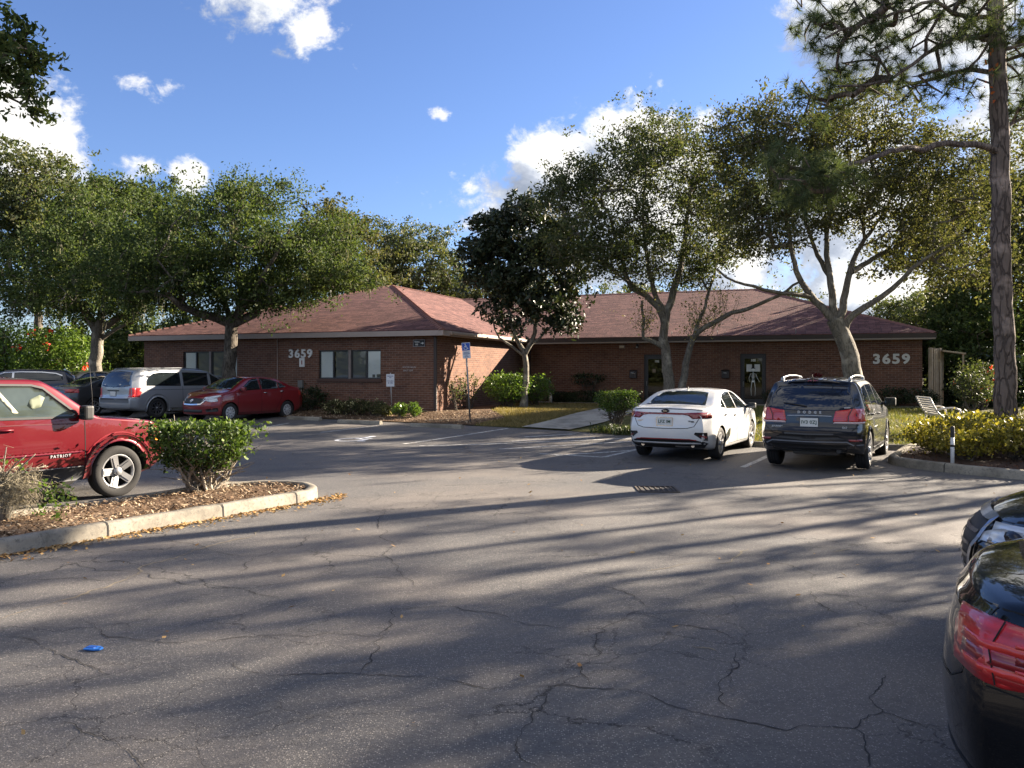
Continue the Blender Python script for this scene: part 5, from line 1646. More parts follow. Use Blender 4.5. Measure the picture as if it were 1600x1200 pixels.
# --- beige saloon and blue black crossover behind it -------------------------------------------------
BEIGE = paint_mat('beige_paint', (0.42, 0.35, 0.25), .4, .32)
sp = sedan_spec(4.75, 1.82, 1.50, 2.75, .32, .98)
p = Vector((-18.2, 35.2, float(gz(-18.2, 35.2)) + .05))
c = Car('parked_sedan', 'beige sedan mostly hidden behind the dark grey sedan', 'car', sp, p, 240, BEIGE, G_LOT)
sedan_glass(c, 4.75, 1.50)
c.mirrors(.93, 1.0, BEIGE, .2, .13)
c.mir('tail_light', 'rear', [(.88, .84), (.88, .98), (.5, .955), (.6, .85)], REDL, off=.010, step=.05)
NAVY = paint_mat('blue_black_paint', (0.012, 0.014, 0.028), .4, .28)
sp = suv_spec(4.7, 1.86, 1.66, 2.8, .36, .95)
p = Vector((-20.0, 33.4, float(gz(-20, 33.4)) + .1))
c = Car('parked_suv', 'blue black crossover with bright window trim showing above the red off-roader', 'SUV', sp, p, 200, NAVY, G_LOT)
WG = [(1.02, 1.07), (.72, 1.26), (.42, 1.44), (.25, 1.50), (-.3, 1.53), (-1.05, 1.52), (-1.55, 1.47), (-1.78, 1.38), (-1.82, 1.20), (-1, 1.14), (0, 1.11)]
c.both('side_window', WG, CGLASS)
for g in (1, -1):
    c.strip('window_trim', 'side', WG[:8], .035, CHROME, .012, g)
    c.strip('pillar_trim', 'side', [(-.05, 1.12), (-.05, 1.52)], .07, CHROME, .010, g)
c.patch('rear_window', 'rear', [(-.72, 1.12), (-.58, 1.50), (0, 1.53), (.58, 1.50), (.72, 1.12), (0, 1.08)], CGLASS)
c.patch('windshield', 'top', [(.3, -.55), (.7, -.62), (1.1, -.70), (1.2, 0), (1.1, .70), (.7, .62), (.3, .55), (.22, 0)], CGLASS)
c.fin(-1.75, CHROME)
c.mirrors(.9, 1.12, NAVY, .22, .15)
c.mir('tail_light', 'rear', [(.9, .88), (.9, 1.08), (.5, 1.05), (.5, .92)], REDL, off=.01)
# --- red off-roader on the near row -----------------------------------------------------------------
REDJ = paint_mat('cherry_red_paint', (0.115, 0.003, 0.008), .2, .3, spec=.2)
L = 4.41
spj = dict(L=L, W=1.76, wheel_r=.37, axles=(-1.29, 1.345),
           top=[(-2.205, 1.58), (-2.17, 1.69), (-2.05, 1.735), (-1.2, 1.755), (-.2, 1.75), (.24, 1.725), (.40, 1.655), (.72, 1.43), (1.03, 1.21), (1.12, 1.17), (1.5, 1.145), (1.9, 1.105), (2.08, 1.075), (2.16, 1.035), (2.205, .93)],
           belt=[(-2.205, 1.18), (-1, 1.17), (.9, 1.145), (1.5, 1.085), (2.0, 1.02), (2.205, .89)],
           bot=[(-2.205, .48), (-1.9, .40), (-1.2, .31), (1.2, .31), (1.85, .35), (2.205, .46)],
           w=[(-2.205, .85), (-1.9, .87), (-1, .88), (1, .88), (1.9, .86), (2.205, .80)],
           rear=[(.3, 0), (.7, .02), (1.1, -.02), (1.6, -.12)], front=[(.3, -.04), (.50, .03), (.72, .04), (.88, .0), (1.05, -.05)],
           tumb=.20, crown=.03, round=.05, kr=.08, kf=.12, fall=.4, rc=.22, ce=.08, tw=.215, style='five', arch=1.19, steer=R(-3), bulge=.012)
hdg = 58.5
p = place_by_wheel(182, 772, 12.0, -1, 1.345, .80, hdg)
c = Car('parked_offroader', 'cherry red boxy off-roader nosing out behind the clipped green shrub', 'SUV', spj, p, hdg, REDJ, G_LOT)
GLJ = glass_mat('offroader_glass', (0.06, 0.075, 0.065), .03, .9)
c.both('side_window', [(-.38, 1.20), (.66, 1.20), (.70, 1.225), (.44, 1.43), (.27, 1.575), (.13, 1.61), (-.40, 1.62)], GLJ, off=.004)
SEATM = M('seat_cloth_beige', (.40, .40, .30), .8, var=.2)
for g in (1, -1):
    # the pale seat belt and head rest showing through the front side glass
    c.patch('seat_belt', 'side', [(-.36, 1.56), (-.30, 1.59), (-.06, 1.27), (-.12, 1.26)], SEATM, off=.006, sg=g, step=.05)
    c.patch('head_rest', 'side', [(.06, 1.36), (.10, 1.44), (.24, 1.50), (.30, 1.46), (.24, 1.34), (.12, 1.31)], M('seat_shadow_beige', (.16, .18, .12), .7, var=.3), off=.005, sg=g, step=.05)
    c.strip('window_rubber', 'side', [(.70, 1.20), (.73, 1.225), (.46, 1.445), (.29, 1.59), (.14, 1.628), (-.41, 1.64), (-.39, 1.20), (.70, 1.185)], .028, BLACKP, .009, g)
    c.strip('roof_ditch', 'side', [(.95, 1.24), (.55, 1.545), (.33, 1.685), (.12, 1.71), (-1.0, 1.715), (-2.0, 1.69)], .014, SEAM, .004, g)
    c.strip('belt_crease', 'side', [(-2.1, 1.115), (0, 1.11), (.72, 1.095)], .014, M('crease_shade_red', (.085, .004, .007), .4), .003, g)  # shade along the belt crease put in as a darker red strip
c.both('side_window', [(-.50, 1.20), (-1.30, 1.20), (-1.30, 1.62), (-.48, 1.625)], GLJ)
c.both('quarter_window', [(-1.40, 1.21), (-1.95, 1.23), (-1.90, 1.61), (-1.40, 1.62)], GLJ)
c.patch('windshield', 'top', [(.44, -.60), (.7, -.63), (1.0, -.68), (1.04, 0), (1.0, .68), (.7, .63), (.44, .60), (.40, 0)], GLJ)
c.patch('rear_window', 'rear', [(-.66, 1.20), (-.60, 1.59), (.60, 1.59), (.66, 1.20)], GLJ)
c.seams([[(.83, .47), (.83, 1.13)], [(-.45, .42), (-.45, 1.18)], [(.83, .465), (-.45, .465)]], .012)
# raised wheel flares, two creases over the front arch
for ax in spj['axles']:
    c.arch_trim(ax, .445, .53, REDJ, .026, 'wheel_flare', -14, 194)
    for g in (1, -1):
        c.strip('flare_crease', 'side', [(ax + .57 * math.cos(R(a)), .37 + .57 * math.sin(R(a))) for a in np.linspace(30, 150, 14)], .02, M('flare_line', (.19, .012, .02), .3), .006, g)
c.both('rub_strip', [(-.42, .70), (.78, .70), (.82, .715), (.78, .735), (-.42, .735)], REDJ, off=.02, depth=.02)
c.lettering('side', .48, .665, 'PATRIOT', .055, LETGREY, 1.35, .001, -1); c.lettering('side', .48, .665, 'PATRIOT', .055, LETGREY, 1.35, .001, 1)
c.both('sill_cladding', [(-.80, .32), (.88, .32), (.93, .38), (.93, .50), (-.80, .50)], GREYP, off=.016, step=.1)
for g in (1, -1): c.strip('sill_edge', 'side', [(-.8, .505), (.80, .505)], .012, M('sill_edge_grey', (.2, .19, .19), .5), .022, g)
c.handle(-.24, 1.05, REDJ, .22)
c.both('handle_cup', [(-.36, 1.07), (-.36, 1.02), (-.13, 1.02), (-.13, 1.07)], M('cup_shade_red', (.06, .003, .006), .5), off=.003, step=.05)  # shade in the recess behind the handle put in as darker red
c.mirrors(.80, 1.215, BLACKP, .18, .20, .13)
c.both('amber_marker', [(2.06, .74), (2.06, .82), (1.93, .82), (1.93, .74)], AMBER, off=.01, step=.04)
c.mir('headlight', 'front', [(.62 + .11 * math.cos(a), .86 + .10 * math.sin(a)) for a in np.linspace(0, 2 * PI, 17)[:-1]], CLEARL, off=.01)
for i in range(7):
    yy = (i - 3) * .12
    c.patch('grille_slot', 'front', [(yy - .035, .78), (yy - .035, .92), (yy + .035, .92), (yy + .035, .78)], BLACKP, off=.006, step=.05)
c.patch('lower_bumper', 'front', [(-.75, .48), (-.75, .59), (.75, .59), (.75, .48)], GREYP, off=.012)
q, d = c.proj((1.10, -.62), 'top', 0)
MB().tube([q, q + Vector((-.03, -.02, .35)), q + Vector((-.09, -.03, .92))], [.006, .004, .002], 6).build('antenna', BLACKP, c.root)
MB().tube([q + Vector((-.02, .1, .01)), q + Vector((-.04, .5, .02))], .015, 6).build('wiper', BLACKP, c.root)
# --- black SUV nosing in from the far row -------------------------------------------------------------
BLK = paint_mat('gloss_black_paint', (0.003, 0.0033, 0.0045), .0, .2, dust=.004, spec=.05)
sp = suv_spec(4.6, 1.87, 1.66, 2.75, .36, .95, kf=.34)
hdg = 149
p = Vector((5.09, 4.49, 0))
c = Car('parked_suv', 'glossy black SUV nose with dark grille jutting in above the black car tail', 'SUV', sp, p, hdg, BLK, G_LOT)
c.both('side_window', [(x * .94, z) for x, z in WG], CGLASS)
c.patch('windshield', 'top', [(.3, -.55), (.7, -.62), (1.08, -.72), (1.18, 0), (1.08, .72), (.7, .62), (.3, .55), (.22, 0)], CGLASS)
c.mir('headlight', 'front', [(.90, .765), (.90, .86), (.62, .845), (.50, .80), (.54, .755)], CLEARL, off=.010, step=.04)
c.both('headlight', [(2.16, .765), (2.12, .865), (1.62, .91), (1.58, .86), (1.75, .80)], CLEARL, off=.010, step=.04)
c.both('headlight_chrome', [(2.16, .755), (2.16, .768), (1.75, .803), (1.58, .862), (1.57, .85), (1.74, .785)], CHROME, off=.014, step=.04)
c.both('projector_lens', [(2.02 + .05 * math.cos(a), .812 + .035 * math.sin(a)) for a in np.linspace(0, 2 * PI, 13)[:-1]], M('projector_dark', (.02, .02, .025), .1), off=.016, step=.05)
c.patch('grille', 'front', [(-.44, .50), (-.50, .76), (-.44, .86), (0, .87), (.44, .86), (.50, .76), (.44, .50)], BLACKP, off=.008)
for i in range(4):
    z = .56 + i * .075
    c.strip('grille_bar', 'front', [(-.45, z), (0, z - .01), (.45, z)], .022, M('grille_satin', (.16, .16, .18), .25, metal=.8), .016)
c.strip('grille_chrome', 'front', [(-.44, .50), (-.52, .76), (-.46, .875), (0, .885), (.46, .875), (.52, .76), (.44, .50)], .04, M('satin_chrome', (.42, .44, .50), .22, metal=.9), .02)
c.mir('bumper_vent', 'front', [(.84, .42), (.82, .66), (.60, .62), (.64, .42)], BLACKP, off=.006)
c.mir('fog_light', 'front', [(.80, .50), (.80, .545), (.66, .545), (.68, .50)], CLEARL, off=.012)
c.patch('lower_bumper', 'front', [(-.70, .34), (-.72, .44), (.72, .44), (.70, .34)], GREYP, off=.010)
c.seams([[(1.05, .36), (1.07, .7), (1.0, 1.02)], [(-.02, .34), (-.02, 1.1)]])
c.strip('bonnet_seam', 'side', [(2.12, .885), (1.6, .955), (1.1, 1.0)], .012, SEAM, .002, 1); c.strip('bonnet_seam', 'side', [(2.12, .885), (1.6, .955), (1.1, 1.0)], .012, SEAM, .002, -1)
c.mirrors(.9, 1.12, BLK, .22, .15)
for ax in sp['axles']: c.arch_trim(ax, .405, .45, BLACKP, .012)
# --- tail of the black saloon next to the camera --------------------------------------------------------
sp = sedan_spec(4.85, 1.84, 1.40, 2.78, .335, 1.05, kr=.30, ce=.12, rc=.4, style='spoke')
hdg = -33
p = Vector((3.91, 2.22, 0))
c = Car('parked_sedan', 'glossy black sedan tail with large red tail light at the picture edge', 'car', sp, p, hdg, BLK, G_LOT)
sedan_glass(c, 4.85, 1.40)
k = 4.85 / 4.64
c.both('tail_light', [(-2.36, .755), (-2.36, .925), (-2.22, .945), (-1.98, .94), (-1.70, .92), (-1.78, .85), (-2.0, .77), (-2.20, .74)], REDL, off=.010, step=.03, depth=.03)
for g in (1, -1):
    c.strip('lamp_seam', 'side', [(-2.22, .745), (-2.24, .85), (-2.19, .945)], .005, SEAM, .013, g)
    c.strip('bumper_seam', 'side', [(-2.30, .735), (-2.0, .72), (-1.75, .64), (-1.62, .57)], .005, SEAM, .002, g)
    c.strip('trunk_seam', 'side', [(-2.30, .975), (-2.0, .99), (-1.7, 1.02)], .005, SEAM, .002, g)
c.mir('tail_light', 'rear', [(.90, .755), (.90, .93), (.62, .93), (.46, .90), (.50, .82), (.66, .755)], REDL, off=.010, step=.04, depth=.03)
c.strip('trunk_seam', 'rear', [(-.64, .98), (-.60, .72), (-.5, .67), (0, .66), (.5, .67), (.60, .72), (.64, .98)], .006, SEAM)
BRR = lamp_mat('lamp_bright_red', (0.62, 0.03, 0.02)); DRR = lamp_mat('lamp_deep_red', (0.22, 0.005, 0.008))
c.mir('lamp_reflector', 'rear', [(.84, .775), (.84, .80), (.60, .80), (.60, .775)], BRR, off=.014, step=.04)
c.mir('lamp_reflector', 'rear', [(.84, .85), (.84, .875), (.56, .875), (.56, .85)], BRR, off=.014, step=.04)
c.mir('lamp_housing', 'rear', [(.85, .805), (.85, .845), (.58, .845), (.59, .805)], DRR, off=.013, step=.04)
for z0, z1, mm_ in ((.79, .81, BRR), (.82, .86, DRR), (.868, .885, BRR)):
    c.both('lamp_reflector', [(-2.16, z0 + .005), (-2.16, z1), (-1.86, z1 + .02), (-1.84, z0 + .035)], mm_, off=.014, step=.04)
c.patch('lower_bumper', 'rear', [(-.7, .30), (-.7, .40), (.7, .40), (.7, .30)], BLACKP, off=.006)
c.mirrors(.93, 1.0, BLK, .2, .13)
c.handle(-.22, .90); c.handle(-1.0, .94)
# ------------------------------------------------------------------ trees and shrubs
def spline(pts, step):
    P_ = [np.array(p, float) for p in pts]
    P_ = [2 * P_[0] - P_[1]] + P_ + [2 * P_[-1] - P_[-2]]
    out = []
    for i in range(1, len(P_) - 2):
        n = max(1, int(np.linalg.norm(P_[i + 1] - P_[i]) / step))
        for j in range(n):
            t = j / n
            a, b, c, d = P_[i - 1], P_[i], P_[i + 1], P_[i + 2]
            out.append((.5 * ((2 * b) + (-a + c) * t + (2 * a - 5 * b + 4 * c - d) * t * t + (-a + 3 * b - 3 * c + d) * t ** 3), i - 1 + t))
    out.append((P_[-2], len(P_) - 3))
    return out

def leaf_quads(C, D, N, L, Wd):
    """rhombic leaves: centre, direction, normal, length, width (arrays)"""
    S = np.cross(D, N); S /= np.linalg.norm(S, axis=1, keepdims=True) + 1e-9
    h = (L / 2)[:, None]; w = (Wd / 2)[:, None]
    V = np.stack([C - D * h, C + S * w - D * h * .1, C + D * h, C - S * w - D * h * .1], 1).reshape(-1, 3)
    return V

def unit(v):
    return v / (np.linalg.norm(v, axis=-1, keepdims=True) + 1e-9)

def rand_leaves(r, C, size, aspect, up=.5, droop=0.0):
    n = len(C)
    D = unit(r.normal(size=(n, 3)) + np.array([0, 0, -droop])); N = unit(r.normal(size=(n, 3)) + np.array([0, 0, up]))
    L = size * r.uniform(.45, 1.5, n)
    return leaf_quads(C, D, N, L, L * aspect)

def tubes_np(P0, P1, r0, r1, n=5):
    """separate frusta for all twigs"""
    D = unit(P1 - P0); ref = np.where(np.abs(D[:, 2:3]) > .9, np.array([[1., 0, 0]]), np.array([[0, 0, 1.]]))
    A = unit(np.cross(D, ref)); B = np.cross(D, A)
    ang = np.arange(n) * 2 * PI / n
    ring = A[:, None, :] * np.cos(ang)[None, :, None] + B[:, None, :] * np.sin(ang)[None, :, None]
    V = np.concatenate([P0[:, None] + ring * r0[:, None, None], P1[:, None] + ring * r1[:, None, None]], 1)
    m = len(P0)
    k = np.arange(n); k2 = (k + 1) % n
    Fc = np.stack([k, k2, k2 + n, k + n], 1)[None] + (np.arange(m) * 2 * n)[:, None, None]
    return V.reshape(-1, 3), Fc.reshape(-1, 4)

def limb_tube(pts, rads, r, n=12, rough=.07):
    """one smooth swelling limb"""
    P_ = np.array(pts); m = len(P_)
    T = unit(np.gradient(P_, axis=0))
    a = unit(np.cross(T[0], np.array([.3, .9, .1]))); V = []
    ph = r.uniform(0, 6.28, 4)
    for i in range(m):
        a = unit(a - T[i] * np.dot(a, T[i])); b = np.cross(T[i], a)
        ang = np.arange(n) * 2 * PI / n
        w = 1 + rough * (np.sin(3 * ang + ph[0] + i * .13) + .6 * np.sin(5 * ang + ph[1] - i * .21)) + r.normal(0, rough * .25, n)
        V.append(P_[i] + (a[None] * np.cos(ang)[:, None] + b[None] * np.sin(ang)[:, None]) * (rads[i] * w)[:, None])
    V = np.array(V)
    k = np.arange(n); k2 = (k + 1) % n
    Fc = np.stack([k, k2, k2 + n, k + n], 1)[None] + (np.arange(m - 1) * n)[:, None, None]
    return V.reshape(-1, 3), Fc.reshape(-1, 4)

def tree(name, label, cat, limbs, lobes, leaf, bark, seed, size=.15, aspect=.5, per=90, spread=.42, twig=.010, group=None, up=.4, bare=0, crown_name='crown', strand=None, droop=0.0, base=None, maxr=.10):
    """limbs: list of (points, r_start, r_end); lobes: list of (centre, radii, clusters)"""
    r = np.random.default_rng(seed)
    NP = []; NR = []; PA = []
    TV = []; TF = []; off = 0
    for li, (pts, ra, rb) in enumerate(limbs):
        sp_ = spline(pts, .3)
        q = np.array([p for p, _ in sp_]); s_ = np.linspace(0, 1, len(q))
        q[1:-1] += r.normal(0, .02, (len(q) - 2, 3))
        rr = ra + (rb - ra) * s_ ** .8
        if li == 0:
            rr = rr * (1 + .55 * np.exp(-(q[:, 2] - q[0, 2]) / .28))
        V, Fc = limb_tube(q, rr, r, 14 if ra > .15 else 9)
        TV.append(V); TF.append(Fc + off); off += len(V)
        par = -1
        if NP:
            d = np.linalg.norm(np.array(NP) - q[0], axis=1); par = int(d.argmin())
        for i in range(len(q)):
            NP.append(q[i]); NR.append(rr[i]); PA.append(par); par = len(NP) - 1
    n0 = len(NP)
    first = len([1 for z in NP if z[2] < NP[0][2] + 1.2])
    AT = []
    for (c, rad, n) in lobes:
        v = unit(r.normal(size=(n, 3))); rr = r.uniform(0, 1, n) ** .42
        AT.append(np.array(c) + v * rr[:, None] * np.array(rad))
    AT = np.concatenate(AT)
    dist = np.array([np.linalg.norm(np.array(NP)[min(first, n0 - 1):] - a, axis=1).min() for a in AT])
    AT = AT[dist.argsort()]
    NPa = np.zeros((n0 + len(AT) * 30 + 10, 3)); NPa[:n0] = NP; cnt = n0
    cost = np.zeros(len(NPa)); cost[:first] = 4.0
    tips = []; paths = []
    for a in AT:
        d = np.linalg.norm(NPa[:cnt] - a, axis=1) + cost[:cnt] + .35 * np.maximum(0, NPa[:cnt, 2] - a[2])
        j = int(d.argmin()); p0 = NPa[j].copy(); L = np.linalg.norm(a - p0)
        k = int(min(28, max(1, L / .45)))
        perp = unit(np.cross(a - p0, r.normal(size=3))) * L * r.uniform(.05, .2)
        par = j
        for i in range(1, k + 1):
            t = i / k
            q = p0 + (a - p0) * t + perp * math.sin(PI * t) + r.normal(0, .04, 3) * (1 if i < k else 0)
            NPa[cnt] = q; PA.append(par); NR.append(0); par = cnt
            paths.append((q, t)); cnt += 1
        tips.append(par)
    NPa = NPa[:cnt]; PA = np.array(PA); load = np.zeros(cnt)
    load[tips] = 1
    for i in range(cnt - 1, 0, -1):
        if PA[i] >= 0: load[PA[i]] += load[i]
    ii = np.arange(n0, cnt)
    rad = np.minimum(twig * np.sqrt(np.maximum(load, 1)) * 1.1, maxr)
    r1 = rad[ii]; pr = PA[ii]
    r0 = np.where(pr >= n0, np.minimum(rad[pr], rad[ii] * 1.5), rad[ii] * 1.15)
    V, Fc = tubes_np(NPa[pr], NPa[ii], r0, r1, 5)
    TV.append(V); TF.append(Fc + off); off += len(V)
    base = limbs[0][0][0] if base is None else base
    root = empty(name, tuple(base)); tag(root, label, cat, group)
    b = np.array(base, float)
    tr = link('trunk', np_mesh('trunk', np.concatenate(TV) - b, np.concatenate(TF), bark, True), root)
    # leaves in sprays round every twig end and thinly along the last twigs
    T_ = NPa[tips]
    keep = r.random(len(T_)) >= bare
    T_ = T_[keep]
    m = len(T_)
    w = r.uniform(.45, 1.5, m)
    num = np.maximum(6, (per * w)).astype(int)
    rep = np.repeat(np.arange(m), num)
    ns = 5
    SCN = T_[:, None, :] + r.normal(size=(m, ns, 3)) * np.array([spread, spread, spread * .65]) * (w[:, None, None] ** .5)
    SCN[:, 0] = T_
    ch = np.minimum(ns - 1, (r.random(len(rep)) ** 1.2 * ns).astype(int))
    C = SCN[rep, ch] + r.normal(size=(len(rep), 3)) * spread * .36 * np.array([1, 1, .7])
    # thin sprays following the outer twigs
    sm = np.where(load[n0:] <= 2)[0] + n0
    if len(sm):
        pick = r.choice(sm, int(len(rep) * .22))
        C = np.concatenate([C, NPa[pick] + r.normal(size=(len(pick), 3)) * spread * .3])
    V = rand_leaves(r, C, size, aspect, up, droop)
    link(crown_name, np_mesh(crown_name, V - b, np.arange(len(V)).reshape(-1, 4), leaf), root)
    if strand:
        mat, ns, ln = strand
        pick = r.choice(np.arange(n0, cnt), ns)
        P0 = np.repeat(NPa[pick], 7, 0) + r.normal(0, .06, (ns * 7, 3)); Ls = ln * r.uniform(.3, 1.2, ns * 7)
        wd = r.uniform(.006, .02, ns * 7); an = r.uniform(0, PI, ns * 7); ox = np.stack([np.cos(an), np.sin(an), an * 0], 1) * wd[:, None]
        P1 = P0 - np.array([0, 0, 1.]) * Ls[:, None] + r.normal(0, .04, (ns * 7, 3)); Pm = (P0 + P1) / 2 + r.normal(0, .05, (ns * 7, 3))
        V = np.stack([P0 - ox * .4, P0 + ox * .4, Pm + ox, Pm - ox, Pm - ox, Pm + ox, P1 + ox * .2, P1 - ox * .2], 1).reshape(-1, 3)
        o = link('moss', np_mesh('moss', V - b, np.arange(len(V)).reshape(-1, 4), mat), root); o['kind'] = 'stuff'
    return root

def LB(Y, items):
    """crown lobes read off the photograph: (u, v, ru, rv, depth offset, depth radius, clusters)"""
    out = []
    for (u, v, ru, rv, dY, rY, n) in items:
        y = Y + dY
        c = K(u, v, y)
        out.append((tuple(c), (ru / F * y, rY, rv / F * y), n))
    return out
def LM(Y, pts, ra, rb):
    return ([tuple(K(p[0], p[1], Y + (p[2] if len(p) > 2 else 0))) for p in pts], ra, rb)

BARK_OAK = bark_mat('oak_bark', (0.055, 0.045, 0.036), (0.18, 0.155, 0.125), 1.0)
BARK_LIGHT = bark_mat('pale_bark', (0.10, 0.088, 0.072), (0.25, 0.225, 0.185), 1.2, .5)
BARK_PINE = bark_mat('pine_bark', (0.075, 0.058, 0.050), (0.24, 0.185, 0.155), .8, 1.0)
LF_OAK = leaf_mat('live_oak_leaves', [(0.021, 0.035, 0.013), (0.042, 0.065, 0.022), (0.076, 0.104, 0.035), (0.138, 0.15, 0.060)], .34, .72, .15)
LF_OAK2 = leaf_mat('laurel_oak_leaves', [(0.030, 0.042, 0.021), (0.052, 0.070, 0.030), (0.088, 0.098, 0.046), (0.15, 0.14, 0.072)], .34, .72, .15)
LF_OLIVE = leaf_mat('olive_oak_leaves', [(0.036, 0.044, 0.022), (0.062, 0.070, 0.030), (0.100, 0.098, 0.048), (0.165, 0.145, 0.075)], .34, .72, .15)
LF_BACK = leaf_mat('distant_oak_leaves', [(0.030, 0.044, 0.022), (0.058, 0.076, 0.032), (0.10, 0.112, 0.050), (0.16, 0.155, 0.075)], .30)
LF_MAG = leaf_mat('magnolia_leaves', [(0.012, 0.021, 0.013), (0.022, 0.035, 0.018), (0.042, 0.056, 0.026), (0.085, 0.066, 0.036)], .14, .48, .35)
LF_BRIGHT = leaf_mat('bright_green_leaves', [(0.035, 0.065, 0.014), (0.07, 0.125, 0.024), (0.13, 0.20, 0.04), (0.22, 0.27, 0.07)], .35, .35)
LF_YELLOW = leaf_mat('yellow_green_leaves', [(0.05, 0.062, 0.014), (0.14, 0.13, 0.025), (0.30, 0.25, 0.045), (0.44, 0.36, 0.08)], .35, .4)
LF_PINE = leaf_mat('pine_needles', [(0.045, 0.064, 0.036), (0.085, 0.112, 0.056), (0.15, 0.165, 0.082)], .25, .8, .08)
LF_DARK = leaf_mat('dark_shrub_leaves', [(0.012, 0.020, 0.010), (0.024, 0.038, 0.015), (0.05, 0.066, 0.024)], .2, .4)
LF_RED = leaf_mat('red_cordyline_leaves', [(0.09, 0.012, 0.018), (0.20, 0.02, 0.03), (0.12, 0.03, 0.03)], .3, .4)
LF_HEDGE = leaf_mat('clipped_hedge_leaves', [(0.018, 0.034, 0.010), (0.036, 0.064, 0.015), (0.075, 0.125, 0.024), (0.18, 0.22, 0.05)], .3, .6, .25)
MOSS = leaf_mat('grey_moss', [(0.10, 0.10, 0.075), (0.19, 0.18, 0.14), (0.26, 0.25, 0.20)], .3, .9, .1)
G_OAK = 'oaks round the lot'

# spreading live oak before the wing
Y = 31.3
tree('live_oak', 'spreading live oak whose trunk stands behind the red sedan roof', 'tree',
     [LM(Y, [(356, 632), (357, 590), (359, 545), (362, 512), (366, 500)], .27, .22),
      LM(Y, [(362, 506), (340, 497), (310, 490, -.6), (282, 478, -1.2), (262, 460, -1.5)], .20, .09), LM(Y, [(366, 505), (395, 492), (420, 474, .6), (448, 462, .9), (490, 450, 1.0), (535, 452, 1.0)], .19, .05),
      LM(Y, [(366, 502), (376, 470), (372, 420, .5), (366, 370, .3), (380, 320, 0)], .16, .05), LM(Y, [(362, 502), (345, 460, 1), (320, 410, 1.5), (300, 370, 2)], .13, .05), LM(Y, [(370, 500), (400, 450, -1.2), (430, 400, -1.6), (452, 360, -1.5)], .13, .04)],
     LB(Y, [(265, 405, 110, 62, -1, 3.4, 78), (360, 380, 110, 70, 0, 4.0, 95), (395, 310, 62, 40, 0, 1.8, 40), (455, 400, 85, 58, 0, 3.2, 70), (300, 450, 120, 36, -1, 3.2, 60), (440, 445, 92, 26, .4, 2.6, 44), (545, 430, 40, 45, .5, 1.6, 24), (520, 375, 50, 50, 1, 2, 24), (330, 330, 50, 40, .5, 1.8, 26), (185, 440, 60, 42, -1, 2.4, 28), (425, 470, 60, 16, -.5, 1.5, 14)]),
     LF_OAK, BARK_OAK, 11, size=.11, per=150, spread=.50, group=G_OAK, strand=(MOSS, 150, .5))
# oak in the row behind, over the grey sedan
Y = 37.5
tree('live_oak', 'live oak with pale trunk rising behind the dark grey sedan', 'tree',
     [LM(Y, [(148, 625), (149, 580), (151, 540), (155, 515), (158, 505)], .30, .25),
      LM(Y, [(153, 520), (140, 498), (120, 470), (95, 440)], .22, .10), LM(Y, [(157, 512), (185, 498), (215, 480), (250, 462)], .20, .08), LM(Y, [(156, 505), (160, 460), (150, 410), (155, 360)], .18, .06), LM(Y, [(158, 530), (185, 512), (214, 500)], .10, .05)],
     LB(Y, [(90, 420, 100, 60, 0, 4, 75), (180, 400, 90, 66, 0, 4, 80), (150, 340, 70, 60, .5, 3, 50), (225, 440, 70, 45, 0, 3.2, 48), (40, 465, 60, 36, 0, 3, 34), (120, 470, 90, 28, -1, 3.4, 44), (210, 490, 45, 18, 0, 2, 16)]),
     LF_OAK, BARK_LIGHT, 12, size=.13, per=150, spread=.5, group=G_OAK, strand=(MOSS, 60, .9))
BACK = [('tall broad oak filling the skyline over the flowering hedge', 46, (60, 600), [(20, 300, 75, 75, 0, 4, 70), (85, 310, 65, 70, 0, 4, 60), (55, 380, 90, 70, 0, 4, 70), (-40, 350, 70, 110, 0, 4, 50), (110, 400, 60, 70, 0, 3, 40)], LF_OAK2),
        ('dark domed oak behind the pale trunked oak', 50, (200, 600), [(185, 315, 55, 48, 0, 3.5, 46), (240, 320, 55, 55, 0, 3.5, 46), (215, 390, 90, 60, 0, 4, 60), (160, 370, 50, 60, 0, 3, 30), (275, 375, 40, 55, 0, 3, 26)], LF_OAK),
        ('sunlit oak standing behind the wing roof slope', 50, (520, 600), [(510, 350, 40, 42, 0, 2.6, 34), (540, 395, 60, 60, 0, 3.5, 52), (490, 410, 50, 55, 0, 3, 36), (560, 440, 70, 40, 0, 3.5, 40)], LF_OLIVE),
        ('grey green oak over the peak of the wing roof', 60, (630, 600), [(600, 390, 45, 45, 0, 3.5, 36), (655, 385, 55, 40, 0, 4, 40), (640, 430, 80, 45, 0, 4, 60), (700, 430, 48, 48, 0, 3.5, 40), (590, 440, 50, 40, 0, 3, 30)], LF_BACK),
        ('low pale oak behind the valley of the roofs', 62, (745, 600), [(720, 460, 50, 34, 0, 4, 34), (780, 458, 60, 30, 0, 4, 34), (835, 455, 60, 28, 0, 4, 28)], LF_BACK),
        ('tall olive oak filling the gap behind the pine trunk', 38, (1530, 600), [(1480, 320, 60, 60, 0, 2.6, 44), (1560, 370, 70, 70, 0, 3, 54), (1595, 290, 55, 60, 0, 2.6, 40), (1440, 395, 50, 36, 0, 2.4, 28), (1530, 440, 70, 40, 0, 3, 36), (1640, 400, 50, 90, 0, 3, 36)], LF_OLIVE),
        ('pale feathery tree above the outer end of the main roof', 60, (1435, 600), [(1438, 492, 42, 34, 0, 3, 34), (1390, 492, 28, 24, 0, 2.4, 18), (1480, 510, 40, 40, 0, 3, 26)], LF_BACK),
        ('round dark tree seen through the branches above the main roof', 64, (1130, 600), [(1150, 470, 90, 26, 0, 4, 40), (1000, 462, 80, 22, 0, 4, 30), (1255, 480, 50, 24, 0, 4, 20)], LF_BACK)]
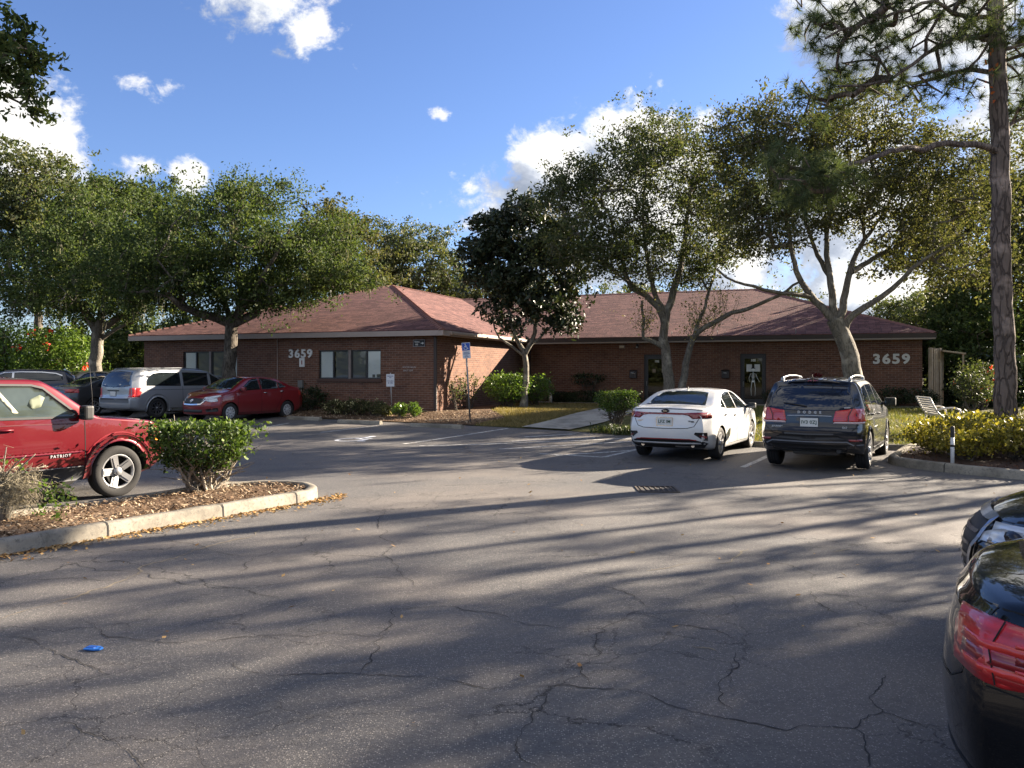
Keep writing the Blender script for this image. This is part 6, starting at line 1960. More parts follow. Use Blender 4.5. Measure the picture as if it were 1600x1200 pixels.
for i, (lab, Y, (bu, bv), lob, lf) in enumerate(BACK):
    cu = sum(l[0] for l in lob) / len(lob); cv = sum(l[1] for l in lob) / len(lob)
    tree('background_oak', lab, 'tree', [LM(Y, [(bu, 615), (bu + 2, 560), (bu, 510), ((bu + cu) / 2, cv + 20)], .32, .12)], LB(Y, lob), lf, BARK_OAK, 30 + i, size=.20, per=105, spread=.62, group='trees beyond the building', twig=.016)

# magnolia
Y = 32.4
tree('magnolia_tree', 'dark glossy magnolia standing on the lawn at the inner corner', 'tree',
     [LM(Y, [(817, 640), (819, 610), (822, 570), (818, 545)], .135, .105), LM(Y, [(819, 550), (805, 525), (795, 490), (792, 440), (800, 390)], .10, .03), LM(Y, [(821, 552), (835, 520), (842, 470), (836, 400), (826, 345)], .10, .03), LM(Y, [(824, 548), (850, 520), (872, 500)], .06, .03), LM(Y, [(817, 555), (800, 540), (780, 528), (770, 500)], .06, .03)],
     LB(Y, [(822, 335, 50, 22, 0, 1.3, 34), (770, 352, 34, 18, 0, 1.0, 22), (872, 362, 40, 20, 0, 1.2, 26), (752, 395, 34, 24, 0, 1.2, 28), (812, 385, 44, 26, 0, 1.4, 40), (866, 405, 46, 24, 0, 1.4, 36), (760, 440, 34, 24, 0, 1.2, 26), (812, 440, 40, 28, 0, 1.4, 36), (890, 440, 30, 20, 0, 1.2, 18), (850, 478, 42, 20, 0, 1.3, 26), (776, 482, 24, 16, 0, 1.0, 9), (878, 508, 34, 18, 0, 1.0, 13), (800, 512, 20, 14, 0, .7, 5), (826, 312, 18, 12, 0, .6, 6)]),
     LF_MAG, BARK_LIGHT, 13, size=.20, aspect=.42, per=64, spread=.34, twig=.008, up=.2)
# twin trunked oak by the white car
Y = 30.5
tree('laurel_oak', 'twin trunked oak with pale smooth limbs rising behind the white sedan', 'tree',
     [LM(Y, [(1052, 640), (1048, 610), (1042, 560), (1037, 520), (1040, 498), (1048, 470), (1056, 440), (1066, 405, .4), (1072, 360, .5), (1080, 290, .5)], .235, .05),
      LM(Y, [(1056, 638), (1066, 600), (1074, 555), (1090, 520, -.3), (1130, 495, -.8), (1170, 482, -1.2), (1215, 462, -1.4), (1250, 440, -1.5)], .165, .04),
      LM(Y, [(1040, 510), (1030, 480), (1010, 462), (988, 450), (978, 430), (965, 380, -.5), (950, 330, -.8)], .14, .04), LM(Y, [(1041, 545), (1022, 535), (1006, 528), (1006, 500), (1003, 470)], .10, .04), LM(Y, [(1044, 492), (1028, 470), (1020, 445), (1010, 400, .6), (1005, 330, .8), (1010, 260, .6)], .11, .04),
      LM(Y, [(1085, 525, -.3), (1100, 480, 0), (1115, 430, .3), (1125, 370, .4)], .07, .03), LM(Y, [(1012, 462), (960, 425, -1), (925, 390, -1.4), (900, 340, -1.6)], .07, .025)],
     LB(Y, [(1035, 215, 55, 42, 0, 2, 36), (990, 260, 70, 50, 0, 2.6, 46), (920, 285, 60, 48, -.6, 2.2, 40), (1075, 270, 60, 55, .4, 2.6, 40), (1130, 320, 60, 70, .4, 2.6, 42), (960, 345, 80, 50, -.5, 2.8, 48), (900, 370, 60, 46, -1, 2.2, 32), (1050, 360, 80, 50, 0, 2.8, 46), (1110, 410, 70, 34, -.3, 2.4, 34), (960, 405, 80, 30, -.8, 2.4, 36), (1150, 250, 40, 50, .5, 2, 20), (1040, 430, 60, 18, 0, 1.6, 12), (880, 300, 40, 30, -.8, 1.4, 16)]),
     LF_OAK2, BARK_LIGHT, 14, size=.108, per=122, spread=.46, group=G_OAK, strand=(MOSS, 30, .5))
# yellowing suckers growing up the limbs
oak_g = bpy.context.scene.objects['laurel_oak']
rs = np.random.default_rng(8); P0 = []; P1 = []; CC = []
for (u, v, du, dv, k) in ((1100, 515, 26, 10, 26), (1085, 530, 10, 8, 10), (1005, 520, 14, 10, 14), (1135, 495, 22, 8, 14), (1010, 505, 8, 8, 8)):
    for i in range(k):
        p = np.array(K(u + rs.normal(0, du * .5), v + rs.normal(0, dv * .5), 30.2 + rs.normal(0, .3))); q = p + np.array([rs.normal(0, .35), rs.normal(0, .3), rs.uniform(.3, 1.4)])
        P0.append(p); P1.append(q)
        for _ in range(18): CC.append(p + (q - p) * rs.uniform(.1, 1.1) + rs.normal(0, .11, 3))
P0 = np.array(P0); P1 = np.array(P1); bb = np.array(oak_g.location)
V, Fc = tubes_np(P0, P1, np.full(len(P0), .008), np.full(len(P0), .003), 4)
link('suckers', np_mesh('suckers', V - bb, Fc, BARK_LIGHT, True), oak_g)['kind'] = 'stuff'
V = rand_leaves(rs, np.array(CC), .085, .5)
link('sucker_foliage', np_mesh('sucker_foliage', V - bb, np.arange(len(V)).reshape(-1, 4), leaf_mat('yellowing_leaves', [(.16, .15, .06), (.34, .28, .12), (.46, .37, .19)], .4)), oak_g)
# oak behind the black SUV
Y = 26.5
tree('laurel_oak', 'large grey trunked oak forking wide behind the black SUV', 'tree',
     [LM(Y, [(1340, 650), (1334, 605), (1328, 560), (1316, 520), (1304, 498)], .33, .25), LM(Y, [(1307, 502), (1285, 480), (1262, 455), (1245, 425, -.4), (1235, 380, -.8), (1225, 320, -1)], .15, .04),
      LM(Y, [(1306, 498), (1300, 460), (1296, 425), (1290, 380, .5), (1300, 320, .8), (1310, 260, 1)], .135, .035), LM(Y, [(1318, 520), (1330, 492), (1352, 480), (1380, 462), (1410, 435, -.5), (1440, 408, -.8), (1490, 380, -1)], .135, .04),
      LM(Y, [(1310, 500), (1322, 455), (1330, 420), (1345, 385, .6), (1375, 340, .8), (1400, 300, 1)], .13, .035), LM(Y, [(1268, 465), (1235, 458, -.5), (1195, 452, -1), (1150, 440, -1.4), (1120, 420, -1.6)], .08, .03), LM(Y, [(1330, 425), (1372, 400, 1), (1410, 380, 1.2), (1445, 340, 1.4)], .10, .04), LM(Y, [(1296, 430), (1270, 380, 1), (1255, 330, 1.4), (1250, 270, 1.5)], .09, .03)],
     LB(Y, [(1170, 215, 60, 55, -.6, 2.2, 44), (1240, 210, 70, 60, 0, 2.4, 46), (1310, 225, 75, 65, .4, 2.6, 46), (1390, 230, 80, 65, .4, 2.6, 48), (1460, 260, 70, 70, .4, 2.6, 44), (1200, 290, 70, 56, -.8, 2.4, 46), (1290, 305, 80, 50, 0, 2.6, 42), (1380, 320, 90, 50, .4, 2.6, 44), (1490, 340, 70, 60, .2, 2.4, 40), (1230, 360, 70, 38, -.6, 2.2, 30), (1510, 410, 60, 30, -.4, 2, 24), (1430, 375, 70, 26, 0, 2, 18), (1160, 350, 50, 50, -.8, 1.8, 24), (1340, 165, 70, 28, .4, 1.8, 18), (1540, 230, 50, 70, .5, 2, 20)]),
     LF_OLIVE, BARK_LIGHT, 15, size=.105, per=122, spread=.46, group=G_OAK, strand=(MOSS, 24, .4))

def needle_bursts(r, C, n_per, ln, wd):
    m = len(C)
    D = unit(r.normal(size=(m * n_per, 3)) + np.repeat(r.normal(size=(m, 3)) * .35 + np.array([0, 0, .15]), n_per, 0))
    P0 = np.repeat(C, n_per, 0); L = ln * r.uniform(.6, 1.15, m * n_per)
    N = unit(np.cross(D, r.normal(size=D.shape)))
    P1 = P0 + D * L[:, None]; P1[:, 2] -= .12 * L
    V = np.stack([P0 - N * wd, P0 + N * wd, P1], 1).reshape(-1, 3)
    return V
def pine(label, limbs, lobes, seed, group='pines beside the lot', n_per=46, ln=.26, wd=.005, bare_top=None):
    r = np.random.default_rng(seed)
    t = tree('pine_tree', label, 'tree', limbs, lobes, LF_PINE, BARK_PINE, seed, size=.05, per=6, spread=.2, twig=.010, group=group)
    old = [c for c in t.children if c.name.startswith('crown')][0]
    # every shoot of the old crown carries a burst of long needles
    me = old.data; n = len(me.vertices) // 4
    co = np.empty(len(me.vertices) * 3, np.float32); me.vertices.foreach_get('co', co)
    C = co.reshape(-1, 4, 3).mean(1)
    C = C[r.permutation(len(C))[: max(60, int(len(C) * .30))]]
    V = needle_bursts(r, C, n_per, ln, wd)
    old.data = np_mesh('crown', V, np.arange(len(V)).reshape(-1, 3), LF_PINE)
    bpy.data.meshes.remove(me)
    return t
Y = 17.2
pine('tall pine with plated bark growing out of the yellow green hedge',
     [LM(Y, [(1571, 712), (1570, 640), (1568, 500), (1565, 300), (1560, 120), (1553, 0), (1545, -150), (1540, -300)], .225, .14),
      LM(Y, [(1566, 240), (1540, 230, -.2), (1500, 224, -.5), (1440, 230, -.9), (1390, 236, -1.6), (1330, 258, -2.4), (1280, 272, -3.0)], .075, .03),
      LM(Y, [(1558, 62), (1530, 58, -.3), (1490, 62, -.6), (1450, 84, -1), (1410, 112, -1.3), (1370, 130, -1.5), (1310, 135, -1.8)], .06, .02),
      LM(Y, [(1560, 115), (1520, 108, .3), (1470, 118, .6), (1430, 130, .8), (1380, 130, 1), (1330, 160, 1.1), (1275, 170, 1.2)], .055, .02),
      LM(Y, [(1552, 20), (1520, 30, -.6), (1490, 18, -.9), (1455, 2, -1.2), (1400, 20, -1.6), (1340, 40, -2), (1290, 60, -2.2)], .055, .02), LM(Y, [(1562, 80), (1590, 70, -.3), (1640, 60, -.5)], .05, .02), LM(Y, [(1566, 200), (1600, 180, .4), (1650, 160, .6)], .05, .02)],
     LB(Y, [(1300, 40, 55, 45, -1.6, .9, 34), (1380, 20, 75, 40, -1.4, 1, 40), (1460, 50, 60, 40, -.8, 1, 26), (1290, 150, 50, 40, -.6, 1, 30), (1350, 110, 60, 40, -1, 1, 30), (1430, 140, 50, 30, 0, 1, 18), (1240, 270, 55, 42, -3.0, .8, 40), (1290, 290, 45, 38, -2.9, .8, 26), (1540, 30, 45, 45, -.5, 1.2, 34), (1600, 60, 45, 60, 0, 1.4, 34), (1610, 160, 40, 40, .3, 1, 22), (1510, 130, 40, 36, .3, 1, 14), (1500, 0, 50, 30, -.8, 1, 22), (1290, -60, 120, 60, -1, 1.6, 40), (1540, -150, 160, 100, 0, 2, 80), (1400, -120, 90, 60, 0, 1.6, 40)]), 41)
# creeper with orange leaves on the pine trunk
r = np.random.default_rng(5)
vine = [K(1550, v, 17.2 - .22) for v in range(70, 240, 12)]
root = empty('trunk_creeper', tuple(vine[-1])); tag(root, 'orange leaved creeper climbing the pine trunk', 'creeper')
b = np.array(vine[-1])
MB().tube([v - Vector(b) for v in vine], .012, 6).build('stem', BARK_OAK, root)
C = np.concatenate([np.array(v) + r.normal(0, .07, (3, 3)) for v in vine[1:8]])
V = rand_leaves(r, C, .10, .8)
link('leaves', np_mesh('leaves', V - b, np.arange(len(V)).reshape(-1, 4), leaf_mat('orange_vine_leaves', [(.55, .10, .03), (.62, .17, .05), (.35, .12, .04)], .4)), root)

# overhanging oak at the picture's upper corner
Y = 9.0
tree('overhanging_oak', 'oak beside the lot whose leafy spray hangs into the upper sky corner', 'tree',
     [([(-8.6, 9.3, 0.0), (-8.5, 9.3, 2.2), (-8.2, 9.2, 4.2), (-7.6, 9.1, 5.6), (-7.0, 9.0, 6.4)], .26, .09), LM(Y, [(-190, 180), (-110, 120), (-50, 90), (0, 85), (50, 80)], .05, .012), LM(Y, [(-110, 120), (-40, 130), (10, 145), (40, 165)], .03, .010)],
     LB(Y, [(5, 60, 40, 30, 0, .5, 16), (40, 45, 26, 14, 0, .3, 7), (40, 92, 30, 16, 0, .3, 10), (5, 110, 36, 22, 0, .4, 12), (30, 140, 24, 16, 0, .3, 8), (50, 172, 16, 10, 0, .2, 5), (-70, 60, 60, 80, 0, .8, 40), (-200, 40, 130, 120, .4, 1.4, 70)]),
     LF_OAK, BARK_OAK, 16, size=.075, aspect=.42, per=40, spread=.11, twig=.005, group=G_OAK)

# trees outside the frame on the sunny side, whose long shadows cross the lot
def sun_tree(x, y, hgt, rad, seed, lab, lf=LF_OAK2, n=150, per=62, low=2.6, size=.16):
    b = (x, y, float(gz(x, y)))
    r = np.random.default_rng(seed)
    lob = []
    for i in range(7):
        a = r.uniform(0, 2 * PI); q = r.uniform(.25, .75) * rad
        lob.append(((x + q * math.cos(a), y + q * math.sin(a), low + (hgt - low) * r.uniform(.3, .8)), (rad * .42, rad * .42, (hgt - low) * .2), n // 7))
    lim = [([b, (x + .1, y, hgt * .25), (x, y + .1, hgt * .5), (x + .2, y, hgt * .8)], .30, .10)]
    for i in range(5):
        a = 2 * PI * i / 5 + r.uniform(0, 1)
        lim.append(([(x, y, low), (x + rad * .4 * math.cos(a), y + rad * .4 * math.sin(a), low + (hgt - low) * .35), (x + rad * .7 * math.cos(a), y + rad * .7 * math.sin(a), low + (hgt - low) * .55)], .14, .05))
    tree('lot_oak', lab, 'tree', lim, lob, lf, BARK_OAK, seed, size=size, per=per, spread=.5, group='oaks on the sunny side of the lot', twig=.014)
SUNNY = [(18.5, 14.3, 9.5, 3.7, 61, 120), (24.5, 22.0, 14, 4.8, 62, 84), (15.5, 6.0, 8.5, 4.2, 63, 110), (26.5, 19.6, 13.5, 4.4, 64, 100), (31.0, 29.2, 14, 4.0, 65, 34), (12.6, -1.5, 8, 3.8, 66, 110), (24.5, 8.5, 12, 5.0, 67, 120)]
for i, (x, y, h_, rd, sd_, n) in enumerate(SUNNY):
    sun_tree(x, y, h_, rd, sd_, 'tall oak on the sunny far side of the lot', n=n)
for i, (x, y) in enumerate(((19.6, 20.2),)):
    t = ([(x, y, float(gz(x, y))), (x + .1, y, 4), (x, y + .1, 8), (x + .1, y, 12.5)], .14, .06)
    pine('slim pine on the sunny far side of the lot', [t], [((x, y, 11.5), (2.4, 2.4, 2.2), 90)], 70 + i, n_per=30, ln=.3, wd=.008)

def shrub(name, label, cat, c, rad, n, leaf, size=.06, aspect=.5, seed=1, group=None, stems=7, flat=0.0, stem_h=.35, bark=BARK_OAK, shell=.45, clumps=26, up=.5, sub=None, fan=.9, taper=0.0):
    """c: base point; rad: half sizes (x, y, z); the foliage fills an uneven rounded block above the stems"""
    r = np.random.default_rng(seed)
    c = np.array(c, float); rad = np.array(rad, float)
    zc = c[2] + stem_h + rad[2]
    # clump centres near the surface
    v = unit(r.normal(size=(clumps, 3)))
    v = np.sign(v) * np.abs(v) ** (1 - .45 * flat)
    v = v / np.maximum(1, np.abs(v).max(1, keepdims=True) * 1.0)
    cc = np.array([c[0], c[1], zc]) + v * rad * r.uniform(.55, .92, (clumps, 1))
    pick = r.integers(0, clumps, n)
    C = cc[pick] + r.normal(size=(n, 3)) * rad * .20
    m = int(n * .3)
    u_ = unit(r.normal(size=(m, 3))) * r.uniform(shell, 1, (m, 1)) ** .5
    C[:m] = np.array([c[0], c[1], zc]) + u_ * rad
    C = C[C[:, 2] > c[2] + .02]
    if taper:
        t_ = np.clip((C[:, 2] - c[2] - stem_h) / (2 * rad[2]), 0, 1)
        C[:, :2] = c[:2] + (C[:, :2] - c[:2]) * ((1 - taper) + taper * t_ ** .8)[:, None]
        top_ = c[2] + stem_h + 2 * rad[2] * (.90 + .05 * np.sin(C[:, 0] * 5 + 1) * np.cos(C[:, 1] * 6))
        C[:, 2] = np.minimum(C[:, 2], top_ - np.abs(r.normal(0, .035, len(C))))
        k_ = r.random(len(C)) < .03; C[k_, 2] += r.uniform(0, .10, k_.sum())
    V = rand_leaves(r, C, size, aspect, up)
    root = empty(name, tuple(c)); tag(root, label, cat, group)
    P0 = []; P1 = []; R0 = []; R1 = []
    for i in range(stems):
        a = r.uniform(0, 2 * PI); q = r.uniform(.1, .25)
        p = c + np.array([math.cos(a) * rad[0] * q, math.sin(a) * rad[1] * q, -.05])
        tgt = cc[r.integers(0, clumps)]; tgt = np.array([c[0] + (tgt[0] - c[0]) * fan, c[1] + (tgt[1] - c[1]) * fan, max(tgt[2], c[2] + stem_h + .1)])
        k = 6; rr = .018 * (1 + rad[2])
        pts = [p + (tgt - p) * (j / k) + np.array([0, 0, .12 * math.sin(PI * j / k)]) * -.5 + r.normal(0, .02, 3) for j in range(k + 1)]
        for j in range(k):
            P0.append(pts[j]); P1.append(pts[j + 1]); R0.append(rr * (1 - j / k * .7)); R1.append(rr * (1 - (j + 1) / k * .7))
            if j > 2:
                for _ in range(3):
                    P0.append(pts[j]); P1.append(pts[j] + r.normal(0, 1, 3) * rad * .25 + np.array([0, 0, rad[2] * .25])); R0.append(rr * .3); R1.append(rr * .15)
    Vs, Fs = tubes_np(np.array(P0), np.array(P1), np.array(R0), np.array(R1), 6)
    link('stems', np_mesh('stems', Vs - c, Fs, bark, True), root)
    link('foliage', np_mesh('foliage', V - c, np.arange(len(V)).reshape(-1, 4), leaf), root)
    if sub:
        nm, mt, k, sz = sub
        C2 = np.array([c[0], c[1], zc]) + unit(r.normal(size=(k, 3)) + np.array([0, -.6, .3])) * rad * r.uniform(.9, 1.05, (k, 1))
        C2 = np.repeat(C2, 10, 0) + r.normal(0, sz * .7, (k * 10, 3))
        V2 = rand_leaves(r, C2, sz, .8)
        link(nm, np_mesh(nm, V2 - c, np.arange(len(V2)).reshape(-1, 4), mt), root)['kind'] = 'stuff'
    return root
def gp(x, y, dz=0.0): return (x, y, float(gz(x, y)) + dz)
PALE_STEM = bark_mat('pale_stems', (0.16, 0.13, 0.10), (0.34, 0.30, 0.24), 3, .4)
# clipped shrub on the near island
shrub('clipped_shrub', 'clipped flat topped green shrub on bare stems on the kerbed island', 'shrub', (-4.39, 11.72, .13), (.86, .62, .40), 6400, LF_HEDGE, .060, .55, 101, stems=30, flat=.8, stem_h=.26, bark=PALE_STEM, clumps=70, fan=.8, taper=.45)
# mossy cut back stump with a few green shoots
root = empty('cut_back_shrub', (-5.68, 9.3, .12)); tag(root, 'cut back shrub with pale bare sticks and grey moss on the island', 'shrub')
r = np.random.default_rng(77)
m2 = MB()
m2.tube([(-.02, 0, -.05), (0, .0, .2), (-.01, .02, .42), (-.03, .0, .55)], [.062, .05, .052, .06], 12)
m2.tube([(-.12, .03, -.05), (-.12, .05, .3), (-.10, .03, .55)], [.04, .035, .03], 10)
m2.build('stump', BARK_LIGHT, root)
m2 = MB()
for i in range(13):
    a = r.uniform(-1.2, 1.5); L_ = r.uniform(.3, .6)
    p = Vector((r.normal(0, .05), r.normal(0, .06), .46 + r.normal(0, .05)))
    q = p + Vector((math.sin(a) * L_ * .7, r.normal(0, .12), math.cos(a) * L_))
    m2.tube([p, p.lerp(q, .5) + Vector((0, 0, .03)), q], [.011, .009, .006], 6)
for (x, z) in ((.55, .42), (.75, .30), (.42, .20), (.36, .12)):
    m2.tube([(.02, 0, .45), (x * .5, -.03, .5 * z + .28), (x, -.05, z)], [.010, .008, .004], 6)
m2.build('sticks', PALE_STEM, root)
C = np.concatenate([np.array([x, -.05, z]) + r.normal(0, s, (k, 3)) for x, z, s, k in ((.72, .31, .07, 60), (.60, .34, .06, 40), (.50, .22, .06, 40), (.42, .42, .05, 24), (.60, .05, .04, 18), (.16, .62, .05, 26), (-.08, .74, .05, 18), (-.2, .6, .05, 16), (.38, .16, .05, 20))])
V = rand_leaves(r, C, .055, .55)
link('leaves', np_mesh('leaves', V, np.arange(len(V)).reshape(-1, 4), LF_BRIGHT), root)
n = 1400
P0 = np.array([.10, -.02, .38]) + r.normal(size=(n, 3)) * np.array([.14, .10, .11]); D = unit(r.normal(size=(n, 3)) + np.array([0, 0, -.5])); P1 = P0 + D * r.uniform(.05, .22, (n, 1))
Vs, Fs = tubes_np(P0, P1, np.full(n, .0022), np.full(n, .0012), 3)
o = link('moss', np_mesh('moss', Vs, Fs, leaf_mat('dry_moss', [(.16, .14, .10), (.32, .28, .20), (.42, .37, .28)], .2, .9, .1)), root)

# hedge of the far island, in separate clumps
HG = 'yellow green hedge plants on the far island'
for i, (x, y, rx, ry, rz) in enumerate(((8.75, 16.6, .85, .75, .33), (9.6, 15.6, .9, .8, .36), (10.6, 15.0, .9, .85, .36), (11.2, 16.4, .9, .9, .38), (9.9, 17.3, .9, .8, .36), (11.9, 17.6, 1.0, .9, .38), (12.2, 15.2, 1.0, .9, .38), (8.5, 15.5, .5, .5, .24))):
    LABS = ['clump nearest the striped marker post', 'broad clump before the pine', 'clump at the kerb beyond the pine', 'clump touching the far flank of the pine', 'clump behind the pine on the lawn side', 'back clump deepest in the island', 'clump on the outer kerb side', 'small front clump just behind the kerb nose']
    shrub('hedge_plant', 'yellow green hedge ' + LABS[i], 'hedge', gp(x, y, .13), (rx, ry, rz), 3600 if rx > .6 else 1500, LF_YELLOW, .075, .5, 120 + i, HG, stems=10, flat=.5, stem_h=.10, clumps=44)
# clipped shrub and strap leaved plants beside the path
shrub('clipped_shrub', 'leggy clipped shrub between the concrete path and the white sedan', 'shrub', gp(3.0, 23.7, .02), (.70, .55, .33), 3600, LF_HEDGE, .065, .5, 141, stems=22, taper=.3, flat=.7, stem_h=.52, clumps=44, bark=BARK_OAK, fan=.8)
def strap_plant(label, c, n, ln, seed, mat, group=None, name='strap_leaved_plant', wd=.012, spread=.15):
    r = np.random.default_rng(seed)
    root = empty(name, c); tag(root, label, 'plant', group)
    a = r.uniform(0, 2 * PI, n); el_ = r.uniform(.5, 1.4, n); L = ln * r.uniform(.6, 1.1, n)
    D = np.stack([np.cos(a) * np.cos(el_), np.sin(a) * np.cos(el_), np.sin(el_)], 1)
    P0 = r.normal(0, spread, (n, 3)) * np.array([1, 1, 0]); Pm = P0 + D * (L * .6)[:, None]; P1 = Pm + D * (L * .4)[:, None] * np.array([1.2, 1.2, -.1])
    S = np.stack([-np.sin(a), np.cos(a), a * 0], 1) * wd
    V = np.stack([P0 - S, P0 + S, Pm + S, Pm - S, Pm - S, Pm + S, P1 + S * .1, P1 - S * .1], 1).reshape(-1, 3)
    link('leaves', np_mesh('leaves', V, np.arange(len(V)).reshape(-1, 4), mat), root)
    return root
LIR = leaf_mat('lily_turf_leaves', [(.03, .045, .016), (.07, .09, .03), (.14, .16, .06)], .25, .5)
SL = ['lily turf tuft at the path edge', 'lily turf tuft under the leggy clipped shrub', 'lily turf tuft nearest the white sedan', 'lily turf tuft at the front of the planter']
for i, (x, y) in enumerate(((2.6, 23.2), (3.0, 23.0), (3.45, 22.6), (3.0, 22.55))):
    strap_plant(SL[i], gp(x, y), 130, .42, 150 + i, LIR, 'lily turf beside the path', spread=.18)
# planting against the walls
WS = 'low shrubs along the wing wall'
LW = ['first low flowering shrub after the red sedan', 'second low flowering shrub under the wing window', 'middle low flowering shrub under the wing window', 'taller low flowering shrub under the wing window', 'low flowering shrub just before the white post sign', 'small round shrub just past the white post sign', 'small thin shrub between post sign and corner']
for i, (u, Yd, rx, rz) in enumerate(((522, 29.6, .42, .26), (542, 29.5, .42, .24), (562, 29.2, .45, .28), (584, 29.0, .45, .26), (598, 28.6, .36, .20), (624, 28.3, .28, .22), (648, 28.2, .20, .22))):
    x = (u - 800) / F * Yd
    shrub('low_shrub', LW[i], 'shrub', gp(x, Yd), (rx, .34, rz), 900, LF_OLIVE if i < 5 else LF_BRIGHT, .075, .5, 160 + i, WS, stems=6, stem_h=.06, clumps=22, sub=('blossom', leaf_mat('pale_blossom', [(.5, .45, .2), (.6, .55, .35)], .3), 10, .05) if i < 5 else None)
x = (476 - 800) / F * 31.0
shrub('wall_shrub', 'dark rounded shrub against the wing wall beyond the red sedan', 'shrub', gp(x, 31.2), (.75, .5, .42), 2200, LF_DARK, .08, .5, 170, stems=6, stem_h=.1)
shrub('corner_bush', 'sunlit bright green bush behind the magnolia trunk', 'shrub', gp(-.25, 32.6), (.95, .8, .58), 4200, LF_BRIGHT, .09, .5, 171, stems=12, stem_h=.22, clumps=40)
shrub('corner_bush', 'shaded green bush on the wall side of the magnolia', 'shrub', gp(.95, 33.8), (.8, .6, .52), 2600, LF_BRIGHT, .09, .5, 172, stems=10, stem_h=.2, clumps=30)
p = bpt(.42, 2.0, 0)
shrub('climbing_rose', 'thin climbing plant against the sunlit wing wall behind the parking sign', 'plant', (p.x, p.y, .38), (.40, .45, .65), 420, LF_OAK2, .085, .5, 173, stems=7, stem_h=.25, clumps=14, fan=.9)
p = bpt(.5, .7, 0)
shrub('climbing_rose', 'small leafy plant at the lit foot of the wing corner', 'plant', (p.x, p.y, .36), (.35, .35, .5), 260, LF_OAK2, .085, .5, 174, stems=5, stem_h=.35, clumps=9)
strap_plant('pale bladed rosette plant at the foot of the wing corner', gp(-3.3, 28.9), 26, .5, 175, leaf_mat('agave_leaves', [(.12, .15, .05), (.25, .27, .10)], .2), wd=.03, spread=.04)
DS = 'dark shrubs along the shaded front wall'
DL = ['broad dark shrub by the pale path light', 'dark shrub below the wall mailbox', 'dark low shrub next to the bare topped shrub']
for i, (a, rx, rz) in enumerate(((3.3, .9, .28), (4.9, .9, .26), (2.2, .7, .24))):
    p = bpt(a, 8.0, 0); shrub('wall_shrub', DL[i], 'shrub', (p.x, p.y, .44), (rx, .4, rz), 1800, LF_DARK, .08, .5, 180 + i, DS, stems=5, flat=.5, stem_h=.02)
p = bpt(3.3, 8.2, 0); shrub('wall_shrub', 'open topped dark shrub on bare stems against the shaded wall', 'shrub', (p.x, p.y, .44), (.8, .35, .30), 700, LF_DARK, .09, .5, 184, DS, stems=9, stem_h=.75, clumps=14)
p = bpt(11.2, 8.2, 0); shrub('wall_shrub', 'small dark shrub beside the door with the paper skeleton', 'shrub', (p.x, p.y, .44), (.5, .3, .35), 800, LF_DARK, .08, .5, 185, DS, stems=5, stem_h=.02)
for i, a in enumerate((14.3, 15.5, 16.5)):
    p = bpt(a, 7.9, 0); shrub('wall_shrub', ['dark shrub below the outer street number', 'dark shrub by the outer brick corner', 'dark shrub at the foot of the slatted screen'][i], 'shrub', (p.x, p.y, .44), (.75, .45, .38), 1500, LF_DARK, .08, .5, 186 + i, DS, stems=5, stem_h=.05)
# red cordyline by the wall
p = bpt(12.8, 7.9, 0)
t = strap_plant('tall dark red bladed cordyline against the front wall', (p.x, p.y, 1.45), 34, .62, 190, LF_RED, name='cordyline', wd=.035, spread=.05)
MB().tube([(0, 0, -1.05), (.03, 0, -.5), (0, 0, .1)], [.03, .025, .02], 8).build('stem', BARK_OAK, t)
link('leaves', [c_ for c_ in t.children if c_.name.startswith('leaves')][0].data, t).location = (.12, .05, -.45)
# flowering hedge at the far side of the lot
REDF = leaf_mat('red_flowers', [(.60, .03, .02), (.75, .06, .03), (.5, .02, .02)], .3)
for i, (u, Yd, rx, rz, lab) in enumerate(((20, 40, 2.6, 1.9, 'sunlit hedge mass with red blooms at its crest'), (88, 39.0, 2.0, 1.75, 'bright leafy hedge shoulder beside the pale oak trunk'), (-40, 41, 2.4, 1.9, 'hedge mass at the very edge of the lot'))):
    x = (u - 800) / F * Yd
    shrub('flowering_hedge', lab, 'hedge', (x, Yd, .4), (rx, 1.6, rz), 9000, LF_BRIGHT, .15, .5, 200 + i, 'flowering hedge at the lot edge', stems=10, stem_h=.15, clumps=60, sub=('red_bloom', REDF, 7, .13) if i < 2 else None)
for i, (u, v, Yd, ru, rv, lab) in enumerate(((215, 540, 47, 40, 50, 'dark bush tree under the pale trunked oak'), (285, 525, 52, 45, 50, 'dark bush tree peeping past the wing eave end'), (120, 545, 49, 50, 45, 'dark bush tree behind the flowering hedge'))):
    c_ = K(u, v, Yd); b_ = (c_.x, Yd, float(gz(c_.x, Yd)))
    tree('bush_tree', lab, 'tree', [([b_, (b_[0] + .1, Yd, c_.z * .5), (c_.x, Yd, c_.z)], .14, .06)], LB(Yd, [(u, v, ru, rv, 0, 2.6, 60), (u, v + rv * .7, ru, rv * .4, -.3, 2, 30)]), LF_OAK, BARK_OAK, 230 + i, size=.2, per=90, spread=.5, group='dark understory trees', twig=.012)
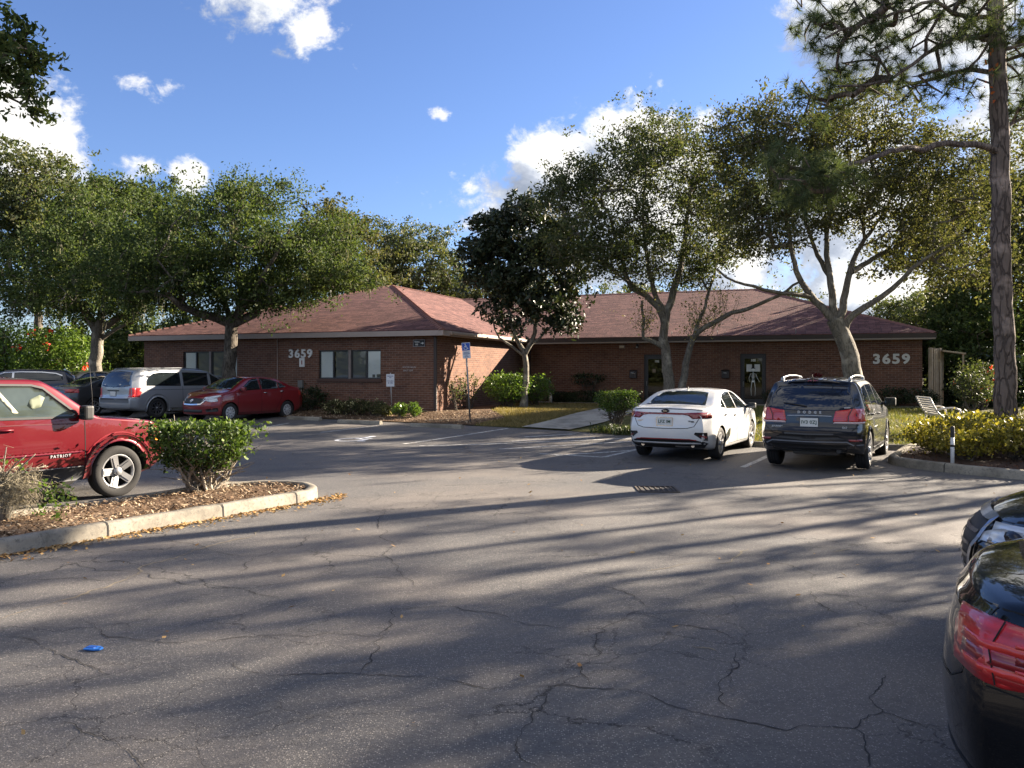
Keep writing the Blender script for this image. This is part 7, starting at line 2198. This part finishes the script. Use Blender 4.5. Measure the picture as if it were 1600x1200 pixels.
# thicket beside the building's outer end
RT = 'trees and bushes beside the outer end of the building'
for i, (u, v, Yd, ru, rv, lab, lf) in enumerate(((1500, 520, 36, 62, 66, 'dark spreading bush tree over the slatted screen', LF_OAK), (1590, 500, 40, 80, 90, 'green bush tree behind the pine trunk', LF_OAK2), (1540, 600, 34, 60, 46, 'shaded understory bush behind the white bench', LF_DARK), (1680, 560, 38, 80, 110, 'dense bush tree at the frame edge beyond the pine', LF_OAK))):
    c_ = K(u, v, Yd); b_ = (c_.x, Yd, float(gz(c_.x, Yd)))
    tree('bush_tree', lab, 'tree', [([b_, (b_[0] + .1, Yd, c_.z * .4), (c_.x, Yd, c_.z)], .14, .06)], LB(Yd, [(u, v, ru, rv, 0, 2.6, 70), (u - ru * .4, v + rv * .5, ru * .8, rv * .6, -.5, 2, 36), (u + ru * .4, v - rv * .3, ru * .7, rv * .6, .3, 2, 36)]), lf, BARK_OAK, 210 + i, size=.17, per=100, spread=.5, group=RT, twig=.012)
shrub('flowering_shrub', 'shrub with a cluster of scarlet flowers behind the white bench', 'shrub', gp(16.9, 30.0), (.9, .8, .75), 2600, LF_OAK2, .10, .5, 220, stems=9, stem_h=.3, clumps=30, sub=('scarlet_flower', REDF, 9, .12))
shrub('flowering_shrub', 'pale leaved shrub beside the scarlet flowering one', 'shrub', gp(15.9, 28.6), (.7, .6, .55), 1800, LF_BACK, .10, .5, 221, stems=8, stem_h=.3, clumps=24)
# low line of far woodland all round, one mass
r = np.random.default_rng(99)
n = 170000
ang = r.uniform(R(-180), R(180), n); rad_ = r.uniform(78, 96, n)
hgt = 5.5 + 2.2 * np.sin(ang * 17) + 1.4 * np.sin(ang * 41 + 1)
C = np.stack([np.sin(ang) * rad_, np.cos(ang) * rad_, r.uniform(0, 1, n) ** .8 * hgt], 1)
V = rand_leaves(r, C, .75, .6)
tag(link('far_woodland', np_mesh('far_woodland', V, np.arange(len(V)).reshape(-1, 4), LF_BACK)), kind='stuff')
# ------------------------------------------------------------------ street furniture and small things
def wheel_stop(u, v, ln, label, Y=None, ang=-30):
    p = gpt(u, v)
    t = MB()
    t.add([], [])
    prof = [(-.085, 0), (.085, 0), (.075, .08), (.05, .12), (-.05, .12), (-.075, .08)]
    n = 8
    for i in range(n):
        pass
    vs = []
    rr = random.Random(int(u))
    for i in range(n + 1):
        x = -ln / 2 + ln * i / n
        vs += [(x, y + rr.gauss(0, .003), z + (rr.gauss(0, .003) if z else 0)) for y, z in prof]
    k = len(prof); fs = []
    for i in range(n):
        for j in range(k): fs.append((i * k + j, i * k + (j + 1) % k, (i + 1) * k + (j + 1) % k, (i + 1) * k + j))
    fs += [tuple(range(k))[::-1], tuple(n * k + j for j in range(k))]
    t.add(vs, fs)
    o = t.build('wheel_stop', MATS['concrete'])
    o.location = (p.x, p.y, p.z - .005); o.rotation_euler = (0, 0, R(ang))
    tag(o, label, 'wheel stop', 'concrete wheel stops')
wheel_stop(562, 662, 1.75, 'concrete wheel stop before the white post sign')
wheel_stop(682, 668, 1.9, 'dark weathered wheel stop before the accessible parking sign')
wheel_stop(475, 656, 1.5, 'concrete wheel stop just past the red sedan tail')
wheel_stop(1392, 702, 1.7, 'concrete wheel stop past the black SUV front wheel', ang=-29)
wheel_stop(1182, 697, 1.7, 'concrete wheel stop past the white sedan front wheel', ang=-29)
GALV = M('galvanised_post', (.22, .22, .22), .45, metal=.6, var=.2)
SIGNW = M('sign_white', (.62, .64, .68), .5, var=.05)
SIGNB = M('sign_blue', (.012, .07, .36), .45, var=.05)
STXT = M('sign_text_navy', (.03, .06, .20), .6)
# accessible parking sign on its leaning post
b_ = gpt(735, 661); top_ = K(727.5, 536, b_.y + .1)
t = empty('parking_sign', tuple(b_)); tag(t, 'blue and white wheelchair parking sign on a leaning grey post', 'sign')
d = top_ - b_
MB().tube([(0, 0, -.1), d * .5, d * 1.0], .027, 8).build('post', GALV, t)
pl = empty('sign_panel', tuple(d), R(-8), t)
pl.rotation_euler = (0, R(-3.5), R(-6))
MB().box(-.125, -.045, -.25, .145, -.03, .01, bev=.006).build('plate', SIGNW, pl)
MB().box(-.112, -.048, -.238, .132, -.044, -.005).build('blue_panel', SIGNB, pl)
MB().box(-.115, -.045, -.49, .145, -.03, -.255, bev=.006).build('lower_plate', SIGNW, pl)
mw = MB(); wheelchair(mw, lambda p: (p.x * .17 + .008, -.0495, p.y * .19 - .125), 1); mw.build('wheelchair_symbol', MATS['white_vinyl'], pl, fix=False)
for i, (s_, zz) in enumerate((('PARKING BY', -.30), ('DISABLED PERMIT', -.345), ('ONLY', -.39), ('$250 FINE', -.44))):
    text_obj('lettering', s_, .034, (.015, -.047, zz), (PI / 2, 0, 0), STXT, pl, .001, .001, sx=.85)
# reserved sign on a round rubber base
b_ = gpt(612, 645)
t = empty('post_sign', tuple(b_)); tag(t, 'white notice sign on a thin pale post in a black round base', 'sign')
MB().lathe([(0, 0), (.22, 0), (.22, .03), (.15, .07), (.06, .09), (0, .09)], 24).build('base', BLACKP, t)
MB().tube([(0, 0, .05), (-.04, 0, 1.45)], .018, 8).build('post', M('pale_post', (.45, .42, .40), .5, metal=.3), t)
MB().box(-.19, -.04, .95, .10, -.025, 1.40, bev=.004).build('plate', SIGNW, t)
for s_, zz, sz in (('RESERVED', 1.325, .05), ('FOR', 1.275, .04), ('CUSTOMERS', 1.15, .042), ('2 HR', 1.08, .085)):
    text_obj('lettering', s_, sz, (-.045, -.042, zz), (PI / 2, 0, 0), STXT, t, .001, .001)
# striped marker post in the far island
b_ = gpt(1497, 727); b_ = Vector((7.95, 14.95, .15))
t = empty('marker_post', tuple(b_)); tag(t, 'thin white marker post with black top before the hedge', 'post')
MB().tube([(0, 0, -.1), (0, 0, .50)], .033, 14).build('white_pipe', M('pipe_white', (.6, .6, .6), .5, var=.1), t)
MB().tube([(0, 0, .31), (0, 0, .35)], .036, 14).build('black_band', BLACKP, t)
MB().lathe([(.036, .48), (.036, .66), (.025, .68), (0, .682)], 14).build('black_cap', BLACKP, t)
# path light on the walk by the wall
p = bpt(1.9, 7.3, 0)
t = empty('path_light', (p.x, p.y, .46)); tag(t, 'short pale bollard path light with dark louvre cap beside the shaded wall', 'light')
MB().lathe([(0, 0), (.075, 0), (.07, .38), (0, .38)], 16).build('post', M('bollard_cream', (.50, .46, .40), .6, var=.1), t)
MB().lathe([(.05, .38), (.05, .50), (0, .50)], 12).build('lens', M('bollard_lens', (.30, .27, .22), .3), t)
MB().lathe([(0, .49), (.095, .50), (.10, .58), (.06, .62), (0, .62)], 16).build('cap', M('bollard_bronze', (.05, .035, .03), .5), t)
# storm drain set in the tarmac
t = empty('storm_drain', tuple(gpt(1026, 765))); tag(t, 'rusty slotted storm drain grate set in the tarmac', 'drain grate')
t.rotation_euler = (0, 0, R(-2))
RUST = M('grate_iron', (.075, .06, .05), .7, metal=.4, var=.4, vscale=30, bump=.4)
MB().box(-.29, -.30, -.02, .29, .30, .003).build('pit', CRK_DARK, t)
g = MB()
g.box(-.31, -.32, 0, .31, -.29, .014).box(-.31, .29, 0, .31, .32, .014).box(-.31, -.29, 0, -.28, .29, .014).box(.28, -.29, 0, .31, .29, .014)
for i in range(7): g.box(-.25 + i * .08, -.29, .002, -.225 + i * .08, .29, .012)
g.build('grate', RUST, t)
# blue plastic tag lying on the tarmac
p = gpt(146, 1015)
t = empty('plastic_tag', (p.x, p.y, p.z), R(-14)); tag(t, 'small blue plastic tag lying on the tarmac', 'plastic tag')
BL = M('blue_plastic', (.03, .19, .62), .35, var=.15, vscale=30)
m2 = MB(); m2.box(-.05, -.035, .004, .030, .035, .016, bev=.005).prism([(.030, -.032, .005), (.062, -.016, .005), (.062, .016, .005), (.030, .032, .005)], (0, 0, .010)); m2.build('body', BL, t)
MB().lathe([(0, .0158), (.007, .0158)], 12, M=Matrix.Translation((.047, 0, 0))).build('hole', CRK_DARK, t)
MB().box(-.045, -.020, .016, .015, .020, .019, bev=.0012).build('raised_face', M('blue_plastic_dark', (.015, .10, .42), .3), t)
# curved white slatted garden bench
c_ = K(1468, 650, 21.5)
t = empty('garden_bench', (c_.x, 21.5, float(gz(c_.x, 21.5)) + .04), R(-10)); tag(t, 'pale curved slatted garden bench behind the yellow hedge', 'bench')
BW = M('bench_white', (.55, .52, .47), .5, var=.15)
prof = [(-.40, .92), (-.32, .74), (-.22, .56), (-.12, .46), (0, .43), (.15, .44), (.30, .43)]
for j in range(7):
    a, q = prof[min(j, 5)], prof[min(j, 5) + 1]
    for s in (0,):
        pass
m2 = MB()
sp_ = [p for p, _ in spline([(x, 0, z) for x, z in prof], .06)]
for q in sp_:
    m2.box(q[0] - .030, -.55, q[2] - .018, q[0] + .030, .55, q[2] + .018, bev=.008)
m2.build('slats', BW, t)
for yy in (-.56, .56):
    f = MB(); f.tube([(x, yy, z) for x, z in prof], .022, 8)
    f.build('side_rail', BW, t)
    f = MB(); f.tube([(-.22, yy, .62), (-.05, yy, .66), (.18, yy, .67), (.30, yy, .62), (.34, yy, .50), (.32, yy, .25), (.33, yy, -.02)], .024, 8); f.build('arm', BW, t)
    f = MB(); f.tube([(-.15, yy, .47), (-.24, yy, .25), (-.34, yy, -.02)], .024, 8); f.build('leg', BW, t)
# slatted timber screen at the outer corner of the building
p = bpt(17.05, 8.9, 0)
t = empty('timber_screen', (p.x, p.y, .42), R(38)); tag(t, 'weathered pale timber screen of upright boards at the outer brick corner', 'screen')
WD = M('weathered_boards', (.42, .33, .23), .85, var=.45, vscale=5, bump=.3, bscale=30)
rr = random.Random(3)
m2 = MB()
for i in range(5):
    x = -.15 + i * .165
    m2.box(x, -.012 + rr.gauss(0, .012), 0, x + .095, .012, 2.32 + rr.gauss(0, .02))
m2.build('boards', WD, t)
MB().box(-.2, .014, .5, .72, .06, .6).box(-.2, .014, 1.8, .72, .06, 1.9).build('rail', WD, t)
for x in (-.2, .64): MB().box(x, .014, -.1, x + .09, .104, 2.35).build('post', WD, t)
p = bpt(17.7, 9.3, 0)
t = empty('door_canopy', (p.x, p.y, 2.62), BR); tag(t, 'small sunlit canopy roof beside the timber screen', 'canopy')
MB().prism([(-.3, -.2, 0), (.5, -.2, -.12), (.5, -.2, -.06), (-.3, -.2, .06)], (0, 1.0, 0)).build('roof', M('canopy_tan', (.40, .32, .22), .7, var=.2), t)
MB().box(.38, -.15, -2.2, .44, -.09, -.10).build('post', WD, t)
MB().box(-.25, .7, -2.2, -.17, .78, .0).build('post', WD, t)
# rendered boundary wall behind the parked cars
x0, y0 = (60 - 800) / F * 42.5, 42.5; x1, y1 = (232 - 800) / F * 40.5, 40.5
t = empty('boundary_wall', (x0, y0, .3), math.atan2(y1 - y0, x1 - x0)); tag(t, 'low pale grey boundary wall behind the parked cars', 'wall')
Lw = math.hypot(x1 - x0, y1 - y0)
MB().box(0, 0, -.2, Lw, .2, 1.52).build('wall', M('wall_render', (.30, .29, .27), .85, var=.2, vscale=2), t)
MB().box(-.05, -.04, 1.52, Lw + .05, .24, 1.60).build('coping', M('wall_coping', (.36, .35, .32), .8, var=.2), t)
